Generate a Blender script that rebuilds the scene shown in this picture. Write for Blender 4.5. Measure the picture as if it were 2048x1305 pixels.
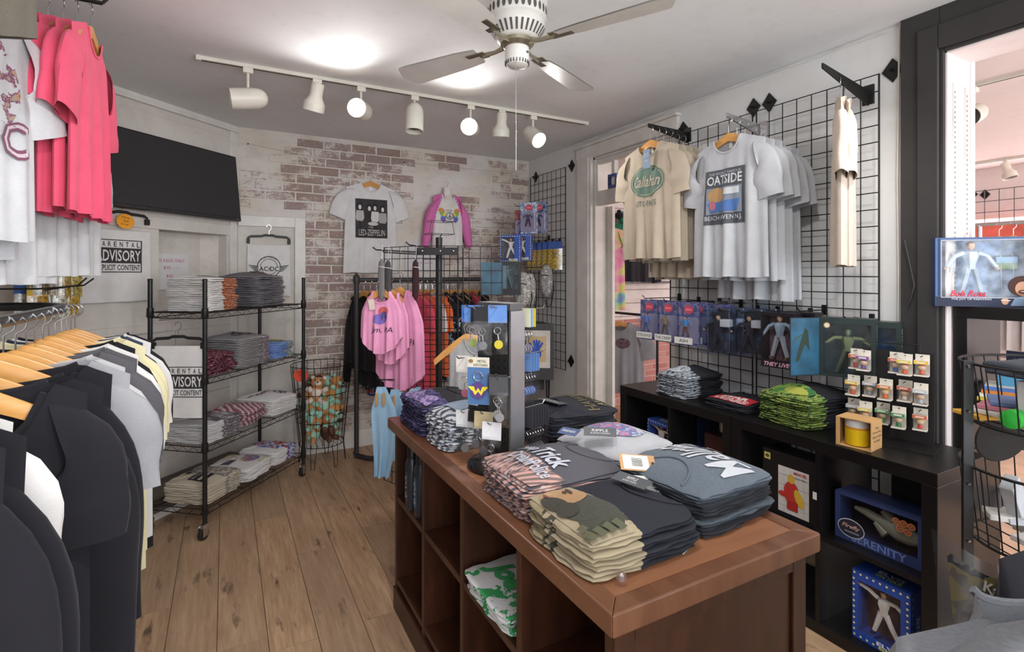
import bpy, bmesh, math, random
from mathutils import Vector as V, Matrix, noise
sc = bpy.context.scene
for o in list(bpy.data.objects): bpy.data.objects.remove(o)
COL = sc.collection
PI = math.pi
# ---------------------------------------------------------------- camera
F, CX, CY, H, TH = 1050.0, 1024.0, 548.0, 1.47, math.radians(28.66)
SN, CS = math.sin(TH), math.cos(TH)
cam = bpy.data.cameras.new('camera'); cam_o = bpy.data.objects.new('camera', cam); COL.objects.link(cam_o)
cam.sensor_width = 36; cam.lens = 36*F/2048; cam.shift_y = -(652.5-CY)/2048; cam.clip_start = .05
cam_o.location = (0, 0, H); cam_o.rotation_euler = (PI/2, 0, -TH); sc.camera = cam_o
# ---------------------------------------------------------------- world, light, exposure
w = bpy.data.worlds.new('sky'); sc.world = w; w.use_nodes = True
w.node_tree.nodes['Background'].inputs[0].default_value = (.85, .92, 1, 1)
w.node_tree.nodes['Background'].inputs[1].default_value = 1.0
vs = sc.view_settings; vs.view_transform = 'Standard'; vs.look = 'None'; vs.gamma = 1; vs.use_curve_mapping = False
vs.exposure = 0.36
def area(name, loc, rot, sx, sy, e, col=(1, 1, 1)):
    l = bpy.data.lights.new(name, 'AREA'); l.shape = 'RECTANGLE'; l.size = sx; l.size_y = sy; l.energy = e; l.color = col
    o = bpy.data.objects.new(name, l); o.location = loc; o.rotation_euler = rot; COL.objects.link(o); return o
area('fill_behind_camera', (.9, -1.62, 1.45), (PI/2, 0, 0), 3.2, 2.0, 84, (.94, .97, 1))  # fill light added behind the camera, as from an unseen shop front
area('fill_next_room_front', (5.0, -1.62, 1.5), (PI/2, 0, 0), 3.4, 2.0, 85, (1, .92, .91))  # added fill that brightens the next room from its unseen front
area('daylight_far_window', (7.15, 2.2, 1.6), (0, PI/2, 0), 1.6, 3.0, 40, (1, .92, .92))
def spot(name, loc, target, e, ang=100, blend=.8, size=.05, col=(1, .98, .96)):
    l = bpy.data.lights.new(name, 'SPOT'); l.energy = e; l.spot_size = math.radians(ang); l.spot_blend = blend
    l.shadow_soft_size = size; l.color = col
    o = bpy.data.objects.new(name, l); o.location = loc
    o.rotation_euler = (V(target)-V(loc)).to_track_quat('-Z', 'Y').to_euler(); COL.objects.link(o); return o
# ---------------------------------------------------------------- pixel helpers (direction only; the surface gives the distance)
def ray(x, y): u = (x-CX)/F; return V((SN+u*CS, CS-u*SN, (CY-y)/F))
O3 = V((0, 0, H))
def onX(x, y, X): r = ray(x, y); return O3+r*(X/r.x)
def onY(x, y, Y): r = ray(x, y); return O3+r*(Y/r.y)
def onZ(x, y, Z): r = ray(x, y); return O3+r*((Z-H)/r.z)
def at(x, y, d): return O3+ray(x, y)*d
# ---------------------------------------------------------------- materials
def lin(c): c /= 255.; return c/12.92 if c <= .04045 else ((c+.055)/1.055)**2.4
def hx(s): s = s.lstrip('#'); return tuple(lin(int(s[i:i+2], 16)) for i in (0, 2, 4))+(1,)
MATS = {}
class NT:
    def __init__(s, name):
        s.m = bpy.data.materials.new(name); s.m.use_nodes = True; s.t = s.m.node_tree; s.b = s.t.nodes['Principled BSDF']
    def n(s, typ, **kw):
        nd = s.t.nodes.new(typ)
        for k, v in kw.items(): setattr(nd, k, v)
        return nd
    def l(s, a, b): s.t.links.new(a, b)
    def noise(s, vec, scale, detail=3, rough=.55):
        nd = s.n('ShaderNodeTexNoise'); nd.inputs['Scale'].default_value = scale; nd.inputs['Detail'].default_value = detail
        nd.inputs['Roughness'].default_value = rough
        if vec is not None: s.l(vec, nd.inputs['Vector'])
        return nd.outputs['Fac']
    def coord(s, kind='Object', scale=None, loc=None):
        if kind == 'World': o = s.n('ShaderNodeNewGeometry').outputs['Position']
        else: o = s.n('ShaderNodeTexCoord').outputs[kind]
        if scale or loc:
            mp = s.n('ShaderNodeMapping'); s.l(o, mp.inputs[0])
            if scale: mp.inputs['Scale'].default_value = scale
            if loc: mp.inputs['Location'].default_value = loc
            o = mp.outputs[0]
        return o
    def ramp(s, fac, stops):
        r = s.n('ShaderNodeValToRGB'); e = r.color_ramp.elements
        while len(e) < len(stops): e.new(.5)
        for k, (p, c) in enumerate(stops): e[k].position = p; e[k].color = hx(c) if isinstance(c, str) else (c, c, c, 1)
        s.l(fac, r.inputs[0]); return r.outputs[0]
    def mix(s, fac, a, b, typ='MIX'):
        m = s.n('ShaderNodeMix', data_type='RGBA', blend_type=typ)
        for k, v in ((0, fac), (6, a), (7, b)):
            if hasattr(v, 'is_linked'): s.l(v, m.inputs[k])
            else: m.inputs[k].default_value = hx(v) if isinstance(v, str) else v
        return m.outputs[2]
    def math(s, op, a, b=0):
        m = s.n('ShaderNodeMath', operation=op)
        for k, v in ((0, a), (1, b)):
            if hasattr(v, 'is_linked'): s.l(v, m.inputs[k])
            else: m.inputs[k].default_value = v
        return m.outputs[0]
    def bump(s, h, st=.3, dist=.002):
        b = s.n('ShaderNodeBump'); b.inputs['Strength'].default_value = st; b.inputs['Distance'].default_value = dist
        s.l(h, b.inputs['Height']); s.l(b.outputs[0], s.b.inputs['Normal'])
    def done(s, col=None, rough=.6, metal=0, spec=.4):
        if col is not None:
            if hasattr(col, 'is_linked'): s.l(col, s.b.inputs['Base Color'])
            else: s.b.inputs['Base Color'].default_value = col
        s.b.inputs['Roughness'].default_value = rough; s.b.inputs['Metallic'].default_value = metal
        s.b.inputs['Specular IOR Level'].default_value = spec; return s.m
def dk(hexs, f): # multiply an sRGB hex
    s = hexs.lstrip('#'); return '#'+''.join('%02x' % max(0, min(255, int(int(s[i:i+2], 16)*f))) for i in (0, 2, 4))
def paint(hexs, rough=.5, metal=0, var=.06, scale=9, spec=.4):
    k = ('paint', hexs, rough, metal, var)
    if k not in MATS:
        t = NT('paint_'+hexs); f = t.noise(t.coord('Object'), scale, 4)
        MATS[k] = t.done(t.ramp(f, [(.3, dk(hexs, 1-var)), (.7, dk(hexs, 1+var))]), rough, metal, spec)
    return MATS[k]
def cloth(hexs, heather=.06, scale=120):
    k = ('cloth', hexs, heather)
    if k not in MATS:
        t = NT('cloth_'+hexs); c = t.coord('Object'); f = t.noise(c, 14, 3); f2 = t.noise(t.coord('Object', (1, 1, 5)), scale, 2)
        col = t.mix(f2, dk(hexs, 1-heather*1.6), dk(hexs, 1+heather*1.6)); col = t.mix(.25, col, t.ramp(f, [(.3, dk(hexs, .88)), (.7, dk(hexs, 1.08))]))
        t.bump(f2, .12, .001); t.b.inputs['Sheen Weight'].default_value = .08
        MATS[k] = t.done(col, .92, 0, .15)
    return MATS[k]
def wood(name, a, b, c, rough=.4, sc=(1, 1, 8), scale=6, spec=.4):
    k = ('wood', name)
    if k not in MATS:
        t = NT('wood_'+name); inv = tuple(1.0/x if x else 1 for x in sc); co = t.coord('Object', tuple(inv[i]*4 for i in range(3)))
        f = t.noise(co, scale, 6, .65); f2 = t.noise(t.coord('Object'), 3, 2)
        col = t.ramp(f, [(.25, a), (.5, b), (.75, c)]); col = t.mix(t.math('MULTIPLY', f2, .35), col, a)
        t.bump(f, .08, .001); MATS[k] = t.done(col, rough, 0, spec)
    return MATS[k]
def emit(name, col, st):
    k = ('emit', name)
    if k not in MATS:
        t = NT('emit_'+name); t.b.inputs['Emission Color'].default_value = hx(col); t.b.inputs['Emission Strength'].default_value = st
        MATS[k] = t.done(hx(col), .5)
    return MATS[k]
def clear(tint='#ffffff', fac=.12, name='clear'):
    k = ('clear', tint, fac)
    if k not in MATS:
        t = NT(name+'_plastic'); tr = t.n('ShaderNodeBsdfTransparent'); tr.inputs[0].default_value = hx(tint)
        gl = t.n('ShaderNodeBsdfGlossy'); gl.inputs['Roughness'].default_value = .22; gl.inputs[0].default_value = (.9, .92, .95, 1)
        mx = t.n('ShaderNodeMixShader'); fr = t.noise(t.coord('Object'), 25, 2)
        t.l(t.ramp(fr, [(.35, fac*.4), (.75, fac*1.2)]), mx.inputs[0]); t.l(tr.outputs[0], mx.inputs[1]); t.l(gl.outputs[0], mx.inputs[2])
        t.l(mx.outputs[0], t.t.nodes['Material Output'].inputs[0]); MATS[k] = t.m
    return MATS[k]
def printed(base, cols, scale=18, cut=.5, axis=None, lim=0., soft=.02, heather=.05, stretch=(1, 1, 1)):
    """cloth with an all-over ink print; with axis, only where coordinate*sign is past lim (object space)"""
    k = ('pr', base, tuple(cols), scale, cut, axis, lim, stretch)
    if k not in MATS:
        t = NT('printed_cloth'); c = t.coord('Object', stretch); f = t.noise(c, scale, 4, .6)
        st = [(0, base), (cut, base)]; n = len(cols)
        for i, q in enumerate(cols): st += [(cut+.01+(.24*i/n), q), (cut+.01+(.24*(i+.9)/n), q)]
        ink = t.ramp(f, st); col = ink
        f2 = t.noise(t.coord('Object', (1, 1, 5)), 120, 2)
        if axis:
            sp = t.n('ShaderNodeSeparateXYZ'); t.l(t.coord('Object'), sp.inputs[0]); v = sp.outputs['xyz'.index(axis[1])]
            if axis[0] == '-': v = t.math('MULTIPLY', v, -1)
            v = t.math('ADD', v, t.math('MULTIPLY', t.noise(t.coord('Object'), 22, 3), .05))
            m = t.math('GREATER_THAN', v, lim+.025); col = t.mix(m, base, ink)
        col = t.mix(.3, col, t.mix(f2, dk(base, 1-heather), dk(base, 1+heather)), 'MULTIPLY') if False else col
        t.bump(f2, .1, .001); MATS[k] = t.done(col, .9, 0, .15)
    return MATS[k]
def stripes(a, b, freq, dirv=(1, 0, 0), dist=2.0):
    k = ('st', a, b, freq, dirv)
    if k not in MATS:
        t = NT('striped_cloth'); wv = t.n('ShaderNodeTexWave'); wv.inputs['Scale'].default_value = freq; wv.inputs['Distortion'].default_value = dist
        wv.inputs['Detail'].default_value = 2; mp = t.n('ShaderNodeMapping'); t.l(t.coord('Object'), mp.inputs[0]); mp.inputs['Rotation'].default_value = dirv
        t.l(mp.outputs[0], wv.inputs[0]); MATS[k] = t.done(t.ramp(wv.outputs['Fac'], [(.42, a), (.55, b)]), .9, 0, .15)
    return MATS[k]
BLACK = lambda: paint('#191818', .38)
BLKM = lambda: paint('#161616', .45, 0, .1)
CHROME = lambda: paint('#c9c9cc', .18, 1, .02)
WHITEP = lambda: paint('#dcd9d3', .45)
# ---------------------------------------------------------------- mesh builder
class MB:
    def __init__(s): s.v = []; s.f = []; s.m = []
    def add(s, vs, fs, mi=0, T=None):
        o = len(s.v); s.v += [tuple(T @ V(p)) if T else tuple(p) for p in vs]
        for f in fs: s.f.append([i+o for i in f]); s.m.append(mi)
        return s
    def box(s, c, d, mi=0, T=None):
        x, y, z = d[0]/2, d[1]/2, d[2]/2
        vs = [(c[0]+a*x, c[1]+b*y, c[2]+e*z) for e in (-1, 1) for a, b in ((-1, -1), (1, -1), (1, 1), (-1, 1))]
        return s.add(vs, [(3, 2, 1, 0), (4, 5, 6, 7), (0, 1, 5, 4), (1, 2, 6, 5), (2, 3, 7, 6), (3, 0, 4, 7)], mi, T)
    def bb(s, a, b, mi=0, T=None):
        return s.box([(a[i]+b[i])/2 for i in range(3)], [abs(b[i]-a[i]) for i in range(3)], mi, T)
    def tube(s, pts, r, n=6, mi=0, closed=False, cap=True, T=None, flat=1.0):
        P = [V(p) for p in pts]; N = len(P); vs = []; up = None
        for i, p in enumerate(P):
            if closed: t = P[(i+1) % N]-P[i-1]
            else: t = P[min(i+1, N-1)]-P[max(i-1, 0)]
            t = t.normalized() if t.length > 1e-9 else V((0, 0, 1))
            if up is None: up = V((0, 0, 1)) if abs(t.z) < .9 else V((1, 0, 0))
            a = (up-t*up.dot(t)); a = a.normalized() if a.length > 1e-6 else t.orthogonal().normalized(); up = a; b = t.cross(a)
            rr = r[i] if hasattr(r, '__len__') else r
            for k in range(n): q = 2*PI*k/n; vs.append(p+a*(math.cos(q)*rr)+b*(math.sin(q)*rr*flat))
        fs = []
        for i in range(N if closed else N-1):
            j = (i+1) % N
            for k in range(n): fs.append((i*n+k, i*n+(k+1) % n, j*n+(k+1) % n, j*n+k))
        if cap and not closed: fs += [tuple(range(n))[::-1], tuple((N-1)*n+k for k in range(n))]
        return s.add(vs, fs, mi, T)
    def lathe(s, prof, n=16, mi=0, T=None, cap=True):
        vs = [(r*math.cos(2*PI*k/n), r*math.sin(2*PI*k/n), z) for r, z in prof for k in range(n)]
        fs = [(i*n+k, i*n+(k+1) % n, (i+1)*n+(k+1) % n, (i+1)*n+k) for i in range(len(prof)-1) for k in range(n)]
        if cap: fs += [tuple(range(n))[::-1], tuple((len(prof)-1)*n+k for k in range(n))]
        return s.add(vs, fs, mi, T)
    def prism(s, poly, y0, y1, mi=0, T=None):
        n = len(poly); vs = [(x, y0, z) for x, z in poly]+[(x, y1, z) for x, z in poly]
        fs = [tuple(range(n)), tuple(range(2*n-1, n-1, -1))]+[((i+1) % n, i, n+i, n+(i+1) % n) for i in range(n)]
        return s.add(vs, fs, mi, T)
    def grid(s, fn, nu, nv, mi=0, wrap=False, T=None, flip=False):
        vs = [fn(i/nu, j/nv) for j in range(nv+1) for i in range(nu+(0 if wrap else 1))]; W = nu if wrap else nu+1
        fs = [(j*W+i, j*W+(i+1) % W, (j+1)*W+(i+1) % W, (j+1)*W+i) for j in range(nv) for i in range(nu)]
        if flip: fs = [f[::-1] for f in fs]
        return s.add(vs, fs, mi, T)
    def ball(s, c, r, n=10, mi=0, sz=(1, 1, 1), T=None):
        M = Matrix.Translation(c) @ Matrix.Diagonal((*sz, 1)); M = T @ M if T else M
        return s.lathe([(r*math.sin(PI*(i+.02)/(n*.6+.04)) if 0 < i < int(n*.6) else r*.05, -r*math.cos(PI*i/int(n*.6))) for i in range(int(n*.6)+1)], n, mi, M)
    def mesh(s, name, mats, smooth=40):
        me = bpy.data.meshes.new(name); me.from_pydata(s.v, [], s.f)
        for m in (mats if isinstance(mats, (list, tuple)) else [mats]): me.materials.append(m)
        me.polygons.foreach_set('material_index', s.m)
        if smooth:
            me.polygons.foreach_set('use_smooth', [True]*len(s.f)); me.set_sharp_from_angle(angle=math.radians(smooth))
        me.update(); return me
    def build(s, name, mats, parent=None, loc=None, rz=0, smooth=40, bevel=0, M=None):
        o = bpy.data.objects.new(name, s.mesh(name, mats, smooth)); COL.objects.link(o)
        if parent: o.parent = parent
        if M is not None: o.matrix_local = M
        else:
            if loc is not None: o.location = loc
            o.rotation_euler.z = rz
        if bevel:
            b = o.modifiers.new('bevel', 'BEVEL'); b.width = bevel; b.segments = 2; b.limit_method = 'ANGLE'
        return o
def tag(o, label, cat, group=None, kind=None):
    o['label'] = label; o['category'] = cat
    if group: o['group'] = group
    if kind: o['kind'] = kind
    return o
def struct(o): o['kind'] = 'structure'; return o
def thing(name, label, cat, loc=(0, 0, 0), rz=0, group=None, M=None):
    o = bpy.data.objects.new(name, None); COL.objects.link(o); o.empty_display_size = .05
    if M is not None: o.matrix_local = M
    else: o.location = loc; o.rotation_euler.z = rz
    return tag(o, label, cat, group)
KIDS = {}
def dup(o, parent=None, label=None, group=None):
    c = o.copy(); COL.objects.link(c); c.parent = parent
    if label: c['label'] = label
    if group: c['group'] = group
    for ch in [x for x in COL.objects if x.parent == o]: dup(ch, c)
    return c
def put(o, loc, rz=0, M=None):
    if M is not None: o.matrix_local = M
    else: o.location = loc; o.rotation_euler = (0, 0, rz)
    return o
def join(o, parent, PM): # make a world-space mesh a part of a thing that stands at PM
    for k in ('label', 'category', 'group'):
        if k in o: del o[k]
    o.parent = parent; o.matrix_local = PM.inverted(); return o
def TR(loc=(0, 0, 0), rz=0, rx=0, ry=0, s=1):
    return Matrix.Translation(loc) @ Matrix.Rotation(rz, 4, 'Z') @ Matrix.Rotation(ry, 4, 'Y') @ Matrix.Rotation(rx, 4, 'X') @ Matrix.Scale(s, 4)
def arc(c, r, a0, a1, n, pl='xz'):
    out = []
    for i in range(n+1):
        a = a0+(a1-a0)*i/n; p = [c[0], c[1], c[2]]; p['xyz'.index(pl[0])] += r*math.cos(a); p['xyz'.index(pl[1])] += r*math.sin(a); out.append(tuple(p))
    return out
def nz(x, y=0, z=0): return noise.noise(V((x, y, z)))
# ---------------------------------------------------------------- flat prints
_font = {}
def subdiv2(vs, fs, maxlen, rounds=3):
    bm = bmesh.new(); bv = [bm.verts.new((x, y, 0)) for x, y in vs]
    for f in fs:
        try: bm.faces.new([bv[i] for i in f])
        except ValueError: pass
    bmesh.ops.triangulate(bm, faces=bm.faces[:])
    for _ in range(rounds):
        el = [e for e in bm.edges if e.calc_length() > maxlen]
        if not el: break
        bmesh.ops.subdivide_edges(bm, edges=el, cuts=1); bmesh.ops.triangulate(bm, faces=[f for f in bm.faces if len(f.verts) > 3])
    bm.verts.index_update(); out = [(v.co.x, v.co.y) for v in bm.verts], [tuple(v.index for v in f.verts) for f in bm.faces]; bm.free(); return out
def textmesh(s, shear=0, bold=0):
    k = (s, shear, bold)
    if k not in _font:
        c = bpy.data.curves.new('lettering', 'FONT'); c.body = s; c.align_x = 'CENTER'; c.align_y = 'CENTER'; c.resolution_u = 2; c.shear = shear; c.offset = bold
        o = bpy.data.objects.new('lettering', c); me = bpy.data.meshes.new_from_object(o)
        vs = [(v.co.x, v.co.y) for v in me.vertices]; fs = [tuple(p.vertices) for p in me.polygons]
        bpy.data.objects.remove(o); bpy.data.curves.remove(c); bpy.data.meshes.remove(me)
        if vs: vs, fs = subdiv2(vs, fs, .16, 3)
        if vs:
            x0, x1 = min(v[0] for v in vs), max(v[0] for v in vs); y0, y1 = min(v[1] for v in vs), max(v[1] for v in vs)
        else: x0 = x1 = y0 = y1 = 0
        _font[k] = ([(x-(x0+x1)/2, y-(y0+y1)/2) for x, y in vs], fs, max(x1-x0, 1e-4), max(y1-y0, 1e-4))
    return _font[k]
class Pr:
    """flat ink shapes mapped through mp(x, y, e) onto a surface; e is the lift of the layer"""
    def __init__(s, mp, eps=.0012): s.b = MB(); s.mp = mp; s.mats = []; s.keys = []; s.eps = eps; s.lay = 0
    def mi(s, col):
        if col not in s.keys:
            s.keys.append(col); s.mats.append(col if not isinstance(col, str) else paint(col, .7, 0, .03))
        return s.keys.index(col)
    def e(s): s.lay += 1; return s.eps*(1+.35*s.lay)
    def raw(s, vs, fs, col, e): s.b.add([s.mp(x, y, e) for x, y in vs], fs, s.mi(col)); return s
    def rect(s, cx, cy, w, h, col, n=6, rot=0):
        e = s.e(); c, q = math.cos(rot), math.sin(rot); vs = []
        if n > 2: n = max(n, math.ceil(max(abs(w), abs(h))/.012))
        for j in range(n+1):
            for i in range(n+1): a, b = (i/n-.5)*w, (j/n-.5)*h; vs.append((cx+a*c-b*q, cy+a*q+b*c))
        return s.raw(vs, [(j*(n+1)+i, j*(n+1)+i+1, (j+1)*(n+1)+i+1, (j+1)*(n+1)+i) for j in range(n) for i in range(n)], col, e)
    def ell(s, cx, cy, rx, ry, col, n=20, rot=0, k=3):
        e = s.e(); c, q = math.cos(rot), math.sin(rot); vs = [(cx, cy)]; R_ = max(abs(rx), abs(ry))
        if k > 1: k = max(2, math.ceil(R_/.012)); n = max(n, math.ceil(2*PI*R_/.014))
        for j in range(1, k+1):
            for i in range(n): a, b = rx*j/k*math.cos(2*PI*i/n), ry*j/k*math.sin(2*PI*i/n); vs.append((cx+a*c-b*q, cy+a*q+b*c))
        fs = [(0, 1+i, 1+(i+1) % n) for i in range(n)]
        for j in range(k-1): fs += [(1+j*n+i, 1+(j+1)*n+i, 1+(j+1)*n+(i+1) % n, 1+j*n+(i+1) % n) for i in range(n)]
        return s.raw(vs, fs, col, e)
    def ring(s, cx, cy, rx, ry, t, col, n=28, a0=0, a1=2*PI):
        e = s.e(); vs = []
        for i in range(n+1):
            a = a0+(a1-a0)*i/n
            for f in (1, 1-t): vs.append((cx+rx*f*math.cos(a), cy+ry*f*math.sin(a)))
        return s.raw(vs, [(2*i, 2*i+2, 2*i+3, 2*i+1) for i in range(n)], col, e)
    def poly(s, pts, col): e = s.e(); v, f = subdiv2(pts, [tuple(range(len(pts)))], .014, 4); return s.raw(v, f, col, e)
    def line(s, pts, t, col):
        e = s.e(); vs = []; n = len(pts)
        for i, p in enumerate(pts):
            a, b = pts[max(0, i-1)], pts[min(n-1, i+1)]; dx, dy = b[0]-a[0], b[1]-a[1]; L = math.hypot(dx, dy) or 1
            vs += [(p[0]-dy/L*t/2, p[1]+dx/L*t/2), (p[0]+dy/L*t/2, p[1]-dx/L*t/2)]
        return s.raw(vs, [(2*i, 2*i+2, 2*i+3, 2*i+1) for i in range(n-1)], col, e)
    def text(s, t, cx, cy, w, h, col, rot=0, shear=0, bold=0, bend=0):
        vs, fs, W, Hh = textmesh(t, shear, bold); e = s.e(); c, q = math.cos(rot), math.sin(rot); out = []
        for x, y in vs:
            a, b = x/W*w, y/Hh*h
            if bend: r = 1.0/bend; th = a*bend; a, b = (r+b)*math.sin(th), (r+b)*math.cos(th)-r
            out.append((cx+a*c-b*q, cy+a*q+b*c))
        return s.raw(out, fs, col, e)
    def build(s, parent, name='print', M=None): return s.b.build(name, s.mats, parent, smooth=0, M=M)
# ================================================================ the room
ZC = 2.60; XR = 2.68; YB = 4.55; XL = -1.30; YF = -1.70; XR2 = 2.88; XF = 7.2; YB2 = 4.60
KX, KY = .067, YB                       # where the slanted wall meets the brick wall
DV = V((-.72, -.694, 0)).normalized(); DN = V((-DV.y, DV.x, 0))*-1   # along the slanted wall, and its normal
if DN.y > 0: DN = -DN
def diag(s, z, off=0): return V((KX, KY, 0))+DV*s+DN*off+V((0, 0, z))   # s metres from the corner
def onD(px, py, off=0):
    r = ray(px, py); p0 = V((KX, KY, 0))+DN*off; return O3+r*((p0-O3).dot(DN)/r.dot(DN))
SD = (XL-KX)/DV.x; DYL = KY+DV.y*SD
# --- materials of the shell
def m_floor():
    t = NT('oak_plank'); oi = t.n('ShaderNodeObjectInfo'); rnd = oi.outputs['Random']
    cb = t.n('ShaderNodeCombineXYZ'); t.l(t.math('MULTIPLY', rnd, 37.), cb.inputs[0]); t.l(t.math('MULTIPLY', rnd, 91.), cb.inputs[1])
    def co(sx, sy):
        mp = t.n('ShaderNodeMapping'); t.l(t.coord('Object'), mp.inputs[0]); mp.inputs['Scale'].default_value = (sx, sy, 1)
        ad = t.n('ShaderNodeVectorMath', operation='ADD'); t.l(mp.outputs[0], ad.inputs[0]); t.l(cb.outputs[0], ad.inputs[1]); return ad.outputs[0]
    g = t.noise(co(26, 1.6), 2.2, 8, .72); broad = t.noise(co(5, .7), 2, 3); kn = t.noise(co(7, 1.7), 1.6, 4, .6); fine = t.noise(co(140, 4), 2, 3)
    col = t.ramp(g, [(.22, '#8a6a50'), (.42, '#b39170'), (.58, '#c7a785'), (.8, '#d9be9e')])
    col = t.mix(t.ramp(broad, [(.38, 0.), (.72, .5)]), col, '#8d6d52')
    col = t.mix(t.ramp(kn, [(.60, 0.), (.68, .85)]), col, '#4a3628')
    col = t.mix(t.ramp(fine, [(.55, 0.), (.8, .35)]), col, '#6a4c36')
    col = t.mix(t.ramp(rnd, [(0, .0), (1, .55)]), col, '#9c8570')
    t.bump(g, .12, .001); return t.done(col, .42, 0, .35)
def m_plaster(name, base, stain, amt=.35, scale=2.2, bs=.35):
    t = NT(name); c = t.coord('World'); f = t.noise(c, scale, 6, .62); f2 = t.noise(c, 14, 5, .65); f3 = t.noise(c, 60, 3)
    col = t.mix(t.ramp(f, [(.42, 0.), (.75, amt)]), base, stain); col = t.mix(t.ramp(f2, [(.5, 0.), (.8, amt*.6)]), col, dk(base, .8))
    t.bump(t.math('ADD', f2, t.math('MULTIPLY', f3, .3)), bs, .006); return t.done(col, .75, 0, .25)
def m_brick(mortar=False):
    t = NT('whitewashed_mortar' if mortar else 'whitewashed_brick'); c = t.coord('World')
    big = t.noise(c, 1.7, 4, .6); mid = t.noise(t.coord('World', (1, 1, 1.8)), 8, 5, .7); fin = t.noise(t.coord('World', (1, 1, 2.2)), 46, 6, .75); tone = t.noise(c, 3.1, 3)
    white = t.mix(t.ramp(tone, [(.35, 0.), (.7, 1.)]), '#dad5d1', '#d2c8ba')
    if mortar:
        col = t.mix(t.ramp(mid, [(.5, 0.), (.8, .5)]), white, '#a79d97'); t.bump(fin, .4, .004); return t.done(col, .8, 0, .2)
    red = t.ramp(fin, [(.3, '#665552'), (.5, '#8b6a64'), (.7, '#9c7b74')])
    oi = t.n('ShaderNodeObjectInfo').outputs['Random']
    s = t.math('ADD', t.math('ADD', t.math('MULTIPLY', big, .75), t.math('MULTIPLY', mid, 1.0)), t.math('ADD', t.math('MULTIPLY', fin, .85), t.math('MULTIPLY', oi, .2)))
    worn = t.ramp(t.math('DIVIDE', s, 2.8), [(.464, 0.), (.515, .85)])
    dust = t.ramp(mid, [(.45, 0.), (.75, .5)])
    col = t.mix(worn, white, t.mix(dust, red, '#a8a09d')); t.bump(t.math('ADD', fin, mid), .45, .005); return t.done(col, .8, 0, .2)
MF = m_floor(); MPL = m_plaster('old_white_plaster', '#d6d1ca', '#a99f94', .5); MWH = m_plaster('white_wall_paint', '#dcdcdb', '#c9c5c1', .3, 1.5, .12)
MCE = m_plaster('ceiling_paint', '#e6e6e7', '#dddddd', .3, 1.0, .04); MBR = m_brick(); MMO = m_brick(True); MPK = m_plaster('next_room_paint', '#e6dcdb', '#d9cccb', .3, 1., .1)
MTR = paint('#dbd8d2', .4, 0, .04); MBT = m_plaster('charcoal_trim_paint', '#3a3838', '#2f2d2d', .5, 4, .2)
# --- floor with its planks
fl = struct(MB().bb((XL-.1, YF, -.06), (XR2+.2, YB+.05, -.008)).build('floor', paint('#4b3a2c', .8), smooth=0))
rp = random.Random(5); pw = .18; k0 = int((XL+.028)/pw)-1
for k in range(k0, 17):
    x0 = -.028+k*pw; y = YF-rp.random()*1.2
    if x0 > XR+.1 or x0+pw < XL: continue
    while y < YB:
        y1 = y+1.22; a, b = max(y, YF), min(y1, YB); xa, xb = max(x0, XL), min(x0+pw, XR+.2)
        if b-a > .02:
            o = MB().bb((-(xb-xa)/2+.0012, -(b-a)/2+.0012, -.008), ((xb-xa)/2-.0012, (b-a)/2-.0012, 0)).build('plank', MF, fl, smooth=0)
            o.location = ((xa+xb)/2, (a+b)/2, rp.uniform(-.0004, .0004))
        y = y1
struct(MB().bb((XR2+.2, YF, -.06), (XF, YB2, 0)).build('floor_next_room', paint('#b59474', .5, 0, .15, 3), smooth=0))
# --- ceilings
struct(MB().bb((XL-.1, YF, ZC), (XR2, YB+.1, ZC+.1)).build('ceiling', MCE, smooth=0))
struct(MB().bb((XR2, YF, ZC), (XF+.1, YB2+.1, ZC+.1)).build('ceiling_next_room', MPK, smooth=0))
# --- wall behind the camera with an unseen opening added for the fill light, left wall
b = MB(); b.bb((XL, YF-.1, 0), (-.75, YF, ZC)); b.bb((2.55, YF-.1, 0), (XR2, YF, ZC)); b.bb((-.75, YF-.1, 0), (2.55, YF, .4)); b.bb((-.75, YF-.1, 2.5), (2.55, YF, ZC))
struct(b.build('wall_front', MWH, smooth=0))
struct(MB().bb((XL-.1, YF, 0), (XL, DYL+.1, ZC)).build('wall_left', MWH, smooth=0))
# --- slanted wall with the niche of the old chimney
WT = .28
def dbox(b, s0, s1, z0, z1, o0, o1, mi=0):
    vs = [diag(s, z, o) for z in (z0, z1) for s, o in ((s0, o0), (s1, o0), (s1, o1), (s0, o1))]
    return b.add(vs, [(3, 2, 1, 0), (4, 5, 6, 7), (0, 1, 5, 4), (1, 2, 6, 5), (2, 3, 7, 6), (3, 0, 4, 7)], mi)
NS0, NS1, NZ0, NZ1 = .08, .62, 1.16, 1.76
b = MB(); dbox(b, -.02, SD+.3, NZ1, ZC, -WT, 0); dbox(b, -.02, SD+.3, 0, NZ0, -WT, 0); dbox(b, NS1, SD+.3, NZ0, NZ1, -WT, 0); dbox(b, -.02, NS0, NZ0, NZ1, -WT, 0); dbox(b, NS0, NS1, NZ0, NZ1, -WT, -.16)
wd = struct(b.build('wall_slanted', MPL, smooth=0))
rb = random.Random(3)                                        # the uneven painted courses of the old chimney under the niche
z = .24
while z < 1.12:
    h = rb.uniform(.1, .17); s = .02
    while s < 1.5:
        L = rb.uniform(.3, .62); bb_ = MB(); dbox(bb_, s+.003, min(s+L, 1.55)-.003, z+.003, min(z+h, 1.15)-.003, -.01, rb.uniform(.004, .016)); o = bb_.build('stone_block', MPL, wd, smooth=0, bevel=.004); s += L
    z += h
for z0, z1 in ((1.76, 1.84), (2.36, 2.5)):
    bb_ = MB(); dbox(bb_, -.005, 1.5, z0, z1, -.01, .012); bb_.build('wood_lintel', MPL, wd, smooth=0, bevel=.004)
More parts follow.
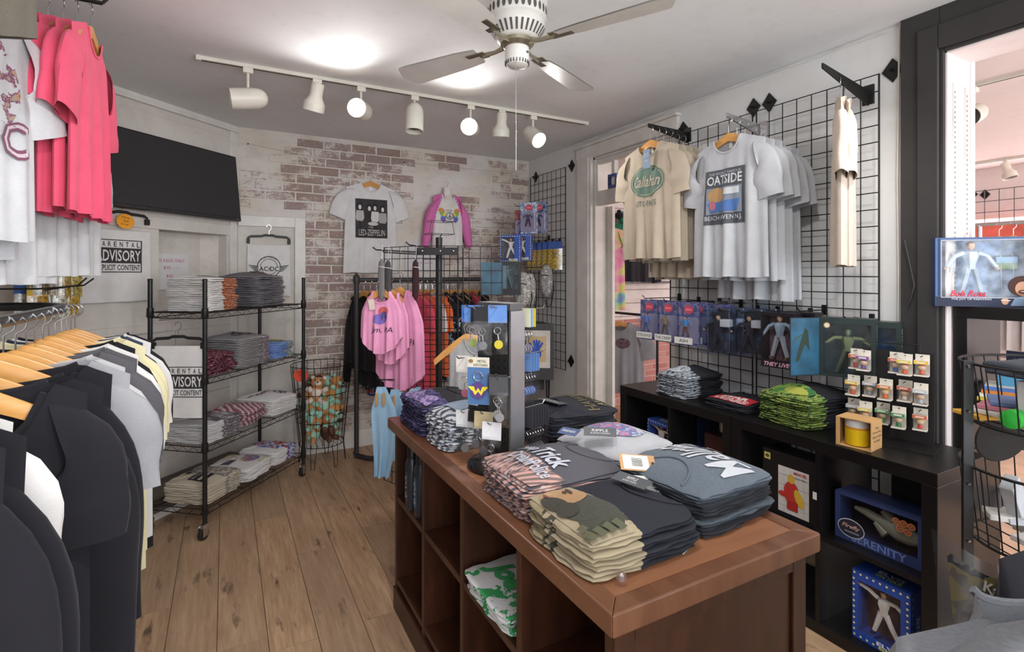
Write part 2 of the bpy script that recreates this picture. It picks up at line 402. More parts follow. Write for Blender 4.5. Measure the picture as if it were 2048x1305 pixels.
b = MB(); dbox(b, -.02, SD, ZC-.05, ZC-.03, 0, .03); dbox(b, -.02, SD, ZC-.03, ZC, 0, .02); struct(b.build('trim_1', MTR, smooth=0, bevel=.004))
b = MB(); dbox(b, .0, .06, .3, ZC-.05, 0, .022); struct(b.build('trim_2', MTR, smooth=0, bevel=.004))
# raised hearth slab
MST = m_plaster('hearth_stone', '#6e655c', '#4a433c', .7, 3, .5)
b = MB(); dbox(b, .05, 1.25, .05, .13, 0, .30); hs = struct(b.build('hearth', MST, smooth=0, bevel=.012))
b = MB(); dbox(b, .05, 1.25, .0, .05, 0, .27); b.build('hearth_footing', MPL, hs, smooth=0)
# --- brick wall at the back
wb = struct(MB().bb((KX-.4, YB, 0), (XR2, YB+.1, ZC)).build('wall_back', MMO, smooth=0))
rw = random.Random(11); cand = []; CH = .0735
def plastered(x, z): # smooth cream patches where the render still covers the courses
    return nz(x*1.6+3.1, 0, z*1.5) > .26 and z > 1.35 or (x < .42 and 2.3 < z < 2.55 and nz(x*9, z*9) > -.2) or (1.4 < x < 1.72 and 1.85 < z < 2.5) or z > 2.55
for r in range(36):
    z0 = .15+r*CH; x = .57 if z0 < 1.9 else KX+.02
    x -= (r % 2)*.11+rw.random()*.03
    while x < XR-.01:
        L = .205+rw.uniform(-.012, .012); a, c = max(x, .575 if z0 < 1.93 else KX+.03), min(x+L, XR-.003)
        if c-a > .03 and z0+.06 < ZC-.005 and not plastered((a+c)/2, z0+.03): cand.append((a, c, z0, z0+.062))
        x += L+.013
def vis(q): # how much of the brick the photograph shows
    x, z = (q[0]+q[1])/2, q[2]; return (1 if z > 1.45 else .6 if x < 1.0 else 0)-(.3 if x > 2.5 else 0)
cand.sort(key=vis, reverse=True)
rest = MB()
def brickgeo(b, a, c, z0, z1, y, dy, ins=.004):
    q = [(a, z0), (c, z0), (c, z1), (a, z1)]; f = [(a+ins, z0+ins), (c-ins, z0+ins), (c-ins, z1-ins), (a+ins, z1-ins)]
    q = [(x+rw.uniform(-.002, .002), z+rw.uniform(-.002, .002)) for x, z in q]
    b.add([(x, y, z) for x, z in q]+[(x, y-dy*rw.uniform(.8, 1.1), z) for x, z in f], [(4, 5, 6, 7), (0, 1, 5, 4), (1, 2, 6, 5), (2, 3, 7, 6), (3, 0, 4, 7)])
for i, (a, c, z0, z1) in enumerate(cand):
    dy = rw.uniform(.003, .009)
    if i < 300: bq = MB(); brickgeo(bq, a, c, z0, z1, YB, dy); bq.build('brick', MBR, wb, smooth=0)
    else: brickgeo(rest, a, c, z0, z1, YB, dy)
o = rest.build('brick_courses', MBR, wb, smooth=0); o['kind'] = 'stuff'
struct(MB().bb((.57, YB-.018, 0), (XR-.01, YB, .145)).build('baseboard_back', MTR, smooth=0, bevel=.003))
b = MB(); b.bb((.49, YB-.03, .0), (.57, YB, 1.92)); b.bb((KX+.02, YB-.03, 1.84), (.49, YB, 1.92)); struct(b.build('trim_3', MTR, smooth=0, bevel=.003))
b = MB(); b.bb((KX+.02, YB-.008, 0), (.475, YB, 1.84)); struct(b.build('wall_panel', MPL, smooth=0))
# two small nails and the string on the brick wall
# --- right wall with doorway 1 (transom above) and the wide doorway 2
D1a, D1b, D2a, D2b = 2.60, 3.50, -.35, 1.08; DH = 2.03; TH2 = 2.43; WH2 = 2.42
b = MB(); b.bb((XR, D1b, 0), (XR2, YB+.1, ZC)); b.bb((XR, D1a, TH2), (XR2, D1b, ZC)); b.bb((XR, D2b, 0), (XR2, D1a, ZC)); b.bb((XR, D2a, WH2), (XR2, D2b, ZC)); b.bb((XR, YF, 0), (XR2, D2a, ZC))
struct(b.build('wall_right', MWH, smooth=0))
b = MB()
for y0, y1, x in ((D1b-.005, D1b+.20, .03), (D1b+.02, D1b+.17, .042), (D1a-.05, D1a+.005, .03)): b.bb((XR-x, y0, 0), (XR, y1, TH2+.01))
b.bb((XR-.03, D1a-.05, TH2), (XR, D1b+.2, TH2+.10)); b.bb((XR-.05, D1a-.06, TH2+.10), (XR, D1b+.21, TH2+.12))
b.bb((XR, D1b-.03, 0), (XR2+.005, D1b, TH2)); b.bb((XR, D1a, 0), (XR2+.005, D1a+.03, TH2)); b.bb((XR+.12, D1b-.1, 0), (XR+.15, D1b-.03, DH)); b.bb((XR, D1a, TH2-.02), (XR2, D1b, TH2))
struct(b.build('trim_4', MTR, smooth=0, bevel=.004))
wn = MB(); X0, X1 = XR+.01, XR+.05
wn.bb((X0, D1a+.03, DH), (X1, D1b-.03, DH+.12)); wn.bb((X0, D1a+.03, TH2-.06), (X1, D1b-.03, TH2-.02))
npn = 4; ys = [D1a+.03+(D1b-D1a-.06)*i/npn for i in range(npn+1)]
for i, y in enumerate(ys): wn.bb((X0, max(y-.018, D1a+.03), DH+.12), (X1, min(y+.018, D1b-.03), TH2-.06))
wo = struct(wn.build('window_1', MTR, smooth=0, bevel=.003))
for i in range(npn): MB().bb((X0+.018, ys[i]+.018, DH+.12), (X0+.022, ys[i+1]-.018, TH2-.06)).build('pane', clear('#ffffff', .06, 'window'), wo, smooth=0)
# charcoal casing of doorway 2, in steps
b = MB()
for d, y0, y1, z1 in ((.035, D2b+.0, D2b+.145, ZC), (.05, D2b+.0, D2b+.075, WH2+.10), (.028, D2b-.012, D2b+.03, WH2+.03)): b.bb((XR-d, y0, 0), (XR, y1, z1))
for d, z0, z1, ye in ((.0352, WH2, ZC-.0005, D2b-.001), (.0502, WH2, WH2+.0995, D2b-.001), (.0282, WH2-.012, WH2+.03, D2b-.013)): b.bb((XR-d, D2a-.1, z0), (XR, ye, z1))
struct(b.build('trim_5', MBT, smooth=0, bevel=.003))
b = MB(); b.bb((XR-.01, D2b-.02, 0), (XR2+.01, D2b, WH2)); b.bb((XR-.01, D2a, WH2-.02), (XR2+.01, D2b, WH2)); b.bb((XR2-.01, D2b-.03, 0), (XR2+.02, D2b+.06, WH2)); struct(b.build('trim_6', MPK, smooth=0, bevel=.003))
for x in (XR+.035, XR+.145):                                   # slotted shelf standards on the jamb
    s = tag(MB().bb((x-.006, D2b-.028, .3), (x+.006, D2b-.02, 2.28)).build('shelf_standard', MTR, smooth=0), 'slotted white shelf standard on the door jamb, '+('nearer the charcoal casing' if x < XR+.1 else 'nearer the next room'), 'bracket strip')
    q = MB()
    for i in range(90): q.bb((x-.0025, D2b-.0285, .34+i*.0213), (x+.0025, D2b-.0279, .35+i*.0213))
    q.build('slot', paint('#2a2828', .8), s, smooth=0)
# --- next room: back wall of slatwall over brick, far wall with daylight window
struct(MB().bb((XR2, YB2, 0), (XF, YB2+.1, ZC)).build('wall_next_room_back', paint('#cdb2aa', .85), smooth=0))
wnb = bpy.data.objects['wall_next_room_back']; MRB = NT('pink_lit_brick'); _c = MRB.coord('World'); _o = MRB.n('ShaderNodeObjectInfo').outputs['Random']
_m = MRB.mix(MRB.ramp(_o, [(.2, 0.), (.9, .8)]), '#b9807a', '#cf9f97'); _m = MRB.mix(MRB.ramp(MRB.noise(_c, 40, 4), [(.5, 0.), (.8, .5)]), _m, '#9d6a66'); MRB = MRB.done(_m, .85, 0, .2)
for r in range(14):
    x = 3.2-(r % 2)*.11
    while x < 5.3:
        q = MB(); brickgeo(q, x, x+.205, .01+r*.069, .068+r*.069, YB2, .006); q.build('brick', MRB, wnb, smooth=0); x += .217
MSL = paint('#ded8d5', .35, 0, .03)
for r in range(9): MB().bb((3.0, YB2-.02, .99+r*.152), (5.6, YB2, .99+r*.152+.144)).build('slat', MSL, wnb, smooth=0, bevel=.004)
MB().bb((3.0, YB2-.025, .955), (5.6, YB2, .985)).build('ledge', MSL, wnb, smooth=0)
b = MB(); b.bb((XF, YF, 0), (XF+.1, YB2, 1.35)); b.bb((XF, YF, 2.1), (XF+.1, YB2, ZC)); b.bb((XF, YF, 1.35), (XF+.1, .6, 2.1)); b.bb((XF, 3.6, 1.35), (XF+.1, YB2, 2.1)); struct(b.build('wall_far', MPK, smooth=0))
b = MB()
for y in (.6, 1.35, 2.1, 2.85, 3.56): b.bb((XF, y, 1.35), (XF+.05, y+.04, 2.1))
for z in (1.35, 1.7, 2.06): b.bb((XF, .6, z), (XF+.05, 3.6, z+.04))
wf = struct(b.build('window_2', MTR, smooth=0))
MB().bb((XF+.06, .6, 1.35), (XF+.065, 3.6, 2.1)).build('pane', emit('daylight', '#f4f2ff', 1.6), wf, smooth=0)
b = MB(); b.bb((XR2, YF-.1, 0), (3.2, YF, ZC)); b.bb((6.8, YF-.1, 0), (XF+.1, YF, ZC)); b.bb((3.2, YF-.1, 0), (6.8, YF, .4)); b.bb((3.2, YF-.1, 2.5), (6.8, YF, ZC)); struct(b.build('wall_next_room_front', MPK, smooth=0))
# ================================================================ builders for stock and fittings
MHW = wood('hanger', '#b98546', '#d39a55', '#e0ad6c', .3, (3, 1, 1), 8)
_hm = {}
def hanger_mesh(hw=.21, drop=.085, th=.011):
    k = (hw, drop, th)
    if k not in _hm:
        b = MB(); n = 18; vs = []
        for i in range(n+1):
            x = -hw+2*hw*i/n; a = abs(x)/hw; zt = -drop*(a**1.45)+.012*(1-a)**3; hh = .046-.018*a; yy = th/2
            bow = -.003*a*a
            vs += [(x, bow-yy, zt-.004), (x, bow-yy*.5, zt), (x, bow+yy*.5, zt), (x, bow+yy, zt-.004), (x, bow+yy, zt-hh), (x, bow-yy, zt-hh)]
        fs = [(i*6+k, (i+1)*6+k, (i+1)*6+(k+1) % 6, i*6+(k+1) % 6) for i in range(n) for k in range(6)]
        fs += [tuple(range(6)), tuple(n*6+k for k in range(5, -1, -1))]; b.add(vs, fs)
        h = MB(); r = .021
        pts = [(0, 0, .005), (0, 0, .05)]+[(r*math.sin(a)*1.0+(.0), 0, .05+.004+r-r*math.cos(a)) for a in [PI*.1+PI*1.28*i/12 for i in range(13)]]
        h.tube(pts, .0019, 6)
        _hm[k] = (b.mesh('hanger_bar', MHW), h.mesh('hook', CHROME()))
    return _hm[k]
HOOKTOP = .05+.004+.042        # hanger origin to the inside of the hook
def hanger(M, label, group=None, hw=.21, drop=.085, name='clothes_hanger'):
    bm, hm = hanger_mesh(hw, drop); o = bpy.data.objects.new(name, bm); COL.objects.link(o); o.matrix_local = M; tag(o, label, 'hanger', group)
    k = bpy.data.objects.new('hook', hm); COL.objects.link(k); k.parent = o; return o
class Tee:
    """hanging garment: x across, z up (0 at the neck), front towards -y"""
    def __init__(s, w=.50, h=.70, sl=.20, sang=32, th=.09, fold=.010, seed=0, nw=.085, nd=.085, slope=.30, flare=1.0, sw=.095, fk=11, curve=0, vneck=False, tank=False, hemw=0, bulge=.035):
        s.__dict__.update(locals())
    def hw(s, z):
        r = min(1, max(0, -z/s.h)); base = s.w/2*(.96-.05*math.sin(min(1, r*2.2)*PI)*.6+(.06*s.flare)*r)
        if s.tank: base *= (.52+.48*min(1, max(0, (r-.06)/.26))**.6)
        return base
    def zt(s, a, front=True):
        x = abs(a)*s.hw(-.02)
        if x < s.nw:
            q = x/s.nw; return -(s.nd if front else .022)*((1-q) if s.vneck else math.sqrt(max(0, 1-q*q)))
        return -(x-s.nw)*s.slope
    def yf(s, a, r, side):
        p = max(0, 1-a*a)**.38; f = 1.45*s.fold*(r**.9)*(1-a**4)*(math.sin(a*s.fk+s.seed*1.7+r*.6)+.6*math.sin(a*s.fk*1.9+s.seed*.9)+.4*nz(a*3, r*3, s.seed))
        x = abs(a)*s.hw(-.02); k = 1 if x < s.nw or s.tank else max(min(1, r*10)**.5, 1-(x-s.nw)/.03)
        return side*s.th*.5*p*k*(.58+.42*min(1, r*2.5))+f*(1 if side < 0 else .8)
    def surf(s, a, r, side):
        zt = s.zt(a, side < 0); zb = -s.h+s.curve*a*a+.008*nz(a*2.5, s.seed)+s.hemw*nz(a*6, s.seed+4); z = zt*(1-r)+zb*r; return V((a*s.hw(z), s.yf(a, r, side), z))
    def front(s, x, z, e=0):   # a point of the front, for prints
        hw = s.hw(z); a = max(-1, min(1, x/hw)); zt = s.zt(a); r = max(0, min(1, (z-zt)/(-s.h+s.curve*a*a-zt))); return V((x, s.yf(a, r, -1)-e-.001, z))
    def body(s, NX=26, NZ=20):
        b = MB()
        for side in (-1, 1): b.grid(lambda u, v: s.surf(math.sin((u*2-1)*PI/2)*.35+(u*2-1)*.65, v, side), NX, NZ, 0, flip=side > 0)
        if s.sl > 0:
            for sg in (-1, 1):
                zs = s.zt(1)-.0; x0 = sg*s.hw(-.1)*.985; c0 = V((x0-sg*.028, 0, zs-s.sw-.004)); ang = math.radians(s.sang); d = V((sg*math.sin(ang), 0, -math.cos(ang))); n = 22; m = 12 if s.sl < .35 else 18
                up = V((sg*math.cos(ang), 0, math.sin(ang)))
                def fn(u, v, sg=sg, c0=c0, d=d, up=up):
                    a = 2*PI*u; t = v; u0 = V((-sg*.28, 0, .97)).lerp(up, min(1, t*2.2)).normalized(); rz = s.sw*(1-.16*t if s.sl < .35 else 1-.42*t)
                    c = c0+d*(s.sl*t)+V((sg*s.bulge*math.sin(min(1, t*2)*PI/2), 0, .02*math.sin(t*PI)))
                    wob = 1+.10*nz(math.cos(a)*1.3+s.seed, math.sin(a)*1.3, t*3+sg)
                    return c+u0*(math.cos(a)*rz*wob)+V((0, math.sin(a)*max(s.th*.52, .028)*(1-.2*t)*wob+s.fold*.8*nz(t*4, s.seed, a), 0))
                b.grid(fn, n, m, 0, wrap=True, flip=sg > 0)
        return b
    def collar(s):
        b = MB(); n = 14
        pts = [s.surf((i/n*2-1)*s.nw/s.hw(-.02)*.99, 0, -1) for i in range(n+1)]; b.tube([p+V((0, -.002, 0)) for p in pts], .0055, 6, flat=.5)
        pts = [s.surf((i/n*2-1)*s.nw/s.hw(-.02)*.99, 0, 1) for i in range(n+1)]; b.tube([p+V((0, .002, 0)) for p in pts], .0055, 6, flat=.5); return b
def garment(T, M, mat, name, label, cat='shirt', group=None, collar_mat=None, NX=56):
    o = T.body(NX).build(name, mat, M=M, smooth=60); tag(o, label, cat, group)
    T.collar().build('collar', collar_mat or mat, o); return o
def necktag(o, T, col='#e8e6e0'):
    MB().box((0, T.surf(0, 0, 1).y-.004, -.04), (.022, .0015, .035)).build('neck_label', paint(col, .7), o, smooth=0)
# ---------------------------------------------------------------- folded shirts
_fm = {}
GA = [-1, -.985, -.95, -.87, -.74, -.6, -.45, -.3, -.15, 0, .15, .3, .45, .6, .74, .87, .95, .985, 1]
def folded_mesh(w, d, h, seed, layers=2, puff=0.):
    k = (round(w, 3), round(d, 3), round(h, 3), seed, layers, puff)
    if k in _fm: return _fm[k]
    b = MB(); hl = h/layers; n = len(GA)
    for L in range(layers):
        jx, jy = .006*nz(seed*3.1, L*1.7), .006*nz(seed*5.3, L*2.1, 4)
        def pt(a, c, top):
            rr = .93+.07*min(1, (2-abs(a)-abs(c))*3); x = a*w/2*rr+jx+.011*nz(c*3, seed, L*1.7)*abs(a); y = c*d/2*rr+jy+.011*nz(a*3, seed+7, L*1.7)*abs(c)
            e = max(abs(a), abs(c)); t = 1 if e < .87 else math.sqrt(max(0, 1-((e-.87)/.13)**2))
            wv = .006*nz(x*8, y*8, seed*2.)+puff*(1-a*a)*(1-c*c); zc = hl*(L+.5)
            return (x, y, zc+(hl*.495*t*(1 if top else -1))+wv*((L+1)/layers)+(.0025*nz(a*7, c*7, seed+L*3) if e > .85 else 0))
        for top in (True, False):
            vs = [pt(a, c, top) for c in GA for a in GA]
            fs = [(j*n+i, j*n+i+1, (j+1)*n+i+1, (j+1)*n+i) for j in range(n-1) for i in range(n-1)]
            b.add(vs, fs if top else [f[::-1] for f in fs])
    _fm[k] = b; return b
def ftop(w, d, h, seed, puff, layers=2):
    """the top surface of a folded shirt: (x, y, lift) -> point"""
    hl = h/layers
    def f(x, y, e):
        a, c = x/(w/2), y/(d/2); q = max(abs(a), abs(c)); t = 1 if q < .87 else math.sqrt(max(0, 1-((min(q, 1)-.87)/.13)**2))
        return V((x, y, hl*(layers-.5)+hl*.495*t+.006*nz(x*8, y*8, seed*2.)+puff*max(0, 1-a*a)*max(0, 1-c*c)+e+.0012))
    return f
ORD = ['first', 'second', 'third', 'fourth', 'fifth', 'sixth', 'seventh', 'eighth', 'ninth', 'tenth', 'eleventh', 'twelfth', 'thirteenth']
_sm = {}
def stack(M, n, w, d, h, mat, name, top_label, rest_label, group, print_fn=None, top_mat=None, seed=1, puff=.012, collar=True, mats=None, jit=.008, layers=2, ctag=None, cside=1):
    """n folded shirts on one another, each a thing; returns the top one"""
    r = random.Random(seed); z = 0; top = None; nzv = 3
    for i in range(n):
        last = i == n-1; sd = seed*10+(i % nzv) if not last else seed*10+9; pf = puff if last else 0
        m = (top_mat or mat) if last else (mats[i % len(mats)] if mats else mat)
        key = (round(w, 3), round(d, 3), round(h, 3), sd, pf, m.name, layers)
        if key not in _sm: _sm[key] = folded_mesh(w, d, h, sd, layers, pf).mesh('folded_shirt', m, 60)
        o = bpy.data.objects.new(name, _sm[key]); COL.objects.link(o)
        o.matrix_local = M @ TR((r.uniform(-jit, jit), r.uniform(-jit, jit), z), r.uniform(-.05, .05) if not last else 0)
        if last: tag(o, top_label, 'shirt', group if n > 1 else None); top = o
        else: tag(o, rest_label+', '+ORD[n-1-i]+(' from top' if n-1-i < 12 else ''), 'shirt', group)
        z += h
    sf = ftop(w, d, h, seed*10+9, puff, layers)
    if collar:
        s_ = cside; pts = [sf(.085*math.cos(a), s_*(d/2-.012-.085*abs(math.sin(a))), .001) for a in [PI*i/12 for i in range(13)]]
        MB().tube(pts, .0026, 5).build('collar', top_mat or mat, top)
        if ctag: MB().grid(lambda u, v: sf((u-.5)*.03, s_*(d/2-.03-.03*v), .003), 2, 2, flip=s_ < 0).build('neck_label', paint(ctag, .7), top, smooth=0)
    if print_fn:
        p = Pr(lambda x, y, e: sf(x, y, e), .0016); print_fn(p); p.build(top)
    top['_z'] = z; del top['_z']
    return top
# ---------------------------------------------------------------- wire grid panel in local x (width) and z (height)
def grid_panel(b, w, z0, z1, step=.0762, r=.0028, n=5, y=0, mi=0, heavy=1.6):
    nx = max(1, round(w/step)); nzv = max(1, round((z1-z0)/step))
    for i in range(nx+1): x = -w/2+w*i/nx; b.tube([(x, y, z0), (x, y, z1)], r*(heavy if i in (0, nx) else 1), n, mi)
    for j in range(nzv+1): z = z0+(z1-z0)*j/nzv; b.tube([(-w/2, y-.005, z), (w/2, y-.005, z)], r, n, mi)
    return b
# ---------------------------------------------------------------- little toy figure
def figure(b, T, h, cols, arms=((-.5, .1), (.5, .1)), legs=(.12, .12), hat=None):
    """cols are material indices: skin, hair, top, trousers"""
    sk, hr, tp, tr = cols
    def tb(pts, r, mi): b.tube([(x*h, y*h, z*h) for x, y, z in pts], [q*h for q in r], 6, mi, T=T)
    tb([(0, 0, .50), (0, 0, .60), (0, 0, .74), (0, 0, .82), (0, 0, .84)], [.085, .085, .125, .11, .05], tp)
    b.ball((0, 0, .92*h), .068*h, 8, sk, (.9, .95, 1.15), T); b.ball((0, .02*h, .945*h), .074*h, 8, hr, (1, .95, .95), T)
    for sg, (ax, az), lx in ((-1, arms[0], legs[0]), (1, arms[1], legs[1])):
        ax = abs(ax)*sg
        tb([(sg*.11, 0, .80), (sg*.11+ax*.25, -.02, .80+(az-.2)*.3), (sg*.11+ax*.5, -.05, .80+(az-.35)*.75)], [.045, .04, .032], tp)
        b.ball(((sg*.11+ax*.53)*h, -.055*h, (.80+(az-.35)*.82)*h), .03*h, 6, sk, T=T)
        tb([(sg*.05, 0, .52), (sg*(.05+lx*.5), -.01, .28), (sg*(.05+lx), 0, .06)], [.065, .055, .045], tr)
        b.box((sg*(.05+lx)*h, -.03*h, .03*h), (.06*h, .12*h, .05*h), hr, T)
# ---------------------------------------------------------------- window box for toys; x width, y depth (front -y), z up
def toybox(M, w, d, h, col, name, label, cat='toy box', group=None, win=(.1, .9, .18, .88), inner='#50545c', figs=None, pr=None, flap=None, side=None, rim=None, top=None):
    root = thing(name, label, cat, M=M, group=group); c = paint(col, .4); b = MB(); t = .004
    x0, x1, z0, z1 = -w/2+win[0]*w, -w/2+win[1]*w, win[2]*h, win[3]*h
    b.bb((-w/2, d/2-t, 0), (w/2, d/2, h)); b.bb((-w/2, -d/2, 0), (w/2, d/2, t)); b.bb((-w/2, -d/2, h-t), (w/2, d/2, h))
    b.bb((-w/2, -d/2, t), (-w/2+t, d/2-t, h-t)); b.bb((w/2-t, -d/2, t), (w/2, d/2-t, h-t))
    b.bb((-w/2+t, -d/2, t), (x0, -d/2+t, h-t)); b.bb((x1, -d/2, t), (w/2-t, -d/2+t, h-t)); b.bb((x0, -d/2, t), (x1, -d/2+t, z0)); b.bb((x0, -d/2, z1), (x1, -d/2+t, h-t))
    ct = b.build('carton', c, root, smooth=0)
    MB().bb((-w/2+t, d/2-2*t, t), (w/2-t, d/2-t, h-t)).build('backing_card', paint(inner, .6, 0, .25, 30), root, smooth=0)
    wf_ = MB().bb((x0, -d/2+t*.4, z0), (x1, -d/2+t*.6, z1)).build('window_film', clear('#ffffff', .035), root, smooth=0)
    if rim:
        q = MB()
        for a, e in (((x0, z0), (x1, z0)), ((x1, z0), (x1, z1)), ((x1, z1), (x0, z1)), ((x0, z1), (x0, z0))): q.tube([(a[0], -d/2-.0005, a[1]), (e[0], -d/2-.0005, e[1])], .0018, 4)
        q.build('window_rim', paint(rim, .5), wf_)
    for f in figs or []:
        q = MB(); hh, cols, kw, px = f; figure(q, TR((px, -d*.18, z0+.004 if z0 > t else t)), hh, (0, 1, 2, 3), **kw); q.build('toy_figure', [paint(k, .45) for k in cols], root)
    if pr:
        p = Pr(lambda x, y, e: V((x, -d/2-e*.5, y)), .0008); pr(p, w, h); p.build(ct, 'front_print')
    if side:
        p = Pr(lambda x, y, e: V((w/2+e*.5, x, y)), .0008); side(p, d, h); p.build(ct, 'side_print')
    if top:
        p = Pr(lambda x, y, e: V((x, y, h+e*.5)), .0008); top(p, w, d); p.build(ct, 'top_print')
    return root
# ================================================================ ceiling fittings
RV = V((CS, -SN, 0)); FV = V((SN, CS, 0)); UP = V((0, 0, 1))
MLW = paint('#d9d6ca', .35, 0, .03)
tr_y = 3.17
def track(x0, x1, y, label):
    t = thing('lighting_track', label, 'track rail', (0, 0, 0))
    b = MB(); b.bb((x0, y-.018, ZC-.02), (x1, y+.018, ZC)); b.build('rail', MLW, t, smooth=0, bevel=.002)
    MB().bb((x0+.01, y-.006, ZC-.021), (x1-.01, y+.006, ZC-.0195)).build('groove', paint('#3a3836', .6), t, smooth=0)
    for x in (x0, x1): MB().bb((x-.012, y-.02, ZC-.024), (x+.012, y+.02, ZC)).build('end_cap', MLW, t, smooth=0)
    return t
track(-.12, 2.36, tr_y, 'long white lighting track across the ceiling in front of the brick wall')
track(-.35, 2.1, .72, 'white lighting track overhead nearer the front of the shop')
def head(loc, d, kind, lit, label, stem=.07, power=0, sz=1.0):
    """loc on the track underside"""
    root = thing('track_light', label, 'spotlight', loc, group='track lights on the ceiling'); d = V(d).normalized()
    MB().box((0, 0, -.014), (.05, .034, .028)).build('adaptor', MLW, root, smooth=0, bevel=.003)
    MB().tube([(0, 0, -.02), (0, 0, -.028-stem)], .007, 8).build('stem', MLW, root)
    c = V((0, 0, -.028-stem)); q = d.to_track_quat('Z', 'Y').to_matrix().to_4x4()
    if kind == 'dome':
        prof = [(.006, -.10), (.028, -.093), (.045, -.075), (.054, -.05), (.056, -.02), (.056, .085), (.053, .085), (.050, -.02), (.02, -.05)]; off = c-V((0, 0, .05)); inner = .045
    else:
        prof = [(.010, -.10), (.033, -.098), (.036, -.09), (.036, -.03), (.040, -.015), (.058, .012), (.060, .02), (.060, .06), (.056, .06), (.052, .02), (.02, -.01)]; off = c+d*.06-V((0, 0, .01)); inner = .04
    prof = [(r*sz, z*sz) for r, z in prof]
    MT = Matrix.Translation(off) @ q
    sd = MB().lathe(prof, 24).build('shade', MLW, root, M=MT, smooth=35)
    if kind != 'dome':
        b = MB()
        for k in range(7): b.box((.022*math.cos(k*2*PI/7), .022*math.sin(k*2*PI/7), -.0995), (.006, .006, .002))
        b.build('vent_holes', paint('#4a4744', .8), sd, smooth=0)['kind'] = 'stuff'
    fm = emit('bulb', '#fff8ee', 14) if lit else paint('#4b4947', .4)
    MB().lathe([(.001, .0), (.030, .006), (inner+.006, .012), (inner+.006, .004)], 20).build('lamp_face', fm, sd, M=Matrix.Translation((0, 0, inner*sz)))
    if lit:
        p = V(loc)+off+d*.1; spot('spot_'+label[:12], p, p+d, power, 120, .9, .05)
    return root
HP = [(496, 'dome', False, -.82*RV-.46*FV-.16*UP, 'white domed spotlight swung left towards the slanted wall, first on the track', .085),
      (634, 'step', False, -.28*RV+.22*FV-1*UP, 'white necked spotlight tilted down, second from the left of the track', .02),
      (722, 'dome', True, -.02*RV-.97*FV-.12*UP, 'lit white spotlight facing the camera, nearer the television', .06),
      (829, 'dome', False, .0*RV-.12*FV-1*UP, 'white domed spotlight pointing straight down between the lit ones', .06),
      (941, 'dome', True, -.03*RV-.97*FV-.16*UP, 'lit white spotlight facing the camera, left of the fan chain', .07),
      (1003, 'step', False, -.06*RV+.2*FV-1*UP, 'white necked spotlight behind the fan pull chain', .015),
      (1066, 'dome', True, .42*RV-.6*FV-.5*UP, 'lit white spotlight turned right, last on the track', .06)]
for px, kind, lit, d, lab, st in HP:
    x = onY(px, 200, tr_y).x; head((x, tr_y, ZC-.02), d, kind, lit, lab, st, 20)
head((1.69, .72, ZC-.02), .28*RV-.25*FV-1*UP, 'dome', False, 'white domed spotlight by the charcoal doorway, close overhead', .05, 0, 1.15)
for i, (x, d) in enumerate(((-.1, (-.6, .9, -.9)), (.5, (.1, .9, -1)), (1.1, (.5, .9, -1)), (2.0, (.1, .9, -1.1)))):  # four unseen lit heads added to the near track to brighten the shop
    head((x, .72, ZC-.02), d, 'dome', True, ['lit spotlight overhead aimed at the left rack', 'lit spotlight overhead aimed at the floor', 'lit spotlight overhead aimed at the wooden table', 'lit spotlight overhead aimed at the grid wall'][i], .06, 26 if i < 3 else 18)
# ---------------------------------------------------------------- ceiling fan
fan = thing('ceiling_fan', 'white ceiling fan with pierced motor housing and pull chain', 'fan', (1.04, 1.86, ZC)); MFW = paint('#d8d6d0', .35, 0, .03); MBRS = paint('#a09a86', .25, .8, .05)
MB().lathe([(.118, 0), (.124, -.012), (.124, -.035), (.118, -.05), (.121, -.055), (.121, -.105), (.112, -.115), (.114, -.12), (.112, -.14), (.085, -.18), (.07, -.186), (.0, -.186)], 48).build('motor_housing', MFW, fan, smooth=35); fmh = bpy.data.objects['motor_housing']
b = MB()
for k in range(30):
    a = 2*PI*k/30; T = Matrix.Rotation(a, 4, 'Z'); b.add([(.1215, .008*math.cos(q), -.08+.018*math.sin(q)) for q in [2*PI*i/8 for i in range(8)]], [tuple(range(8))], 0, T)
    if k % 1 == 0: b.add([(.1005+.012*s-.0, w_, -.158+.018*s) for s, w_ in ((1, -.005), (1, .005), (-1, .004), (-1, -.004))], [(0, 1, 2, 3)], 0, T)
b.build('vent_slots', paint('#55524e', .8), fmh, smooth=0)['kind'] = 'stuff'
MB().lathe([(.07, -.183), (.068, -.2), (.055, -.212), (.05, -.215)], 32).build('brass_collar', MBRS, fan)
MB().lathe([(.046, -.21), (.049, -.215), (.049, -.268), (.044, -.285), (.03, -.292), (.001, -.293)], 32).build('switch_housing', MFW, fan)
b = MB()
for k in range(24): b.box((.047, 0, -.276), (.006, .0035, .014), 0, Matrix.Rotation(2*PI*k/24, 4, 'Z'))
b.box((.022, -.043, -.24), (.012, .006, .008)); b.build('switch_slots', paint('#4d4a46', .8), fan, smooth=0)['kind'] = 'stuff'
for k in range(4):
    a = math.radians(28+90*k); T = Matrix.Rotation(a, 4, 'Z')
    ib = MB().tube([(.06, 0, -.196), (.11, 0, -.206), (.17, 0, -.205)], [.013, .009, .012], 8, flat=.5)
    ib.box((.2, 0, -.203), (.09, .055, .004)); o = ib.build('blade_bracket', MBRS, fan, M=T)
    bl = MB(); n = 14
    def fb(u, v): x = .19+.45*u; w_ = (.052+.02*u)*(math.sqrt(max(0, 1-((u-.88)/.12)**2)) if u > .88 else 1)*(.85+.15*min(1, u*5)); return (x, (v*2-1)*w_, -.199+(v*2-1)*w_*.2)
    bl.grid(fb, n, 4); bl.grid(lambda u, v: tuple(V(fb(u, v))+V((0, 0, -.006))), n, 4, flip=True); bl.build('blade', MFW, o, smooth=30)
cx = .03; b = MB()
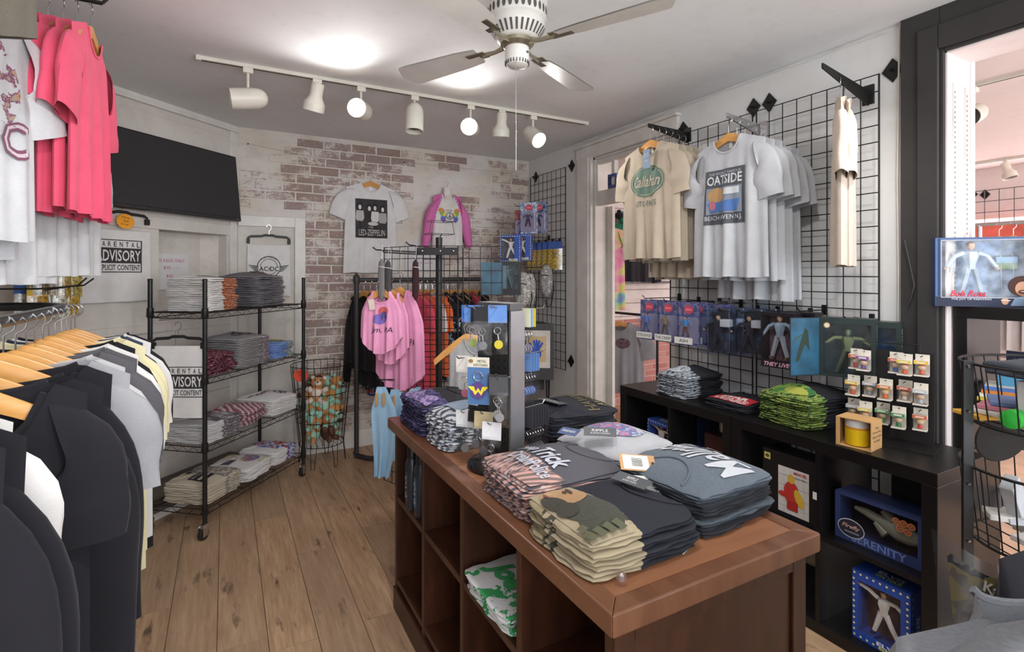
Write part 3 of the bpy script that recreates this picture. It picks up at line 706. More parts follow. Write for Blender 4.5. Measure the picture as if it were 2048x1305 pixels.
b.tube([(-cx, -.045, -.28), (-cx, -.045, -.72)], .0012, 5); b.build('pull_chain', CHROME(), fan)
b = MB()
for k in range(34): b.ball((-cx, -.045, -.5-k*.0066), .0024, 6)
b.build('chain_beads', CHROME(), fan)['kind'] = 'stuff'
# ---------------------------------------------------------------- television on the slanted wall
pR = onD(479, 440, .09); sR = (pR-diag(0, 0, .09)).dot(DV); pL = onD(206, 400, .09); sL = (pL-diag(0, 0, .09)).dot(DV); zb, zt_ = 1.865, 2.355
XA = DV*-1; tilt = math.radians(-6)
Mtv = Matrix((( XA.x, -DN.x, 0, 0), (XA.y, -DN.y, 0, 0), (0, 0, 1, 0), (0, 0, 0, 1)))
Mtv.translation = diag((sR+sL)/2, zb, .105); Mtv = Mtv @ Matrix.Rotation(tilt, 4, 'X'); W2 = (sL-sR)/2
tv = thing('television', 'flat black television mounted high on the slanted white wall', 'television', M=Mtv)
MB().bb((-W2, -.002, 0), (W2, .035, zt_-zb)).build('casing', paint('#1c1b1c', .4), tv, smooth=0, bevel=.004)
MB().bb((-W2+.008, -.0035, .022), (W2-.008, -.002, zt_-zb-.009)).build('screen', paint('#363537', .33, 0, .04, 40), tv, smooth=0)  # screen grey is lightened to stand in for the room's reflection
b = MB(); b.bb((-W2+.004, -.005, .003), (W2-.004, -.002, .018)); b.build('bottom_bezel', paint('#39383a', .25), tv, smooth=0)
p = Pr(lambda x, y, e: V((x, -.0052-e*.3, y)), .0005); p.rect(W2-.035, .0105, .02, .004, '#8a8a8c', 1); p.build(tv, 'maker_mark')
MB().bb((-.12, .035, .15), (.12, .13, .35)).build('wall_bracket', BLKM(), tv, smooth=0)
# ---------------------------------------------------------------- cloth squares on clip hangers
def clip_hanger(M, hw, label, group='black clip hangers'):
    r = thing('clip_hanger', label, 'hanger', M=M, group=group); b = MB()
    pts = [(-hw, 0, -.035), (-hw, 0, -.012), (-hw+.018, 0, 0), (-.05, 0, .004), (-.03, 0, .012), (.03, 0, .012), (.05, 0, .004), (hw-.018, 0, 0), (hw, 0, -.012), (hw, 0, -.035)]
    b.tube(pts, .0085, 6, flat=.6); b.build('bar', paint('#242323', .45), r)
    for s in (-1, 1): MB().bb((s*hw-.011, -.012, -.055), (s*hw+.011, .012, -.02)).build('clip', paint('#1d1c1c', .5), r, smooth=0, bevel=.002)
    MB().tube([(0, 0, .01), (0, 0, .045), (.014, 0, .06), (.016, 0, .08), (0, 0, .096), (-.016, 0, .084), (-.018, 0, .076)], .0018, 6).build('hook', CHROME(), r)
    return r
def cloth_square(M, w, h, name, label, pr, fold=.005, mat='#dddbd9', taper=.04, seed=1):
    b = MB()
    def yy(x, z): return fold*math.sin(x*30+seed)*(-z/h)+fold*.6*nz(x*8, z*8, seed)
    def fn(u, v): z = -h*v; x = (u-.5)*w*(1+taper*v); return (x, yy(x, z), z+.004*nz(x*9, seed)*v)
    b.grid(fn, 18, 14); b.grid(lambda u, v: tuple(V(fn(u, v))+V((0, .002, 0))), 18, 14, flip=True)
    o = b.build(name, cloth(mat, .02), M=M); tag(o, label, 'fabric print')
    p = Pr(lambda x, z, e: V((x, yy(x, z)-e-.0015, z)), .001); pr(p); p.build(o); return o
def advisory(cx, cy, w):
    h = w*.68; k = '#3b383a'
    def f(p):
        p.rect(cx, cy, w, h, k); p.rect(cx, cy+h*.36, w*.94, h*.22, '#dcdad8', 4); p.rect(cx, cy-h*.345, w*.94, h*.25, '#dcdad8', 4)
        for i, c in enumerate('PARENTAL'): p.text(c, cx-w*.41+i*w*.117, cy+h*.36, w*.062, h*.155, k, bold=.012)
        p.text('ADVISORY', cx, cy+h*.015, w*.92, h*.34, '#e4e2e0', bold=.012); p.text('EXPLICIT CONTENT', cx, cy-h*.345, w*.9, h*.17, k, bold=.01)
    return f
def wallM(p, nx, ny): # frame with x to the right as seen from the room, -y out of the wall (nx,ny) = outward normal
    n = V((nx, ny, 0)).normalized(); x = V((-n.y, n.x, 0)); M = Matrix(((x.x, -n.x, 0, p[0]), (x.y, -n.y, 0, p[1]), (0, 0, 1, p[2]), (0, 0, 0, 1))); return M
p1 = onD(250, 462, .03); cloth_square(wallM(p1+V((-.03, -.03, 0)), DN.x, DN.y), .40, .43, 'fabric_square', 'white cloth with a black parental advisory box, below the television', advisory(0.0, -.155, .29), seed=2)
ph = onD(245, 428, .03); clip_hanger(wallM(ph, DN.x, DN.y), .155, 'black clip hanger with an orange price burst, below the television')
def burst(M, r, label, lines, col='#f0a02c', ink='#5a3a12'):
    b = MB(); n = 36; pl = [((r if i % 2 else r*.88)*math.cos(2*PI*i/n), (r if i % 2 else r*.88)*.82*math.sin(2*PI*i/n)) for i in range(n)]
    b.prism(pl, -.0005, .0005); o = b.build('price_tag', paint(col, .6), M=M, smooth=0); tag(o, label, 'price tag')
    p = Pr(lambda x, z, e: V((x, -.0006-e, z)), .0004)
    for i, t in enumerate(lines): p.text(t, (i % 2)*.006-.003, r*.38-i*r*.36, r*(.8 if i != 1 else .55), r*.2, ink, rot=-.03, shear=.2)
    p.build(o, 'handwriting'); return o
burst(wallM(onD(251, 443, .05), DN.x, DN.y) @ TR(ry=.1), .058, 'orange starburst price tag on the clip hanger below the television', ['TEA', 'LENGTHS', '$10.00'])
psg = onD(350, 544, -.155)
b = MB(); b.bb((-.15, -.0006, -.125), (.15, .0006, .125)); o = b.build('paper_sign', paint('#d9d7d8', .8, 0, .02), M=wallM(psg+V((-.03, -.03, 0)), DN.x, DN.y), smooth=0); tag(o, 'white paper sign in the wall niche with pink rack price', 'sign')
p = Pr(lambda x, z, e: V((x, -.0007-e, z)), .0005); p.text('THIS RACK ONLY', .0, .078, .23, .022, '#c04a7c'); p.text('$20', -.02, .028, .05, .022, '#c04a7c'); p.text('or  2  for', .055, .026, .06, .012, '#b9a6ae'); p.text('$35', .0, -.03, .05, .022, '#c04a7c'); p.build(o)
# the winged emblem cloth on the white panel
pa = onY(538, 478, YB-.03); ha = onY(538, 474, YB-.03); clip_hanger(wallM(ha, 0, -1), .145, 'black clip hanger on the white panel beside the brick wall')
def winged(p):
    k = '#333'; k = '#333333'; p.ring(0, -.17, .085, .085, .07, k); p.ring(0, -.17, .062, .062, .06, k)
    p.text('FOR THOSE', 0, -.097, .12, .013, k, bend=9); p.rect(0, -.185, .17, .034, '#dddbd9', 3); p.text('AC DC', 0, -.185, .14, .036, k, bold=.02); p.poly([(.006, -.16), (-.008, -.188), (.002, -.186), (-.006, -.212), (.012, -.18), (.0, -.182)], k)
    for s in (-1, 1):
        for i in range(4): p.poly([(s*.075, -.165-i*.012), (s*(.145-i*.012), -.155-i*.013), (s*(.14-i*.012), -.161-i*.013), (s*.075, -.173-i*.012)], k)
cloth_square(wallM(pa+V((0, 0, -.05)), 0, -1), .30, .40, 'fabric_square', 'white cloth with a winged round emblem on the panel by the brick wall', winged, seed=5)
# ---------------------------------------------------------------- shirts displayed on the brick wall
hb = onY(742, 365, YB-.04); Mh = wallM(hb, 0, -1); hanger(Mh, 'wooden hanger on the brick wall holding the white band photo shirt', hw=.15, drop=.07)
T = Tee(w=.43, h=.76, sl=.18, sang=22, th=.045, fold=.006, seed=3, nw=.085, nd=.07, slope=.34, flare=2.0, sw=.085)
o = garment(T, Mh @ TR((0, 0, -.012)), cloth('#dcdadb', .02), 'band_shirt', 'white tee with a black four-person photo print on the brick wall'); necktag(o, T)
p = Pr(lambda x, z, e: T.front(x, z, e), .002); p.rect(0, -.30, .27, .33, '#343234', 10)
for i, (x, zz, hr) in enumerate(((-.098, -.20, '#b9b5b4'), (-.02, -.21, '#4a4747'), (.028, -.205, '#d8d4d2'), (.092, -.215, '#a5a1a0'))):
    p.ell(x, zz, .021, .03, '#151415'); p.ell(x, zz-.006, .013, .02, '#d6d2d0'); p.poly([(x-.03, zz-.035), (x+.03, zz-.035), (x+.036, zz-.10), (x+.02, zz-.125), (x-.03, zz-.12), (x-.036, zz-.09)], hr if i != 1 else '#2b2a2b')
p.ell(.01, -.345, .045, .016, '#c9c5c3'); p.text('THE', -.01, -.375, .04, .014, '#c9c6c4'); p.text('LED-ZEPPELIN', 0, -.42, .22, .05, '#cfccca'); p.build(o)
hb = onY(895, 386, YB-.085); Mh = wallM(hb, 0, -1)
bf = thing('child_bust_form', 'white hanging child bust form under the pink sleeved shirt', 'display form', M=Mh)
MB().lathe([(.0, .05), (.035, .048), (.038, .03), (.036, -.01), (.05, -.03), (.085, -.045), (.105, -.07), (.10, -.2), (.09, -.3)], 20).build('torso', paint('#d8d3cb', .5), bf, M=Matrix.Diagonal((1, .42, 1, 1)))
MB().tube([(0, 0, .045), (0, 0, .075), (.012, 0, .088), (0, 0, .1), (-.012, 0, .09)], .0016, 6).build('hook', CHROME(), bf)
T = Tee(w=.29, h=.50, sl=.40, sang=10, th=.10, fold=.004, seed=5, nw=.055, nd=.05, slope=.35, sw=.058)
o = T.body().build('raglan_shirt', cloth('#dcd8d6', .02), M=Mh @ TR((0, 0, -.01))); tag(o, 'small white raglan shirt with pink sleeves and a butterfly peace print', 'shirt'); o.data.materials.append(cloth('#d273ac', .04))
n0 = 2*26*20
for k, pl in enumerate(o.data.polygons):
    if k >= n0: pl.material_index = 1
    else:
        c = pl.center
        if c.z > -.19 and abs(c.x) > .052+(-c.z)*.36: pl.material_index = 1
T.collar().build('collar', cloth('#c9669f', .04), o)
p = Pr(lambda x, z, e: T.front(x, z, e), .002); p.text('NOW', 0, -.155, .06, .018, '#5b6b86')
for s in (-1, 1):
    for c, a, e2, r1, r2 in (('#d98a4a', .072, -.16, .03, .022), ('#7fae5a', .062, -.19, .032, .02), ('#4a7fc0', .06, -.225, .022, .03), ('#8a5ab0', .055, -.245, .016, .02), ('#e0c84a', .05, -.195, .014, .02)): p.ell(s*a, e2, r1, r2, c, 14, rot=s*.6)
p.ring(0, -.205, .034, .034, .14, '#55606e'); p.rect(0, -.205, .005, .064, '#55606e', 3); p.line([(0, -.205), (-.022, -.228)], .005, '#55606e'); p.line([(0, -.205), (.022, -.228)], .005, '#55606e'); p.text('HOPE', 0, -.262, .07, .018, '#5b6b86'); p.build(o)
# ---------------------------------------------------------------- rolling wire shelf
SA = math.atan2(.74, .623); SL, SDp = .93, .36; S0 = V((-.098, 3.37, 0)); MS = TR(S0, SA)
SX = V((math.cos(SA), math.sin(SA), 0)); SY = V((-math.sin(SA), math.cos(SA), 0))
sh = thing('wire_shelf', 'black wire shelving unit on castors loaded with folded shirts', 'shelf', M=MS); MSB = paint('#1b1a1a', .35, 0, .1)
for x in (0, SL):
    for y in (0, SDp):
        b = MB(); b.tube([(x, y, .085), (x, y, 1.43)], .0125, 10)
        for zz in (.17, .515, .895, 1.26): b.lathe([(.0145, -.028), (.019, -.02), (.017, .028), (.014, .03)], 10, 0, Matrix.Translation((x, y, zz-.012)))
        b.lathe([(.0135, 0), (.0135, .008), (.01, .012)], 10, 0, Matrix.Translation((x, y, 1.43))); b.build('post', MSB, sh)
        c = MB(); c.bb((x-.022, y-.014, .062), (x+.016, y+.014, .085)); c.bb((x-.03, y-.017, .02), (x+.008, y-.014, .075)); c.bb((x-.03, y+.014, .02), (x+.008, y+.017, .075)); co = c.build('castor', CHROME(), sh, smooth=0, bevel=.002)
        MB().lathe([(.012, -.011), (.03, -.011), (.032, -.007), (.032, .007), (.03, .011), (.012, .011)], 18).build('wheel', paint('#201f1f', .5), co, M=TR((x-.012, y, .032), rx=PI/2))
LV = (.16, .505, .885, 1.25)
for zz in LV:
    b = MB(); r = .0028
    for y in (0, SDp):
        for dz in (0, -.03): b.tube([(0, y, zz+dz), (SL, y, zz+dz)], r, 5)
        n = 22; b.tube([(SL*i/n, y, zz-(i % 2)*.03) for i in range(n+1)], .0018, 4)
    for x in (0, SL):
        for dz in (0, -.03): b.tube([(x, 0, zz+dz), (x, SDp, zz+dz)], r, 5)
        n = 10; b.tube([(x, SDp*i/n, zz-(i % 2)*.03) for i in range(n+1)], .0018, 4)
    for i in range(1, 15): y = SDp*i/15; b.tube([(0, y, zz), (SL, y, zz)], .0016, 4)
    for x in (SL/3, SL*2/3): b.tube([(x, 0, zz-.004), (x, SDp, zz-.004)], r, 5)
    s_ = b.build('shelf', MSB, sh)
MB().bb((.02, .01, LV[3]+.003), (SL-.02, SDp-.01, LV[3]+.0045)).build('shelf_liner', paint('#2c2b2b', .6), sh, smooth=0)
def sp(x, y, lev, rz=0): return MS @ TR((x, y, LV[lev]+(.005 if lev == 3 else .003)), rz)
def quick(lev, x, y, n, w, d, h, mat, lt, lr, grp, pf=None, rz=0, seed=1, **kw): return stack(sp(x, y, lev, rz), n, w, d, h, mat, 'folded_tee', lt, lr, grp, pf, seed=seed, **kw)
M1 = printed('#dcdad8', ['#b0453e', '#d2a050', '#a03c48', '#8c4a52'], 75, .42, '+x', .0, stretch=(1, 1, 2.5))
def pf1(p): p.poly([(-.06, -.02), (-.02, .03), (.03, .02), (.07, .05), (.06, 0), (.10, -.05), (.03, -.04), (.0, -.08)], '#3a6cc0'); p.poly([(.06, -.09), (.13, -.04), (.14, .08), (.09, .06)], '#c0503c')
quick(3, .18, .17, 9, .28, .27, .021, M1, 'white tee with a blue shape, top of the red-edged stack on the top wire shelf', 'white tee with red and yellow edge print on the top wire shelf', 'white tees with red print, top wire shelf', pf1, .06, 11)
M2 = printed('#77757a', ['#9a9395', '#474d66'], 60, .45, '+x', .02, stretch=(1, 1, 2.5))
quick(3, .64, .19, 9, .33, .29, .022, M2, 'grey tee on top of the taller grey stack, top wire shelf', 'grey tee with dark printed edge on the top wire shelf', 'grey tees, top wire shelf', lambda p: p.ell(0, -.05, .07, .045, printed('#77757a', ['#8a5550', '#6a6a70'], 40, .42), 16), .08, 12, puff=.03)
M3 = printed('#7c4a58', ['#45232d', '#94606c'], 45, .42); quick(2, .155, .16, 5, .25, .28, .022, M3, 'maroon tee on top of its crumpled pile, second wire shelf', 'maroon printed tee on the second wire shelf', 'maroon tees, second wire shelf', None, .12, 13, puff=.03, jit=.015)
M4 = printed('#8d8b8c', ['#5f4656', '#c5c0c2', '#6a5160'], 50, .43, '+x', .03, stretch=(1, 1, 2))
def pf4(p):
    c = '#5d4350'; p.ring(.02, -.02, .055, .06, .28, c, a0=.6, a1=5.6); p.line([(.09, -.1), (.10, .08)], .018, c); p.line([(.06, 0), (.13, 0)], .014, c); p.ring(-.05, -.04, .03, .035, .4, c)
quick(2, .45, .17, 8, .29, .30, .022, M4, 'grey tee with plum letters topping the middle pile, second wire shelf', 'grey tee with plum checked edge on the second wire shelf', 'grey plum-print tees, second wire shelf', pf4, -.04, 14, puff=.028)
M5 = printed('#7f9bd0', ['#c9c86a', '#4a5a78', '#8fb0dd'], 30, .5, '+x', .02, stretch=(1, 1, 2)); quick(2, .77, .18, 5, .24, .27, .02, M5, 'pale blue tee with yellow print topping its pile, second wire shelf', 'pale blue tee on the second wire shelf', 'pale blue tees, second wire shelf', lambda p: p.rect(.03, -.03, .10, .12, printed('#6b7f8a', ['#d8cf62', '#4a5140'], 26, .42), 5), .1, 15)
M6 = printed('#c9c7c8', ['#6c6468', '#8b868c'], 34, .44, '+x', -.02, stretch=(1, 1, 1.6))
quick(1, .18, .17, 6, .30, .30, .017, M6, 'white tee with a dark photo block topping the left pile, third wire shelf', 'white tee with dark photo edges on the third wire shelf', 'white photo tees, third wire shelf', lambda p: (p.rect(.04, -.03, .20, .2, printed('#625b60', ['#8d868a', '#cfcacb'], 16, .5), 6)), .03, 16)
M7 = stripes('#b8a9ab', '#8c5560', 9, (0, 0, .7), 6); quick(1, .475, .19, 5, .25, .28, .018, M7, 'rumpled red plaid grey tee, third wire shelf', 'grey tee with red plaid edge on the third wire shelf', 'red plaid tees, third wire shelf', None, .2, 17, puff=.03, jit=.02)
def pf8(p):
    c = '#7e3040'; p.text('THE', -.09, .06, .05, .03, c, rot=.35, bold=.02); p.text('CLASH', .0, .03, .16, .05, c, rot=.12, bold=.03); p.ell(.05, -.06, .04, .045, printed('#55535a', ['#b9b6b8'], 40, .5), 14, rot=.3); p.line([(.02, -.02), (.1, -.09)], .012, '#4a484e')
quick(1, .765, .17, 5, .27, .31, .02, cloth('#d9d7d6', .02), 'white tee with maroon lettering at the end of the third wire shelf', 'white tee beneath the maroon-lettered one on third wire shelf', 'white lettered tees, third wire shelf', pf8, -.06, 18, puff=.03)
M9 = printed('#bcb2a0', ['#8e8a86', '#6d6a70', '#cbc6bd'], 30, .47, '+x', .0, stretch=(1, 1, 1.5))
def pf9(p): p.rect(-.05, -.02, .10, .10, '#1f1f20', 3); p.text('NEVER FORGET', -.05, .005, .085, .018, '#d0cec8'); p.rect(-.05, -.035, .08, .02, '#d8d5cf', 2); p.text('THE LEGACY', -.05, -.035, .07, .012, '#333333')
quick(0, .18, .17, 6, .30, .30, .018, M9, 'beige tee with a black label patch on the bottom wire shelf', 'beige tee with blurred print on the bottom wire shelf', 'beige tees, bottom wire shelf', pf9, .04, 19, ctag='#1f1f20')
M10 = printed('#d6d4d4', ['#c9b04a', '#7a6a9a', '#c06a8a', '#6a90c0'], 30, .52, '+x', .03, stretch=(1, 1, 2))
quick(0, .48, .17, 5, .27, .30, .017, M10, 'white tee with rainbow print, middle of the bottom wire shelf', 'white tee with coloured edge, middle of bottom wire shelf', 'rainbow print tees, bottom wire shelf', lambda p: (p.rect(-.05, .04, .08, .06, '#55505c', 3), p.ell(.06, -.04, .07, .05, printed('#b8a0a8', ['#d0b84a', '#6a78a8', '#b06070'], 26, .4), 18)), .08, 20)
M11 = printed('#d8d6d5', ['#3f5da8', '#b8505a', '#3a3c50'], 30, .46, '+x', .0, stretch=(1, 1, 2))
quick(0, .775, .18, 5, .26, .30, .017, M11, 'white tee with blue and red scene at the end of the bottom wire shelf', 'white tee with blue-red edge, end of bottom wire shelf', 'blue and red print tees, bottom wire shelf', lambda p: p.rect(.03, -.01, .16, .17, printed('#4f6cb4', ['#cfcbd0', '#b0525c', '#30323c'], 20, .46), 6), .05, 21)
# the second advisory cloth, clipped on the near end of the shelf
Me = MS @ TR((-.03, SDp*.40, 1.05), -PI/2+.25)
clip_hanger(Me @ TR((0, 0, .06)), .135, 'black clip hanger hooked on the near end of the wire shelf'); cloth_square(Me @ TR((0, -.002, .02)), .28, .40, 'fabric_square', 'white cloth with a black parental advisory box on the end of the wire shelf', advisory(.02, -.20, .25), seed=8)
# ---------------------------------------------------------------- wire basket of plush toys
BC = V((.66, 4.30, 0)); bk = thing('wire_basket', 'tall round black wire basket on hairpin legs full of plush toys', 'basket', BC); MBW = paint('#1a1919', .45)
def br(z): return .165+(.225-.165)*(z-.16)/.61
b = MB()
for z in (.16, .345, .56, .77): b.tube([(br(z)*math.cos(a), br(z)*math.sin(a), z) for a in [2*PI*i/32 for i in range(32)]], .003, 5, closed=True)
for i in range(26): a = 2*PI*i/26; b.tube([(br(.16)*math.cos(a), br(.16)*math.sin(a), .16), (br(.77)*math.cos(a), br(.77)*math.sin(a), .77)], .0018, 4)
for i in range(-3, 4): q = math.sqrt(.165**2-(i*.045)**2); b.tube([(i*.045, -q, .16), (i*.045, q, .16)], .0018, 4)
b.build('wire_body', MBW, bk)
for a in (-1.1, -.05, 1.2, 2.6, 4.2):
    q = V((math.cos(a), math.sin(a), 0)); s_ = V((-q.y, q.x, 0)); MB().tube([q*.16+s_*.025+V((0, 0, .18)), q*.178+s_*.012+V((0, 0, .003)), q*.178-s_*.012+V((0, 0, .003)), q*.16-s_*.025+V((0, 0, .18))], .0028, 5).build('hairpin_leg', MBW, bk)
burst(wallM(BC+V((-.17, -.16, .72)), -.55, -.83), .06, 'orange-red starburst price tag on the rim of the plush basket', ['PLUSH', '$12'], '#e85a3c', '#7a2015')
rq = random.Random(9); PC = [('#c98f5a', '#9fd0bd', 'tan and mint'), ('#9fd0bd', '#c98f5a', 'mint and tan'), ('#4a3028', '#6a4a3c', 'dark brown'), ('#d9a8a0', '#e0d4c8', 'pale pink'), ('#c98f5a', '#e0d4c8', 'tan and cream')]
def plush(loc, s, c, rot):
    o = thing('plush_toy', c[2]+' plush toy in the wire basket', 'plush toy', group=c[2]+' plush toys in the basket', M=TR(loc, rot[0], rot[1], rot[2], s)); a, e = cloth(c[0], .08), cloth(c[1], .08)
    q = MB(); q.ball((0, 0, 0), .062, 12, 0, (1, .85, 1.1))
    for x, y, z in ((.05, -.03, .03), (-.05, -.03, .03), (.04, -.03, -.06), (-.04, -.03, -.06)): q.tube([(x*.6, y*.4, z*.6), (x*1.2, y*1.1, z*1.05), (x*1.5, y*1.6, z*1.2)], [.02, .022, .016], 8, 1)
    q.ball((0, -.052, 0), .035, 8, 1, (1, .4, 1.1)); q.build('body', [a, e], o)
    q = MB(); q.ball((0, -.01, .092), .05, 12, 0, (1.1, .95, .9)); q.ball((0, -.05, .08), .024, 10, 1, (1.3, .8, .8))
    for x in (-1, 1): q.ball((x*.042, 0, .132), .018, 8, 1, (1, .5, 1))
    q.build('head', [a, e], o); q = MB()
    for x in (-1, 1): q.ball((x*.022, -.052, .105), .0065, 6)
    q.ball((0, -.071, .085), .008, 6); q.build('eyes_and_nose', paint('#15110f', .2), o)
k = 0
for z, n, rr in ((.245, 4, .075), (.355, 5, .085), (.46, 5, .092), (.55, 4, .09)):
    for i in range(n):
        a = 2*PI*i/n+z*7+.3; plush(BC+V((rr*math.cos(a), rr*math.sin(a), z)), .95, PC[k % 5 if k % 3 else 0], (a+PI/2+rq.uniform(-.4, .4), rq.uniform(-.5, .5), rq.uniform(-.5, .5))); k += 1
# ================================================================ clothes rail at the left
RX, RZ = -.45, 1.36; rk = thing('clothes_rail', 'black looped clothes rail packed with shirts at the left', 'clothes rack', (0, 0, 0)); MRL = paint('#171616', .28, 0, .1)
lp = [(RX, -.3, RZ)]+[(RX, .1*i, RZ) for i in range(0, 22)]+[(RX-.25+.25*math.cos(a), 2.12+.22*math.sin(a), RZ) for a in [PI*i/12 for i in range(13)]]+[(RX-.5, 2.1-.2*i, RZ) for i in range(1, 12)]
MB().tube(lp, .0145, 10).build('rail_loop', MRL, rk)
for y in (-.1, 2.1):
    b = MB(); b.tube([(RX-.25, y, .03), (RX-.25, y, RZ-.05)], .016, 10); b.tube([(RX, y, RZ), (RX-.25, y, RZ-.05), (RX-.5, y, RZ)], .010, 8); b.build('upright', MRL, rk)
    MB().tube([(RX-.02, y, .016), (RX-.5, y, .016)], .016, 10).build('foot', MRL, rk)
W_, K_, G_, CH_, NV, CR, LG = '#d6d4d2', '#222126', '#97979b', '#58575b', '#3b4259', '#d8d0aa', '#b9b9bb'
GL = [(2.29, K_, 'tee', 'black tee at the far end'), (2.24, W_, 'tee', 'white tee next to the far end'), (2.18, NV, 'tee', 'navy blue tee'), (2.12, CR, 'tee', 'cream yellow tee'), (2.05, CR, 'tee', 'cream tee in front of the yellow one'), (1.99, K_, 'tee', 'black tee behind the charcoal ones'), (1.93, W_, 'tee', 'white tee behind the charcoal ones'), (1.86, CH_, 'tee', 'charcoal tee behind another charcoal tee'), (1.79, CH_, 'tee', 'charcoal heather tee with a broad shoulder'),
      (1.71, LG, 'tee', 'pale grey tee behind the grey heather one'), (1.63, G_, 'tee', 'grey heather tee'), (1.54, K_, 'long', 'black sweatshirt behind the wide-necked one'), (1.42, K_, 'long', 'black sweatshirt with a wide neckline'), (1.30, K_, 'tee', 'black tee before the wide-necked sweatshirt'),
      (1.16, W_, 'tee', 'white tee showing a thin shoulder edge'), (1.06, K_, 'long', 'black sweatshirt, third from the near end'), (.97, K_, 'long', 'black sweatshirt, second from the near end'), (.90, W_, 'tee', 'cream-white tee at the near end')]
rg = random.Random(21)
for i, (y, c, kind, lab) in enumerate(GL):
    z = RZ-.086+rg.uniform(-.004, .004); a = rg.uniform(-.07, .07); M = TR((RX-(.12 if y < .95 else .08 if c == W_ and y < 1.3 else .03 if y < 1.2 else .0), y, z), a)
    hanger(M, 'wooden hanger under the '+lab+', left rail', 'wooden hangers on the left rail', hw=.185, drop=.09)
    th = .05; T = Tee(w=.45+rg.uniform(-.02, .02)+(.04 if c in (CH_, G_) else 0), h=.72+(.06 if c == K_ else 0)+rg.uniform(-.03, .03), sl=.20 if kind == 'tee' else .50, sang=3, th=th, fold=.006, seed=i+30, nw=.15, nd=.14, slope=.50, sw=.09, flare=.2, bulge=.012)
    cm = c
    o = garment(T, M @ TR((0, 0, -.012)), cloth(cm, .05 if c in (G_, CH_, LG) else .03), 'hanging_tee' if kind == 'tee' else 'hanging_sweatshirt', lab+' on the left clothes rail', 'shirt', 'shirts on the left clothes rail', NX=20)
# ---------------------------------------------------------------- shirts on wall arms above the rail
GPM = TR((XL+.035, 2.2, 0), PI/2); gp = thing('wire_grid', 'black wire grid on the left wall behind the upper shirts', 'grid panel', M=GPM); grid_panel(MB(), 1.5, .9, 2.5).build('wire_mesh', BLKM(), gp)
def arm(p0, p1, label, group='black display arms'):
    b = MB(); b.tube([p0, p1], .008, 6); d = (V(p1)-V(p0)).normalized(); b.tube([p1, V(p1)+d*.015+V((0, 0, .02))], .006, 6); o = b.build('display_arm', BLKM()); return join(o, gp, GPM)
def hang(p, n, T, mat, lab, name='hanging_tee', grp=None, hl=True, hw=.185, drop=.08, hlab=None):
    M = wallM(p, n[0], n[1])
    if hl: hanger(M, hlab or 'wooden hanger in the '+lab, grp and 'hangers of the '+grp, hw, drop)
    return garment(T, M @ TR((0, 0, -.012)), mat, name, lab, 'shirt', grp)
pk = cloth('#dc5672', .05)
arm((XL+.04, 2.50, 2.5), (-.40, 2.44, 2.475), 'black display arm carrying the pink tees')
for i in range(5):
    T = Tee(w=.49, h=.67+.012*(i % 3), sl=.23, sang=14, th=.045, fold=.008, seed=50+i, slope=.40, nw=.09)
    hang((-.60+i*.042, 2.455-.005*i, 2.385-.004*i), (.995, -.04), T, pk, 'pink tee, '+ORD[4-i]+' from the front of the upper left arm', grp='pink tees on the upper left arm')
gw = cloth('#c4c4c6', .05)
arm((XL+.04, 2.62, 2.21), (-.46, 2.60, 2.20), 'black display arm hidden behind the pink tees')
for i in range(4):
    T = Tee(w=.47, h=.63+.012*(i % 2), sl=.20, sang=14, th=.04, fold=.010, seed=60+i, slope=.40)
    hang((-.655+i*.045, 2.60, 2.115), (.98, -.2), T, gw, 'pale grey tee below the pink ones, '+ORD[3-i]+' from the front', grp='pale grey tees below the pink tees')
wt = cloth('#c9cacd', .05); nn = (.93, -.37)
arm((XL+.04, 2.0, 2.335), (-.42, 1.74, 2.32), 'black display arm carrying the large printed tee')
pc = at(-92, -75, 1.36)
for i in range(3):
    T = Tee(w=.52, h=.70, sl=.21, sang=20, th=.06, fold=.010, seed=70+i, slope=.36, sw=.10)
    q = pc-V((nn[0], nn[1], 0))*(.06*(2-i))+V((-.0, .04*(2-i), -.05*(2-i)))
    o = hang(q, nn, T, wt, ['pale grey tee, last behind the large printed one', 'pale grey tee right behind the large printed one', 'large pale grey tee with a maroon figure print at upper left'][i], grp='pale grey tees on the near left arm')
p = Pr(lambda x, z, e: T.front(x, z, e), .0015); m1 = printed('#c9cacd', ['#8a5a72', '#a99a8a', '#c98a5a', '#6a6a62'], 26, .50)
p.ell(.04, -.27, .13, .16, m1, 24); p.poly([(-.02, -.12), (.05, -.17), (.09, -.13), (.06, -.2), (.0, -.19)], '#8f4f6a')
for k, (x, c) in enumerate(((-.06, 'R'), (.05, 'E'), (.15, 'C'))): p.text(c, x, -.41, .085, .11, '#7b4a60', bold=.01); p.text(c, x, -.41, .072, .095, '#c9b9c0', bold=-.005); p.text(c, x, -.41, .055, .075, '#7b4a60')
p.build(o)
for i in range(3):
    T = Tee(w=.48, h=.62+.02*i, sl=.19, sang=14, th=.05, fold=.008, seed=80+i, slope=.38)
    hang(at(-14+i*14, 150, 1.78-i*.05)+V((0, 0, .0)), (.96, -.28), T, wt, 'pale grey tee in the lower row behind the printed one, '+ORD[2-i]+' from front', grp='pale grey tees in the lower left row', hl=False)
T = Tee(w=.5, h=.60, sl=0, th=.06, fold=.01, seed=91, curve=.05)
o = hang(at(-225, -10, 1.02)+V((0, 0, .585)), (.7, -.7), T, cloth('#5c574e', .1), 'taupe garment hem hanging close overhead at far left', 'taupe_garment', hl=False)
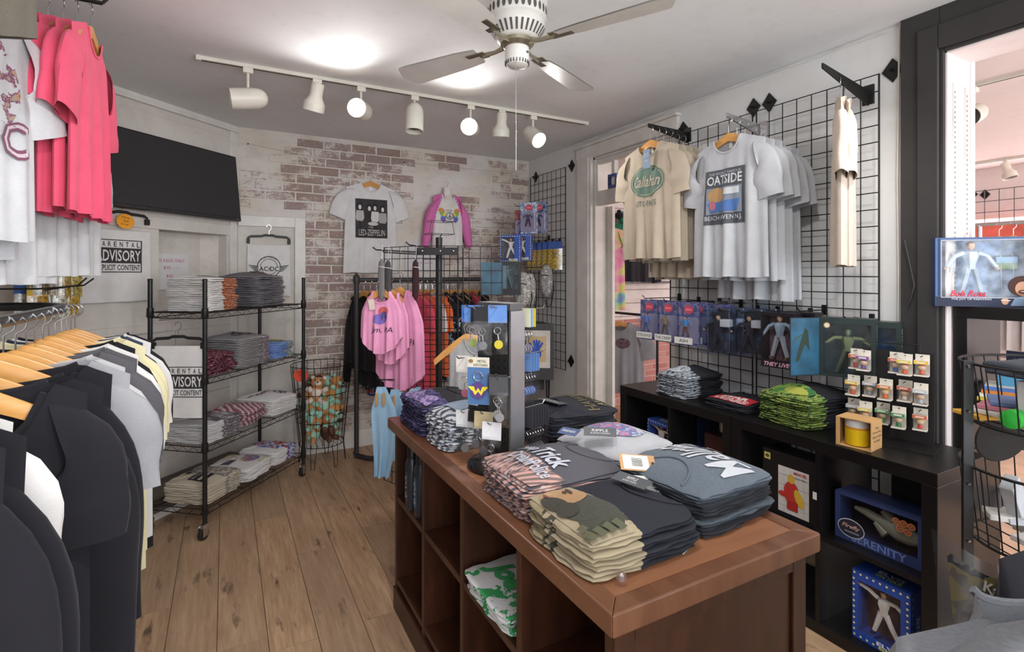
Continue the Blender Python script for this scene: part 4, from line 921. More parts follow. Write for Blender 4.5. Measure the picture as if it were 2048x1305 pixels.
# ---------------------------------------------------------------- bagged goods on pegs against the slanted wall
def bagged(p, n, w, h, card, body, label, group, txt=None):
    r = thing('bagged_goods', label, 'packaged goods', M=wallM(p, *n), group=group)
    MB().bb((-w/2, -.001, -h*.28), (w/2, .001, 0)).build('header_card', paint(card, .5, 0, .1), r, smooth=0)
    b = MB(); b.grid(lambda u, v: ((u-.5)*w, -.012*math.sin(u*PI)*math.sin(v*PI)-.001, -h*.28-h*.72*v), 6, 6); b.grid(lambda u, v: ((u-.5)*w, .006*math.sin(u*PI)*math.sin(v*PI)+.001, -h*.28-h*.72*v), 6, 6, flip=True)
    b.build('contents', printed(body, [dk(body, .6), '#e8e2c8'], 60, .5), r)
    MB().grid(lambda u, v: ((u-.5)*w*1.04, -.016*math.sin(u*PI)-.002, -h*.26-h*.76*v), 5, 3).build('bag_film', clear('#fffdf5', .18), r); return r
bc = [('#d8b84a', '#caa23a'), ('#e8e2d8', '#8a7a4a'), ('#c8405a', '#d8d4d0'), ('#e6d690', '#d4b040'), ('#2a2a30', '#b89a40'), ('#d0c8a0', '#c8b860'), ('#3a5a9a', '#d8d8d8'), ('#e0d0a0', '#b09030')]
for i, (px, py, o_) in enumerate(((66, 528, .10), (82, 526, .16), (97, 528, .14), (112, 532, .1), (128, 535, .12), (146, 535, .08), (40, 570, .12), (58, 572, .10), (75, 575, .16), (100, 570, .08), (120, 572, .10), (140, 572, .08))):
    c = bc[i % 8]; bagged(onD(px, py, .06+o_), (DN.x, DN.y), .05+.02*(i % 3), .16, c[0], c[1], 'small bagged accessory with '+['yellow', 'white', 'red', 'pale yellow', 'black', 'cream', 'blue', 'tan'][i % 8]+' card, '+('upper' if i < 6 else 'lower')+' row behind the left rail', 'bagged accessories behind the left rail')
b = MB()
for dx in (0, 1):
    a0 = at(80+dx*8, 578+dx*3, 2.35); a1 = at(168+dx*14-dx*26, 571, 2.25); b.tube([a0, a1, a1+(a1-a0).normalized()*.06+V((0, 0, .025))], .0035, 6)
a0 = at(80, 578, 2.35); b.tube([a0, a0+V((-.5, .1, 0))], .004, 6); tag(b.build('peg_hook', BLKM()), 'black double prong hook in front of the advisory cloth', 'hook')
# ================================================================ clothes rack in front of the brick wall
GY = 4.28; GZ = 1.42; gr = thing('garment_rack', 'dark pipe garment rack standing before the brick wall', 'clothes rack', (0, 0, 0)); MPI = paint('#383739', .45, 0, .12)
x0 = onY(713, 560, GY).x; x1 = 2.08
MB().tube([(x0, GY, GZ), (x1, GY, GZ)], .019, 10).build('top_rail', MPI, gr)
for x in (x0, x1):
    b = MB(); b.tube([(x, GY, .03), (x, GY, GZ)], .019, 10); b.lathe([(.026, -.03), (.028, 0), (.026, .03), (.012, .045), (.004, .055)], 10, 0, Matrix.Translation((x, GY, GZ))); b.build('upright', MPI, gr)
    MB().tube([(x-.0, GY+.05, .022), (x, GY-.02, .022), (x+.06 if x == x0 else x-.06, GY-.12, .022), (x+.2 if x == x0 else x-.2, GY-.24, .022)], .02, 8).build('foot', MPI, gr)
def rackg(x, c, label, T, cat='shirt', name='hanging_garment', rz=0.1, mat=None, hang_=True):
    M = TR((x, GY, GZ-.092), -PI/2+rz)
    if hang_: hanger(M, 'wooden hanger of the '+label, 'wooden hangers on the pipe rack', hw=.19)
    return garment(T, M @ TR((0, 0, -.012)), mat or cloth(c, .04), name, label, cat, 'clothes on the pipe rack', NX=16)
RG = [(.06, '#232224', 'black long top at the left end of the pipe rack', .62, .62), (.11, '#2a292b', 'black jersey top second on the pipe rack', .75, .5), (.16, '#3a3540', 'dark patterned top third on the pipe rack', .8, .2), (.21, '#d8d5d2', 'white jersey with striped hem on the pipe rack', .86, .2), (.27, '#d6d2cf', 'white top behind the jersey on the pipe rack', .8, .2), (.47, '#e0566e', 'coral pink top on the pipe rack', .95, .2), (.53, '#e2604f', 'orange red top on the pipe rack', .8, .2), (.58, '#dcd6d2', 'white top beside the orange one on the pipe rack', .9, .2), (.64, '#e8703f', 'orange top behind the grid post on the pipe rack', .7, .2), (.70, '#23252e', 'black tee with pale blue print on the pipe rack', .75, .2), (.78, '#20202a', 'navy black tee behind the grid on the pipe rack', .75, .2), (.86, '#25252c', 'black tee right of the grid pole on the pipe rack', .75, .2), (.94, '#b04055', 'dark red tee on the pipe rack', .7, .2), (1.02, '#2a2c38', 'dark tee at the right of the pipe rack', .72, .2), (1.10, '#cfcac6', 'pale tee near the right end of the pipe rack', .72, .2)]
for i, (dx, c, lab, h, sl) in enumerate(RG):
    T = Tee(w=.42, h=h, sl=sl, sang=8, th=.05, fold=.008, seed=100+i, nw=.085, slope=.4, sw=.08, bulge=.01); m = None
    if i == 9: m = printed('#23252e', ['#8fb4c8', '#5f8298'], 22, .52, '-z', .25)
    if i == 2: m = printed('#3a3540', ['#8a8488', '#1c1a1e'], 40, .5, '-z', .45)
    o = rackg(x0+dx, c, lab, T, rz=.35+.05*nz(i*2.3), mat=m, name='hanging_jersey' if 'jersey' in lab else 'hanging_garment')
    if i == 3:
        p = Pr(lambda x, z, e: T.front(x, z, e), .0015)
        for zz, cc in ((-.80, '#3a4f9a'), (-.825, '#b8443a'), (-.85, '#3a4f9a')): p.rect(0, zz, .40, .02, cc, 8)
        p.text('B', -.09, -.5, .07, .1, '#5a4a34'); p.build(o)
# ================================================================ spinning grid rack beside the wooden table
SPC = at(878, 548, 3.32); SPC.z = 0; spn = thing('grid_spinner', 'black wire grid spinner rack with a central pole behind the table', 'display rack', SPC); MGB = paint('#222122', .4, 0, .1)
MB().tube([(0, 0, .02), (0, 0, 1.70)], .0215, 12).build('pole', MGB, spn)
b = MB()
for k in range(4): a = k*PI/2+.4; b.tube([(0, 0, .05), (.16*math.cos(a), .16*math.sin(a), .04), (.30*math.cos(a), .30*math.sin(a), .02)], .014, 8)
b.build('base', MGB, spn)
b = MB()
for z in (1.72, 1.80): b.tube([(-.085, -.05, z), (.085, -.05, z), (.06 if z > 1.75 else .085, .05, z), (-.06 if z > 1.75 else -.085, .05, z)], .002, 5, closed=True)
for x in (-.085, .085): b.tube([(x, -.05, 1.72), (x*.8, -.05, 1.80)], .002, 5)
b.tube([(0, 0, 1.69), (0, -.05, 1.72)], .003, 5); b.build('sign_holder', MGB, spn)
PT = 1.64
def panel_M(p0, p1): d = V(p1)-V(p0); return TR(((p0[0]+p1[0])/2, (p0[1]+p1[1])/2, 0), math.atan2(d.y, d.x)), d.length
RVl = RV*1; Fl = FV*1
cA, cB = RVl*-.125-Fl*.10, RVl*.13-Fl*.10
for nm, q0, q1 in (('front_grid', cA, cB), ('left_grid', RVl*-.37+Fl*.10, cA), ('right_grid', cB, RVl*.40-Fl*.02), ('rear_grid', RVl*-.12+Fl*.12, RVl*.14+Fl*.12)):
    M, L = panel_M(q0, q1); o = grid_panel(MB(), L, .13, PT, .0762, .0026, 5).build('grid_panel', MGB, spn, M=M)
M, L = panel_M(cA, cB); MB().bb((-L/2, -.006, PT-.055), (L/2, .004, PT-.01)).build('top_bracket', MGB, spn, M=M, smooth=0, bevel=.002)
b = MB()
for x in (-.09, .02, .1): b.ball((x, -.007, PT-.032), .006, 8)
b.build('bolts', CHROME(), spn, M=M)['kind'] = 'stuff'
def armloc(px, d): q = at(px, 548, d); return q
# arms pointing left from the spinner
for i, (pxa, pya, pxb, pyb, d, lab) in enumerate(((752, 500, 838, 505, 3.18, 'upper left black arm of the grid spinner'), (768, 505, 838, 509, 3.12, 'upper left inner black arm of the grid spinner'), (760, 760, 838, 760, 3.15, 'lower left black arm of the grid spinner'), (818, 490, 842, 494, 3.25, 'short black arm at the top of the grid spinner'))):
    a0, a1 = at(pxa, pya, d), at(pxb, pyb, d); dd = (a0-a1).normalized(); b = MB(); b.tube([a1, a0, a0+dd*.02+V((0, 0, .015))], .0042, 6)
    join(b.build('display_arm', MGB), spn, Matrix.Translation(SPC))
# pink sleeveless baby tops
pks = cloth('#e39bbf', .03)
for i, (px, py, d, w, h, ang, lab) in enumerate(((800, 580, 3.16, .33, .60, .55, 'long pink sleeveless top at the back of the spinner arm'), (781, 585, 3.10, .24, .42, .50, 'pink sleeveless top in the middle of the spinner arm'), (763, 582, 3.00, .25, .36, .30, 'small pink sleeveless top with a purple picture, spinner arm'))):
    n = -FV*math.cos(ang)-RV*math.sin(ang)*(.6); M = wallM(at(px, py, d), n.x, n.y)
    T = Tee(w=w, h=h, sl=0, th=.05, fold=.008, seed=120+i, nw=.05, nd=.07, slope=.35, tank=True, curve=.10, flare=1.5)
    hanger(M @ TR((0, 0, .01)), 'small wooden hanger in the '+lab, 'small hangers on the spinner', hw=.085, drop=.05)
    cordm = MB().tube([(0, 0, .09), (.004, 0, .25)], .0012, 5)
    o = garment(T, M, pks, 'baby_vest', lab, 'shirt', 'pink baby tops on the spinner'); cordm.build('cord', paint('#d8d6d2', .7), o)
    p = Pr(lambda x, z, e: T.front(x, z, e), .001)
    if i == 2: p.ell(.02, -.115, .03, .025, '#c9605a'); p.ell(.0, -.16, .04, .03, '#7a6ab8'); p.ell(.025, -.145, .02, .03, '#5a4a8a'); p.text('Jim, PA', .01, -.225, .13, .04, '#2a2530', shear=.2)
    else: p.text('PA', .07 if i else .10, -.21-.1*(1-i), .035, .04, '#3a3038', shear=.1)
    p.build(o)
    if i == 2: tag(MB().box((-.055, -.035, -.07), (.035, .002, .06)).build('price_label', paint('#d9cfc0', .7), M=M @ TR(ry=-.15), smooth=0), 'cream hang tag on the small pink top', 'tag')
# dark slim slippers hanging in pairs
for i, (px, py, d, c, lab) in enumerate(((763, 560, 2.98, '#8a8888', 'grey slim slipper hanging above the pink tops'), (776, 562, 3.00, '#5b5557', 'dark grey slim slipper hanging above the pink tops'), (831, 560, 3.05, '#4a3236', 'dark maroon slim slipper hanging beside the grid'))):
    r = thing('hanging_slipper', lab, 'slipper', M=wallM(at(px, py, d), -.6, -.8)); b = MB()
    b.grid(lambda u, v: (.028*(1-.25*math.sin(v*PI))*math.sin(v*PI)**.4*math.cos(2*PI*u), .012*math.sin(2*PI*u), (.5-v)*.24), 12, 12, wrap=True); b.build('sole', stripes(c, dk(c, .6), 40, (0, 0, 0), 1), r)
    MB().tube([(0, 0, .11), (.01, -.01, .2)], .0012, 4).build('string', paint('#d8d6d2', .7), r)
    MB().tube([(-.025, 0, .07), (0, -.02, .075), (.025, 0, .07)], .002, 4).build('strap', paint('#d8d6d2', .7), r)
# pale blue baby clothes with wooden pegs
lb = cloth('#9dc3de', .04)
for i, (px, py, d, w, h, lab) in enumerate(((762, 775, 3.02, .11, .52, 'long pale blue baby garment hanging from the lower spinner arm'), (786, 780, 3.12, .10, .42, 'shorter pale blue baby garment hanging from the lower spinner arm'), (822, 778, 3.1, .07, .16, 'small pale blue cloth behind the folded purple shirt'), (836, 775, 3.16, .06, .14, 'smaller pale blue cloth by the grid post'))):
    M = wallM(at(px, py, d), -.45, -.9); b = MB()
    def fn(u, v, w=w, h=h, i=i): z = -h*v; ww = w*(.45+.55*min(1, v*4))*(1+.3*math.sin(v*4+i)); return ((u-.5)*ww+.02*math.sin(v*3+i), .018*math.sin(u*13+i)*v, z)
    b.grid(fn, 12, 14); b.grid(lambda u, v: tuple(V(fn(u, v))+V((0, .012, 0))), 12, 14, flip=True)
    o = tag(b.build('baby_garment', lb, M=M), lab, 'baby clothes', 'pale blue baby clothes')
    tag(MB().tube([(0, 0, 0), (0, 0, .03), (.01, 0, .045), (0, 0, .06)], .0012, 4).build('wire_hook', CHROME(), M=M), 'wire hook of the '+lab, 'hook')
    if i < 2:
        for s in ((-.02, .02) if i == 0 else (.01,)):
            pg = thing('clothes_peg', 'wooden clothes peg '+('left' if s < 0 else 'right' if i == 0 else 'alone')+' on the '+('long' if i == 0 else 'shorter')+' pale blue garment', 'clothes peg', M=M @ TR((s, -.022, -.06)))
            for q in (-1, 1): MB().bb((-.006, q*.004-.003, -.04), (.006, q*.004+.003, .03)).build('peg_half', MHW, pg, smooth=0, bevel=.001)
            MB().tube([(-.007, 0, .0), (.007, 0, .0)], .004, 6).build('spring', CHROME(), pg)
# grey tee on a hanger leaning off the right of the spinner
Mg = wallM(at(932, 672, 2.72), -.45, -.9) @ TR(ry=-.22); hanger(Mg, 'wooden hanger sticking out of the grey tee by the key ring stand', hw=.19); T = Tee(w=.30, h=.55, sl=0, th=.05, fold=.008, seed=140, nw=.06, slope=.6)
garment(T, Mg @ TR((.05, 0, -.02), ry=.2), cloth('#a7a7a8', .05), 'hanging_tee', 'grey tee hanging between the grid spinner and the key ring stand')
join(MB().tube([at(932, 640, 2.72), at(900, 636, 3.2)], .004, 6).build('display_arm', MGB), spn, Matrix.Translation(SPC))
# paper notice on the bricks behind the spinner
pn = onY(845, 515, YB-.012); o = tag(MB().bb((-.16, -.0005, -.13), (.16, .0005, .13)).build('paper_notice', paint('#d4d1d2', .8, 0, .02), M=wallM(pn, 0, -1), smooth=0), 'white paper notice on the brick wall behind the spinner', 'sign')
p = Pr(lambda x, z, e: V((x, -.0006-e, z)), .0005); p.text('QUESTIONS?', -.02, .05, .24, .03, '#a58aa8'); p.text('Just ask', .0, -.05, .2, .03, '#a58aa8'); p.build(o)
# ================================================================ wire grid in the corner with toys on hooks
XG = XR-.05; y0g, y1g = 3.83, 4.43; zg0, zg1 = .62, 2.41
cg = thing('wire_grid', 'narrow black wire grid in the corner beside the white doorway', 'grid panel', M=TR((XG, (y0g+y1g)/2, 0), PI/2)); grid_panel(MB(), y1g-y0g, zg0, zg1).build('wire_mesh', BLKM(), cg)
def diamond(p, label):
    r = thing('wall_bracket', label, 'bracket', p, group='diamond grid brackets'); MB().prism([(0, .055), (.045, 0), (0, -.055), (-.045, 0)], -.003, .003).build('plate', BLKM(), r, M=TR((.018, 0, 0), PI/2), smooth=0)
    MB().tube([(.016, 0, 0), (-.02, 0, 0)], .006, 6).build('pin', BLKM(), r)
for y, z, l in ((y1g-.02, 2.42, 'at the top of the corner grid near the bricks'), (y0g-.03, 2.42, 'at the top of the corner grid near the doorway'), (y0g-.02, .70, 'at the foot of the corner grid')): diamond((XR-.022, y, z), 'black diamond bracket '+l)
def peg(p, L, label, n=(-1, 0)):
    n = V((n[0], n[1], 0)); b = MB(); b.tube([p, V(p)+n*L, V(p)+n*(L+.02)+V((0, 0, .02))], .003, 6); b.box(p, (.012, .02, .05)); return tag(b.build('peg_hook', BLKM()), label, 'hook', 'peg hooks on the wire grids')
def carded(p, n, w, h, d, card, body, label, group=None, txt=None, name='carded_toy', fig=None):
    r = thing(name, label, 'packaged toy', M=wallM(p, *n), group=group)
    bc_ = MB().bb((-w/2, -.001, -h), (w/2, .001, 0)).build('backing_card', printed(card[0], card[1:], 30, .5) if len(card) > 1 else paint(card[0], .5), r, smooth=0)
    b = MB(); b.bb((-w*.42, -d, -h*.95), (w*.42, -.001, -h*.33)); bl_ = b.build('blister', clear('#f4f8ff', .07), r, smooth=0, bevel=.004)
    pc_ = Pr(lambda x, z, e: V((x, -.001-e*.5, z)), .0008); pc_.ell(0, -h*.17, w*.22, h*.10, '#b8485a', 16); pc_.rect(0, -h*.17, w*.3, h*.05, '#d8707a', 2); pc_.rect(0, -h*.64, w*.9, h*.6, '#8d8698', 2); pc_.build(bc_, 'card_emblem')
    q = MB(); figure(q, TR((0, -d*.6, -h*.78)), h*.45, (0, 1, 2, 3)); q.build('toy_figure', [paint(c, .5) for c in body], r)
    if txt:
        pp = Pr(lambda x, z, e: V((x, -d-.001-e, z)), .0008); pp.rect(0, -h*.87, w*.84, h*.15, '#dad8d2', 2); pp.text(txt, 0, -h*.87, w*.76 if len(txt) > 5 else w*.4, h*.07, '#2a282c', bold=.01); pp.build(bl_, 'name_label')
    return r
HB = (-.75, -.66)
for i, (px, py, d, c) in enumerate(((1046, 420, 4.42, ('#7a4a52', '#b0705a', '#3a4a7a')), (1058, 405, 4.36, ('#7088a8', '#c0c4cc', '#4a5a80')), (1078, 405, 4.42, ('#3f4a6a', '#8090a8', '#7a4a50')))):
    carded(at(px, py, d), HB, .15, .26, .035, c, ('#c9a080', '#2a2420', '#3a4a6a', '#2a2a30'), ['red figure pack on the top hook of the corner grid', 'pale blue figure pack on the top hook of the corner grid', 'navy figure pack on the top hook of the corner grid'][i], 'carded toys on the corner grid')
def elvis(w, h):
    pass
def fr_dots(p, w, h, n=9):
    for i in range(n):
        for s in (0, 1): p.ell(-w*.46+i*w*.92/(n-1), h*(.045 if s else .955), .0035*w/.16, .0035*w/.16, '#e8e0b0', 8, k=1)
    m = int(n*1.3)
    for i in range(1, m):
        for s in (-1, 1): p.ell(s*w*.46, h*.045+i*h*.91/m, .0035*w/.16, .0035*w/.16, '#e8e0b0', 8, k=1)
def rock_front(p, w, h): fr_dots(p, w, h); p.text('ELVIS', w*.16, h*.10, w*.42, h*.055, '#e8e8f0', bold=.03); p.text('ON TOUR', w*.18, h*.045, w*.4, h*.045, '#d8d84a', bold=.03)
def rock_top(p, w, d): p.text('ELVIS', w*.05, d*.08, w*.45, d*.22, '#e8e8f0', bold=.03); p.text('ON TOUR', w*.07, -d*.18, w*.45, d*.2, '#c8d84a', bold=.03)
def rock_side(p, d, h):
    p.text('STATE', -d*.0, h*.5, h*.26, d*.24, '#d8d8e0', rot=PI/2, bold=.03); p.text('GOOD', d*.26, h*.5, h*.2, d*.16, '#a8c84a', rot=PI/2, bold=.02); p.ell(0, h*.14, d*.26, d*.26, '#b8502a'); p.ell(0, h*.11, d*.14, d*.14, '#2a1a2a')
    for i in range(9):
        for s in (-1, 1): p.ell(s*d*.42, h*.05+i*h*.11, .003, .003, '#c8c8d8', 6, k=1)
ROCK = [(.17, ('#c09070', '#241c1a', '#d8d4d0', '#d8d4d0'), dict(arms=((-.7, .55), (.6, .25)), legs=(.14, .24)), 0)]
for i, (px, py, d) in enumerate(((1022, 525, 4.30), (1044, 522, 4.40))):
    q = at(px, py, d); toybox(wallM(q, -.62, -.78), .17, .08, .22, '#2f4f9f', 'figure_box', ['blue boxed white-suited singer figure, front of the corner grid hook', 'blue boxed figure behind another on the corner grid hook'][i], win=(.08, .7, .1, .92), inner='#4a4a58', figs=ROCK, pr=rock_front, side=rock_side, group='blue figure boxes on the corner grid')
for i in range(5):
    q = V((XG-.05, 4.28-.09*i, 1.76)); bagged(q, HB, .13, .25, '#3f5aa0', '#c9a838', 'yellow figure in a blue-edged bag, '+ORD[i]+' from the left, corner grid', 'yellow bagged figures on the corner grid')
for i, (py, px) in enumerate(((408, 1040), (472, 1050), (535, 1040))):
    q = at(px+40, py, 4.6); q = V((XG, q.y if q.y < y1g else y1g-.05, q.z)); peg((XG, 4.15-.05*i, q.z), .32,  'black peg hook '+['highest', 'in the middle', 'lowest'][i]+' on the corner grid')
for k_, y_ in enumerate((4.28, 4.16, 4.04, 3.92)): peg((XG, y_, 1.765), .05, 'short black peg, '+ORD[k_]+' from the bricks, holding the yellow bags')
# silver waist bags and a white pouch on the grid
def waist_bag(p, n, c, label, sx=1):
    r = thing('waist_bag', label, 'bag', M=wallM(p, *n)); b = MB(); fs = printed(c, [dk(c, .75), dk(c, 1.1)], 40, .45)
    b.ball((0, -.02, -.13), .1, 16, 0, (.8*sx, .42, 1.45)); b.build('pouch', fs, r); MB().tube([(-.05*sx, -.062, -.08), (0, -.066, -.075), (.05*sx, -.06, -.085)], .004, 5).build('zip', paint('#8a8a90', .3, 1), r)
    MB().tube([(-.05*sx, 0, -.02), (0, .0, .01), (.06*sx, 0, -.03), (.08*sx, 0, -.2), (.05*sx, 0, -.34), (.0, 0, -.37), (-.02, 0, -.3)], .006, 6, flat=.3).build('strap', paint('#2a292b', .7), r)
waist_bag(at(1045, 548, 4.25), (-.7, -.7), '#b9b6b0', 'silver waist bag with a pink badge on the corner grid'); waist_bag(at(1062, 550, 4.36), (-.9, -.4), '#b0aeab', 'silver waist bag behind the first one on the corner grid', .7); peg((XG, 4.0, 1.53), .10, 'black peg hook holding the long-strapped bag'); waist_bag(V((XG-.08, 4.0, 1.535)), (-.8, -.6), '#c2c0be', 'grey waist bag with a long black strap on the corner grid', .75)
# dark boxed figure with a blue cover leaning there
toybox(wallM(at(1016, 590, 4.1), -.55, -.83), .2, .07, .26, '#24282c', 'figure_box', 'black boxed figure with an open blue cover under the corner grid hook', inner='#20303a', figs=[(.18, ('#4a6a6a', '#20302c', '#3a5a5a', '#2a4a4a'), {}, 0)])
o = tag(MB().bb((-.1, -.002, 0), (.1, .002, .25)).build('open_cover', paint('#1f5068', .4, 0, .35, 8), M=wallM(at(988, 590, 4.05), -.2, -.98), smooth=0), 'blue printed cover flap beside the black figure box in the corner', 'box cover')
# ================================================================ folding chair and framed hand print in the corner
ch = thing('folding_chair', 'black folding chair with a brown seat, folded against the corner wall', 'chair', V((2.33, 4.02, 0)), rz=-.5); MCF = paint('#2b2a2b', .4)
b = MB()
for s in (-1, 1): b.tube([(s*.21, .12, .01), (s*.21, .03, .55), (s*.20, -.02, 1.0), (s*.16, -.03, 1.04)], .011, 8)
b.tube([(-.16, -.03, 1.04), (.16, -.03, 1.04)], .011, 8); b.build('rear_frame', MCF, ch)
b = MB()
for s in (-1, 1): b.tube([(s*.19, -.16, .01), (s*.19, -.08, .4), (s*.18, -.05, .78), (s*.14, -.05, .82)], .011, 8)
b.tube([(-.14, -.05, .82), (.14, -.05, .82)], .011, 8); b.tube([(-.19, -.13, .15), (.19, -.13, .15)], .008, 8); b.build('front_frame', MCF, ch)
MB().box((0, -.062, .63), (.33, .02, .36)).build('seat', paint('#3e3334', .55), ch, M=TR(rx=-.06), smooth=0, bevel=.008); MB().box((0, -.03, .93), (.34, .012, .2)).build('backrest', paint('#353436', .55), ch, smooth=0, bevel=.005)
fr = thing('framed_print', 'framed print of a blue hand leaning behind the folded chair', 'picture', M=wallM(at(1072, 760, 4.5), -.55, -.8) @ TR(rx=-.12)); MB().bb((-.15, 0, 0), (.15, .012, .48)).build('frame', paint('#3a393b', .5), fr, smooth=0); MB().bb((-.12, -.002, .1), (.12, 0, .42)).build('paper', paint('#cfcac2', .7), fr, smooth=0)
p = Pr(lambda x, z, e: V((x, -.002-e, z)), .0006); p.rect(.0, .26, .17, .22, '#c9b088', 2); p.ell(0, .22, .045, .05, '#2f55b8')
for k, a in enumerate((-.75, -.25, .05, .35, .7)): p.line([(math.sin(a)*.03, .24+math.cos(a)*.02), (math.sin(a)*.085, .24+math.cos(a)*.1)], .018, '#2f55b8')
p.rect(-.1, .24, .03, .2, '#3f5ab0', 2); p.build(fr)
b = MB(); [b.tube([(s*.1, .1, .002), (0, .03, .30)], .008, 6) for s in (-1, 1)]; b.tube([(-.15, 0, -.0), (-.13, .0, -.30)], .008, 6)
# ================================================================ wooden cube table
IX0, IX1, IY0, IY1, IZ = .63, 1.28, .765, 2.30, .834
MWD = wood('walnut', '#2a1710', '#412418', '#56321f', .38, (1, 5, 5), 5); MWT = wood('table_top', '#835940', '#99694b', '#ab7f5d', .34, (6, 1, 6), 4); MWE = wood('table_edge', '#593828', '#754d37', '#876047', .34, (1, 6, 6), 4)
isl = thing('display_table', 'brown wooden cube display table stacked with folded shirts', 'table', (0, 0, 0))
MB().bb((IX0+.045, IY0+.045, IZ-.03), (IX1-.045, IY1-.045, IZ-.0015)).build('tabletop', MWT, isl, smooth=0)
def mit(a, c, d, e, z0, z1): # a four-cornered board
    b = MB(); b.add([(x, y, z) for z in (z0, z1) for x, y in (a, c, d, e)], [(3, 2, 1, 0), (4, 5, 6, 7), (0, 1, 5, 4), (1, 2, 6, 5), (2, 3, 7, 6), (3, 0, 4, 7)]); return b
g = .0008; e_ = .046
for q in (((IX0, IY0), (IX1, IY0), (IX1-e_, IY0+e_), (IX0+e_, IY0+e_)), ((IX1, IY0), (IX1, IY1), (IX1-e_, IY1-e_), (IX1-e_, IY0+e_)), ((IX1, IY1), (IX0, IY1), (IX0+e_, IY1-e_), (IX1-e_, IY1-e_)), ((IX0, IY1), (IX0, IY0), (IX0+e_, IY0+e_), (IX0+e_, IY1-e_))):
    mit(*q, IZ-.045, IZ+.001).build('edge_board', MWE, isl, smooth=0, bevel=.004)
bx0, bx1, by0, by1 = IX0+.025, IX1-.025, IY0+.03, IY1-.03; zb = IZ-.045
yd = [by0+(by1-by0)*i/4 for i in range(5)]; th = .024
for i, y in enumerate(yd):
    y_ = max(by0+th/2, min(by1-th/2, y)); MB().bb((bx0, y_-th/2, .10), (bx1, y_+th/2, zb)).build('upright_panel' if 0 < i < 4 else 'end_panel', MWD, isl, smooth=0, bevel=.0015)
for z, nm in ((.12, 'bottom_board'), (.48, 'middle_shelf')):
    for i in range(4): MB().bb((bx0+.002, yd[i]+(th if i == 0 else th/2), z), (bx1-.02, yd[i+1]-(th if i == 3 else th/2), z+.024)).build(nm, MWD, isl, smooth=0, bevel=.0015)
MB().bb((bx1-.018, by0+th, .144), (bx1-.006, by1-th, zb)).build('back_panel', MWD, isl, smooth=0)
b = MB(); b.bb((bx0-.006, by0-.006, 0), (bx1+.006, by1+.006, .10)); b.build('plinth', MWD, isl, smooth=0, bevel=.003)
for x0_, x1_, z0_, z1_, nm in ((bx0, bx0+.05, .10, zb, 'stile'), (bx1-.05, bx1, .10, zb, 'stile'), (bx0+.05, bx1-.05, zb-.04, zb, 'rail')): MB().bb((x0_, by0-.008, z0_), (x1_, by0, z1_)).build(nm, MWD, isl, smooth=0, bevel=.002)
# scuffs and the tape end on the top
ZT = IZ+.0015
def istk(x, y, rz, n, w, d, h, mat, lt, lr, grp, pf=None, seed=1, **kw): return stack(TR((x, y, ZT), rz), n, w, d, h, mat, 'folded_tee', lt, lr, grp, pf, seed=seed, **kw)
Q = -PI/2
MA = printed('#2f2e33', ['#39365a', '#4d4870', '#6a5f88', '#26242c'], 40, .44, '-y', .02, stretch=(1, .5, 3))
istk(.80, 2.095, Q, 6, .31, .27, .0195, MA, 'charcoal tee with purple print topping the far stack on the table', 'charcoal tee with purple edges, far stack on the table', 'charcoal purple-print tees on the table', lambda p: p.poly([(-.12, -.10), (-.05, -.04), (.03, -.08), (.10, -.03), (.14, -.11), (.02, -.125), (-.08, -.125)], printed('#5d5580', ['#9a86b0', '#3a3658'], 30, .45)), seed=31, puff=.028)
MZ = stripes('#c9ccd2', '#565c68', 9, (0, .5, .6), 9)
istk(.80, 1.835, Q+.06, 7, .205, .24, .017, MZ, 'blue grey tee with zebra stripes beside the key ring stand', 'zebra striped tee beside the key ring stand', 'zebra striped tees on the table', lambda p: p.rect(0, -.03, .12, .09, cloth('#8796a8', .05), 4), seed=32, puff=.03, collar=False)
MC = printed('#2b2b2f', ['#26262e', '#303138'], 10, .5)
def pfc(p):
    p.text('HAWKINS', .0, -.04, .24, .05, '#8d8456', bold=.01); p.text('HAWKINS', .0, -.04, .235, .044, '#3a3830', bold=-.012); p.text('AV CLUB', .0, -.10, .18, .035, '#8d8456')
istk(1.155, 1.68, -Q-.05, 10, .28, .30, .0125, MC, 'charcoal tee with outlined gold letters topping the dark stack', 'dark tee in the gold-lettered stack behind the key ring stand', 'dark gold-lettered tees on the table', pfc, seed=33, puff=.03, mats=[cloth('#2b2b2f', .04), cloth('#26272f', .04), cloth('#222733', .04)])
MD_ = printed('#55545a', ['#a9827c', '#c0a59c', '#7e8aa0'], 28, .46, '-y', .06, stretch=(3, .6, 3))
def pfd(p):
    c = '#b4b7c2'; m = stripes('#c29a92', '#7a6a66', 14, (0, 0, .5), 1); p.poly([(.02, -.155), (.13, -.15), (.14, -.05), (.10, -.06), (.07, -.10)], m)
    p.text('Cheap', -.09, -.03, .10, .045, c, shear=.25, bold=.02, rot=.1); p.text('Trick', .03, -.02, .13, .065, c, shear=.25, bold=.03); p.text('Dream', -.02, -.085, .11, .045, c, shear=.25, bold=.025); p.text('Police', .07, -.085, .09, .045, c, shear=.25, bold=.02)
istk(.83, 1.275, Q, 7, .29, .33, .0125, MD_, 'grey tee with pale script lettering on the near left of the table', 'grey tee with striped pink edges near the left of the table', 'grey script tees on the table', pfd, seed=34, puff=.03, mats=[MD_, stripes('#b9938c', '#5b565c', 10, (0, .3, .2), 2)])
ME = cloth('#a3a4a8', .06)
istk(1.14, 1.38, Q+.2, 4, .30, .28, .02, ME, 'pale grey tee with blue and red print at the middle of the table', 'pale grey tee under the blue-red printed one on the table', 'pale grey tees on the table', lambda p: (p.ell(-.02, .02, .11, .09, printed('#a3a4a8', ['#5f6a98', '#b86a78', '#7a86b0'], 30, .44), 20)), seed=35, puff=.045)
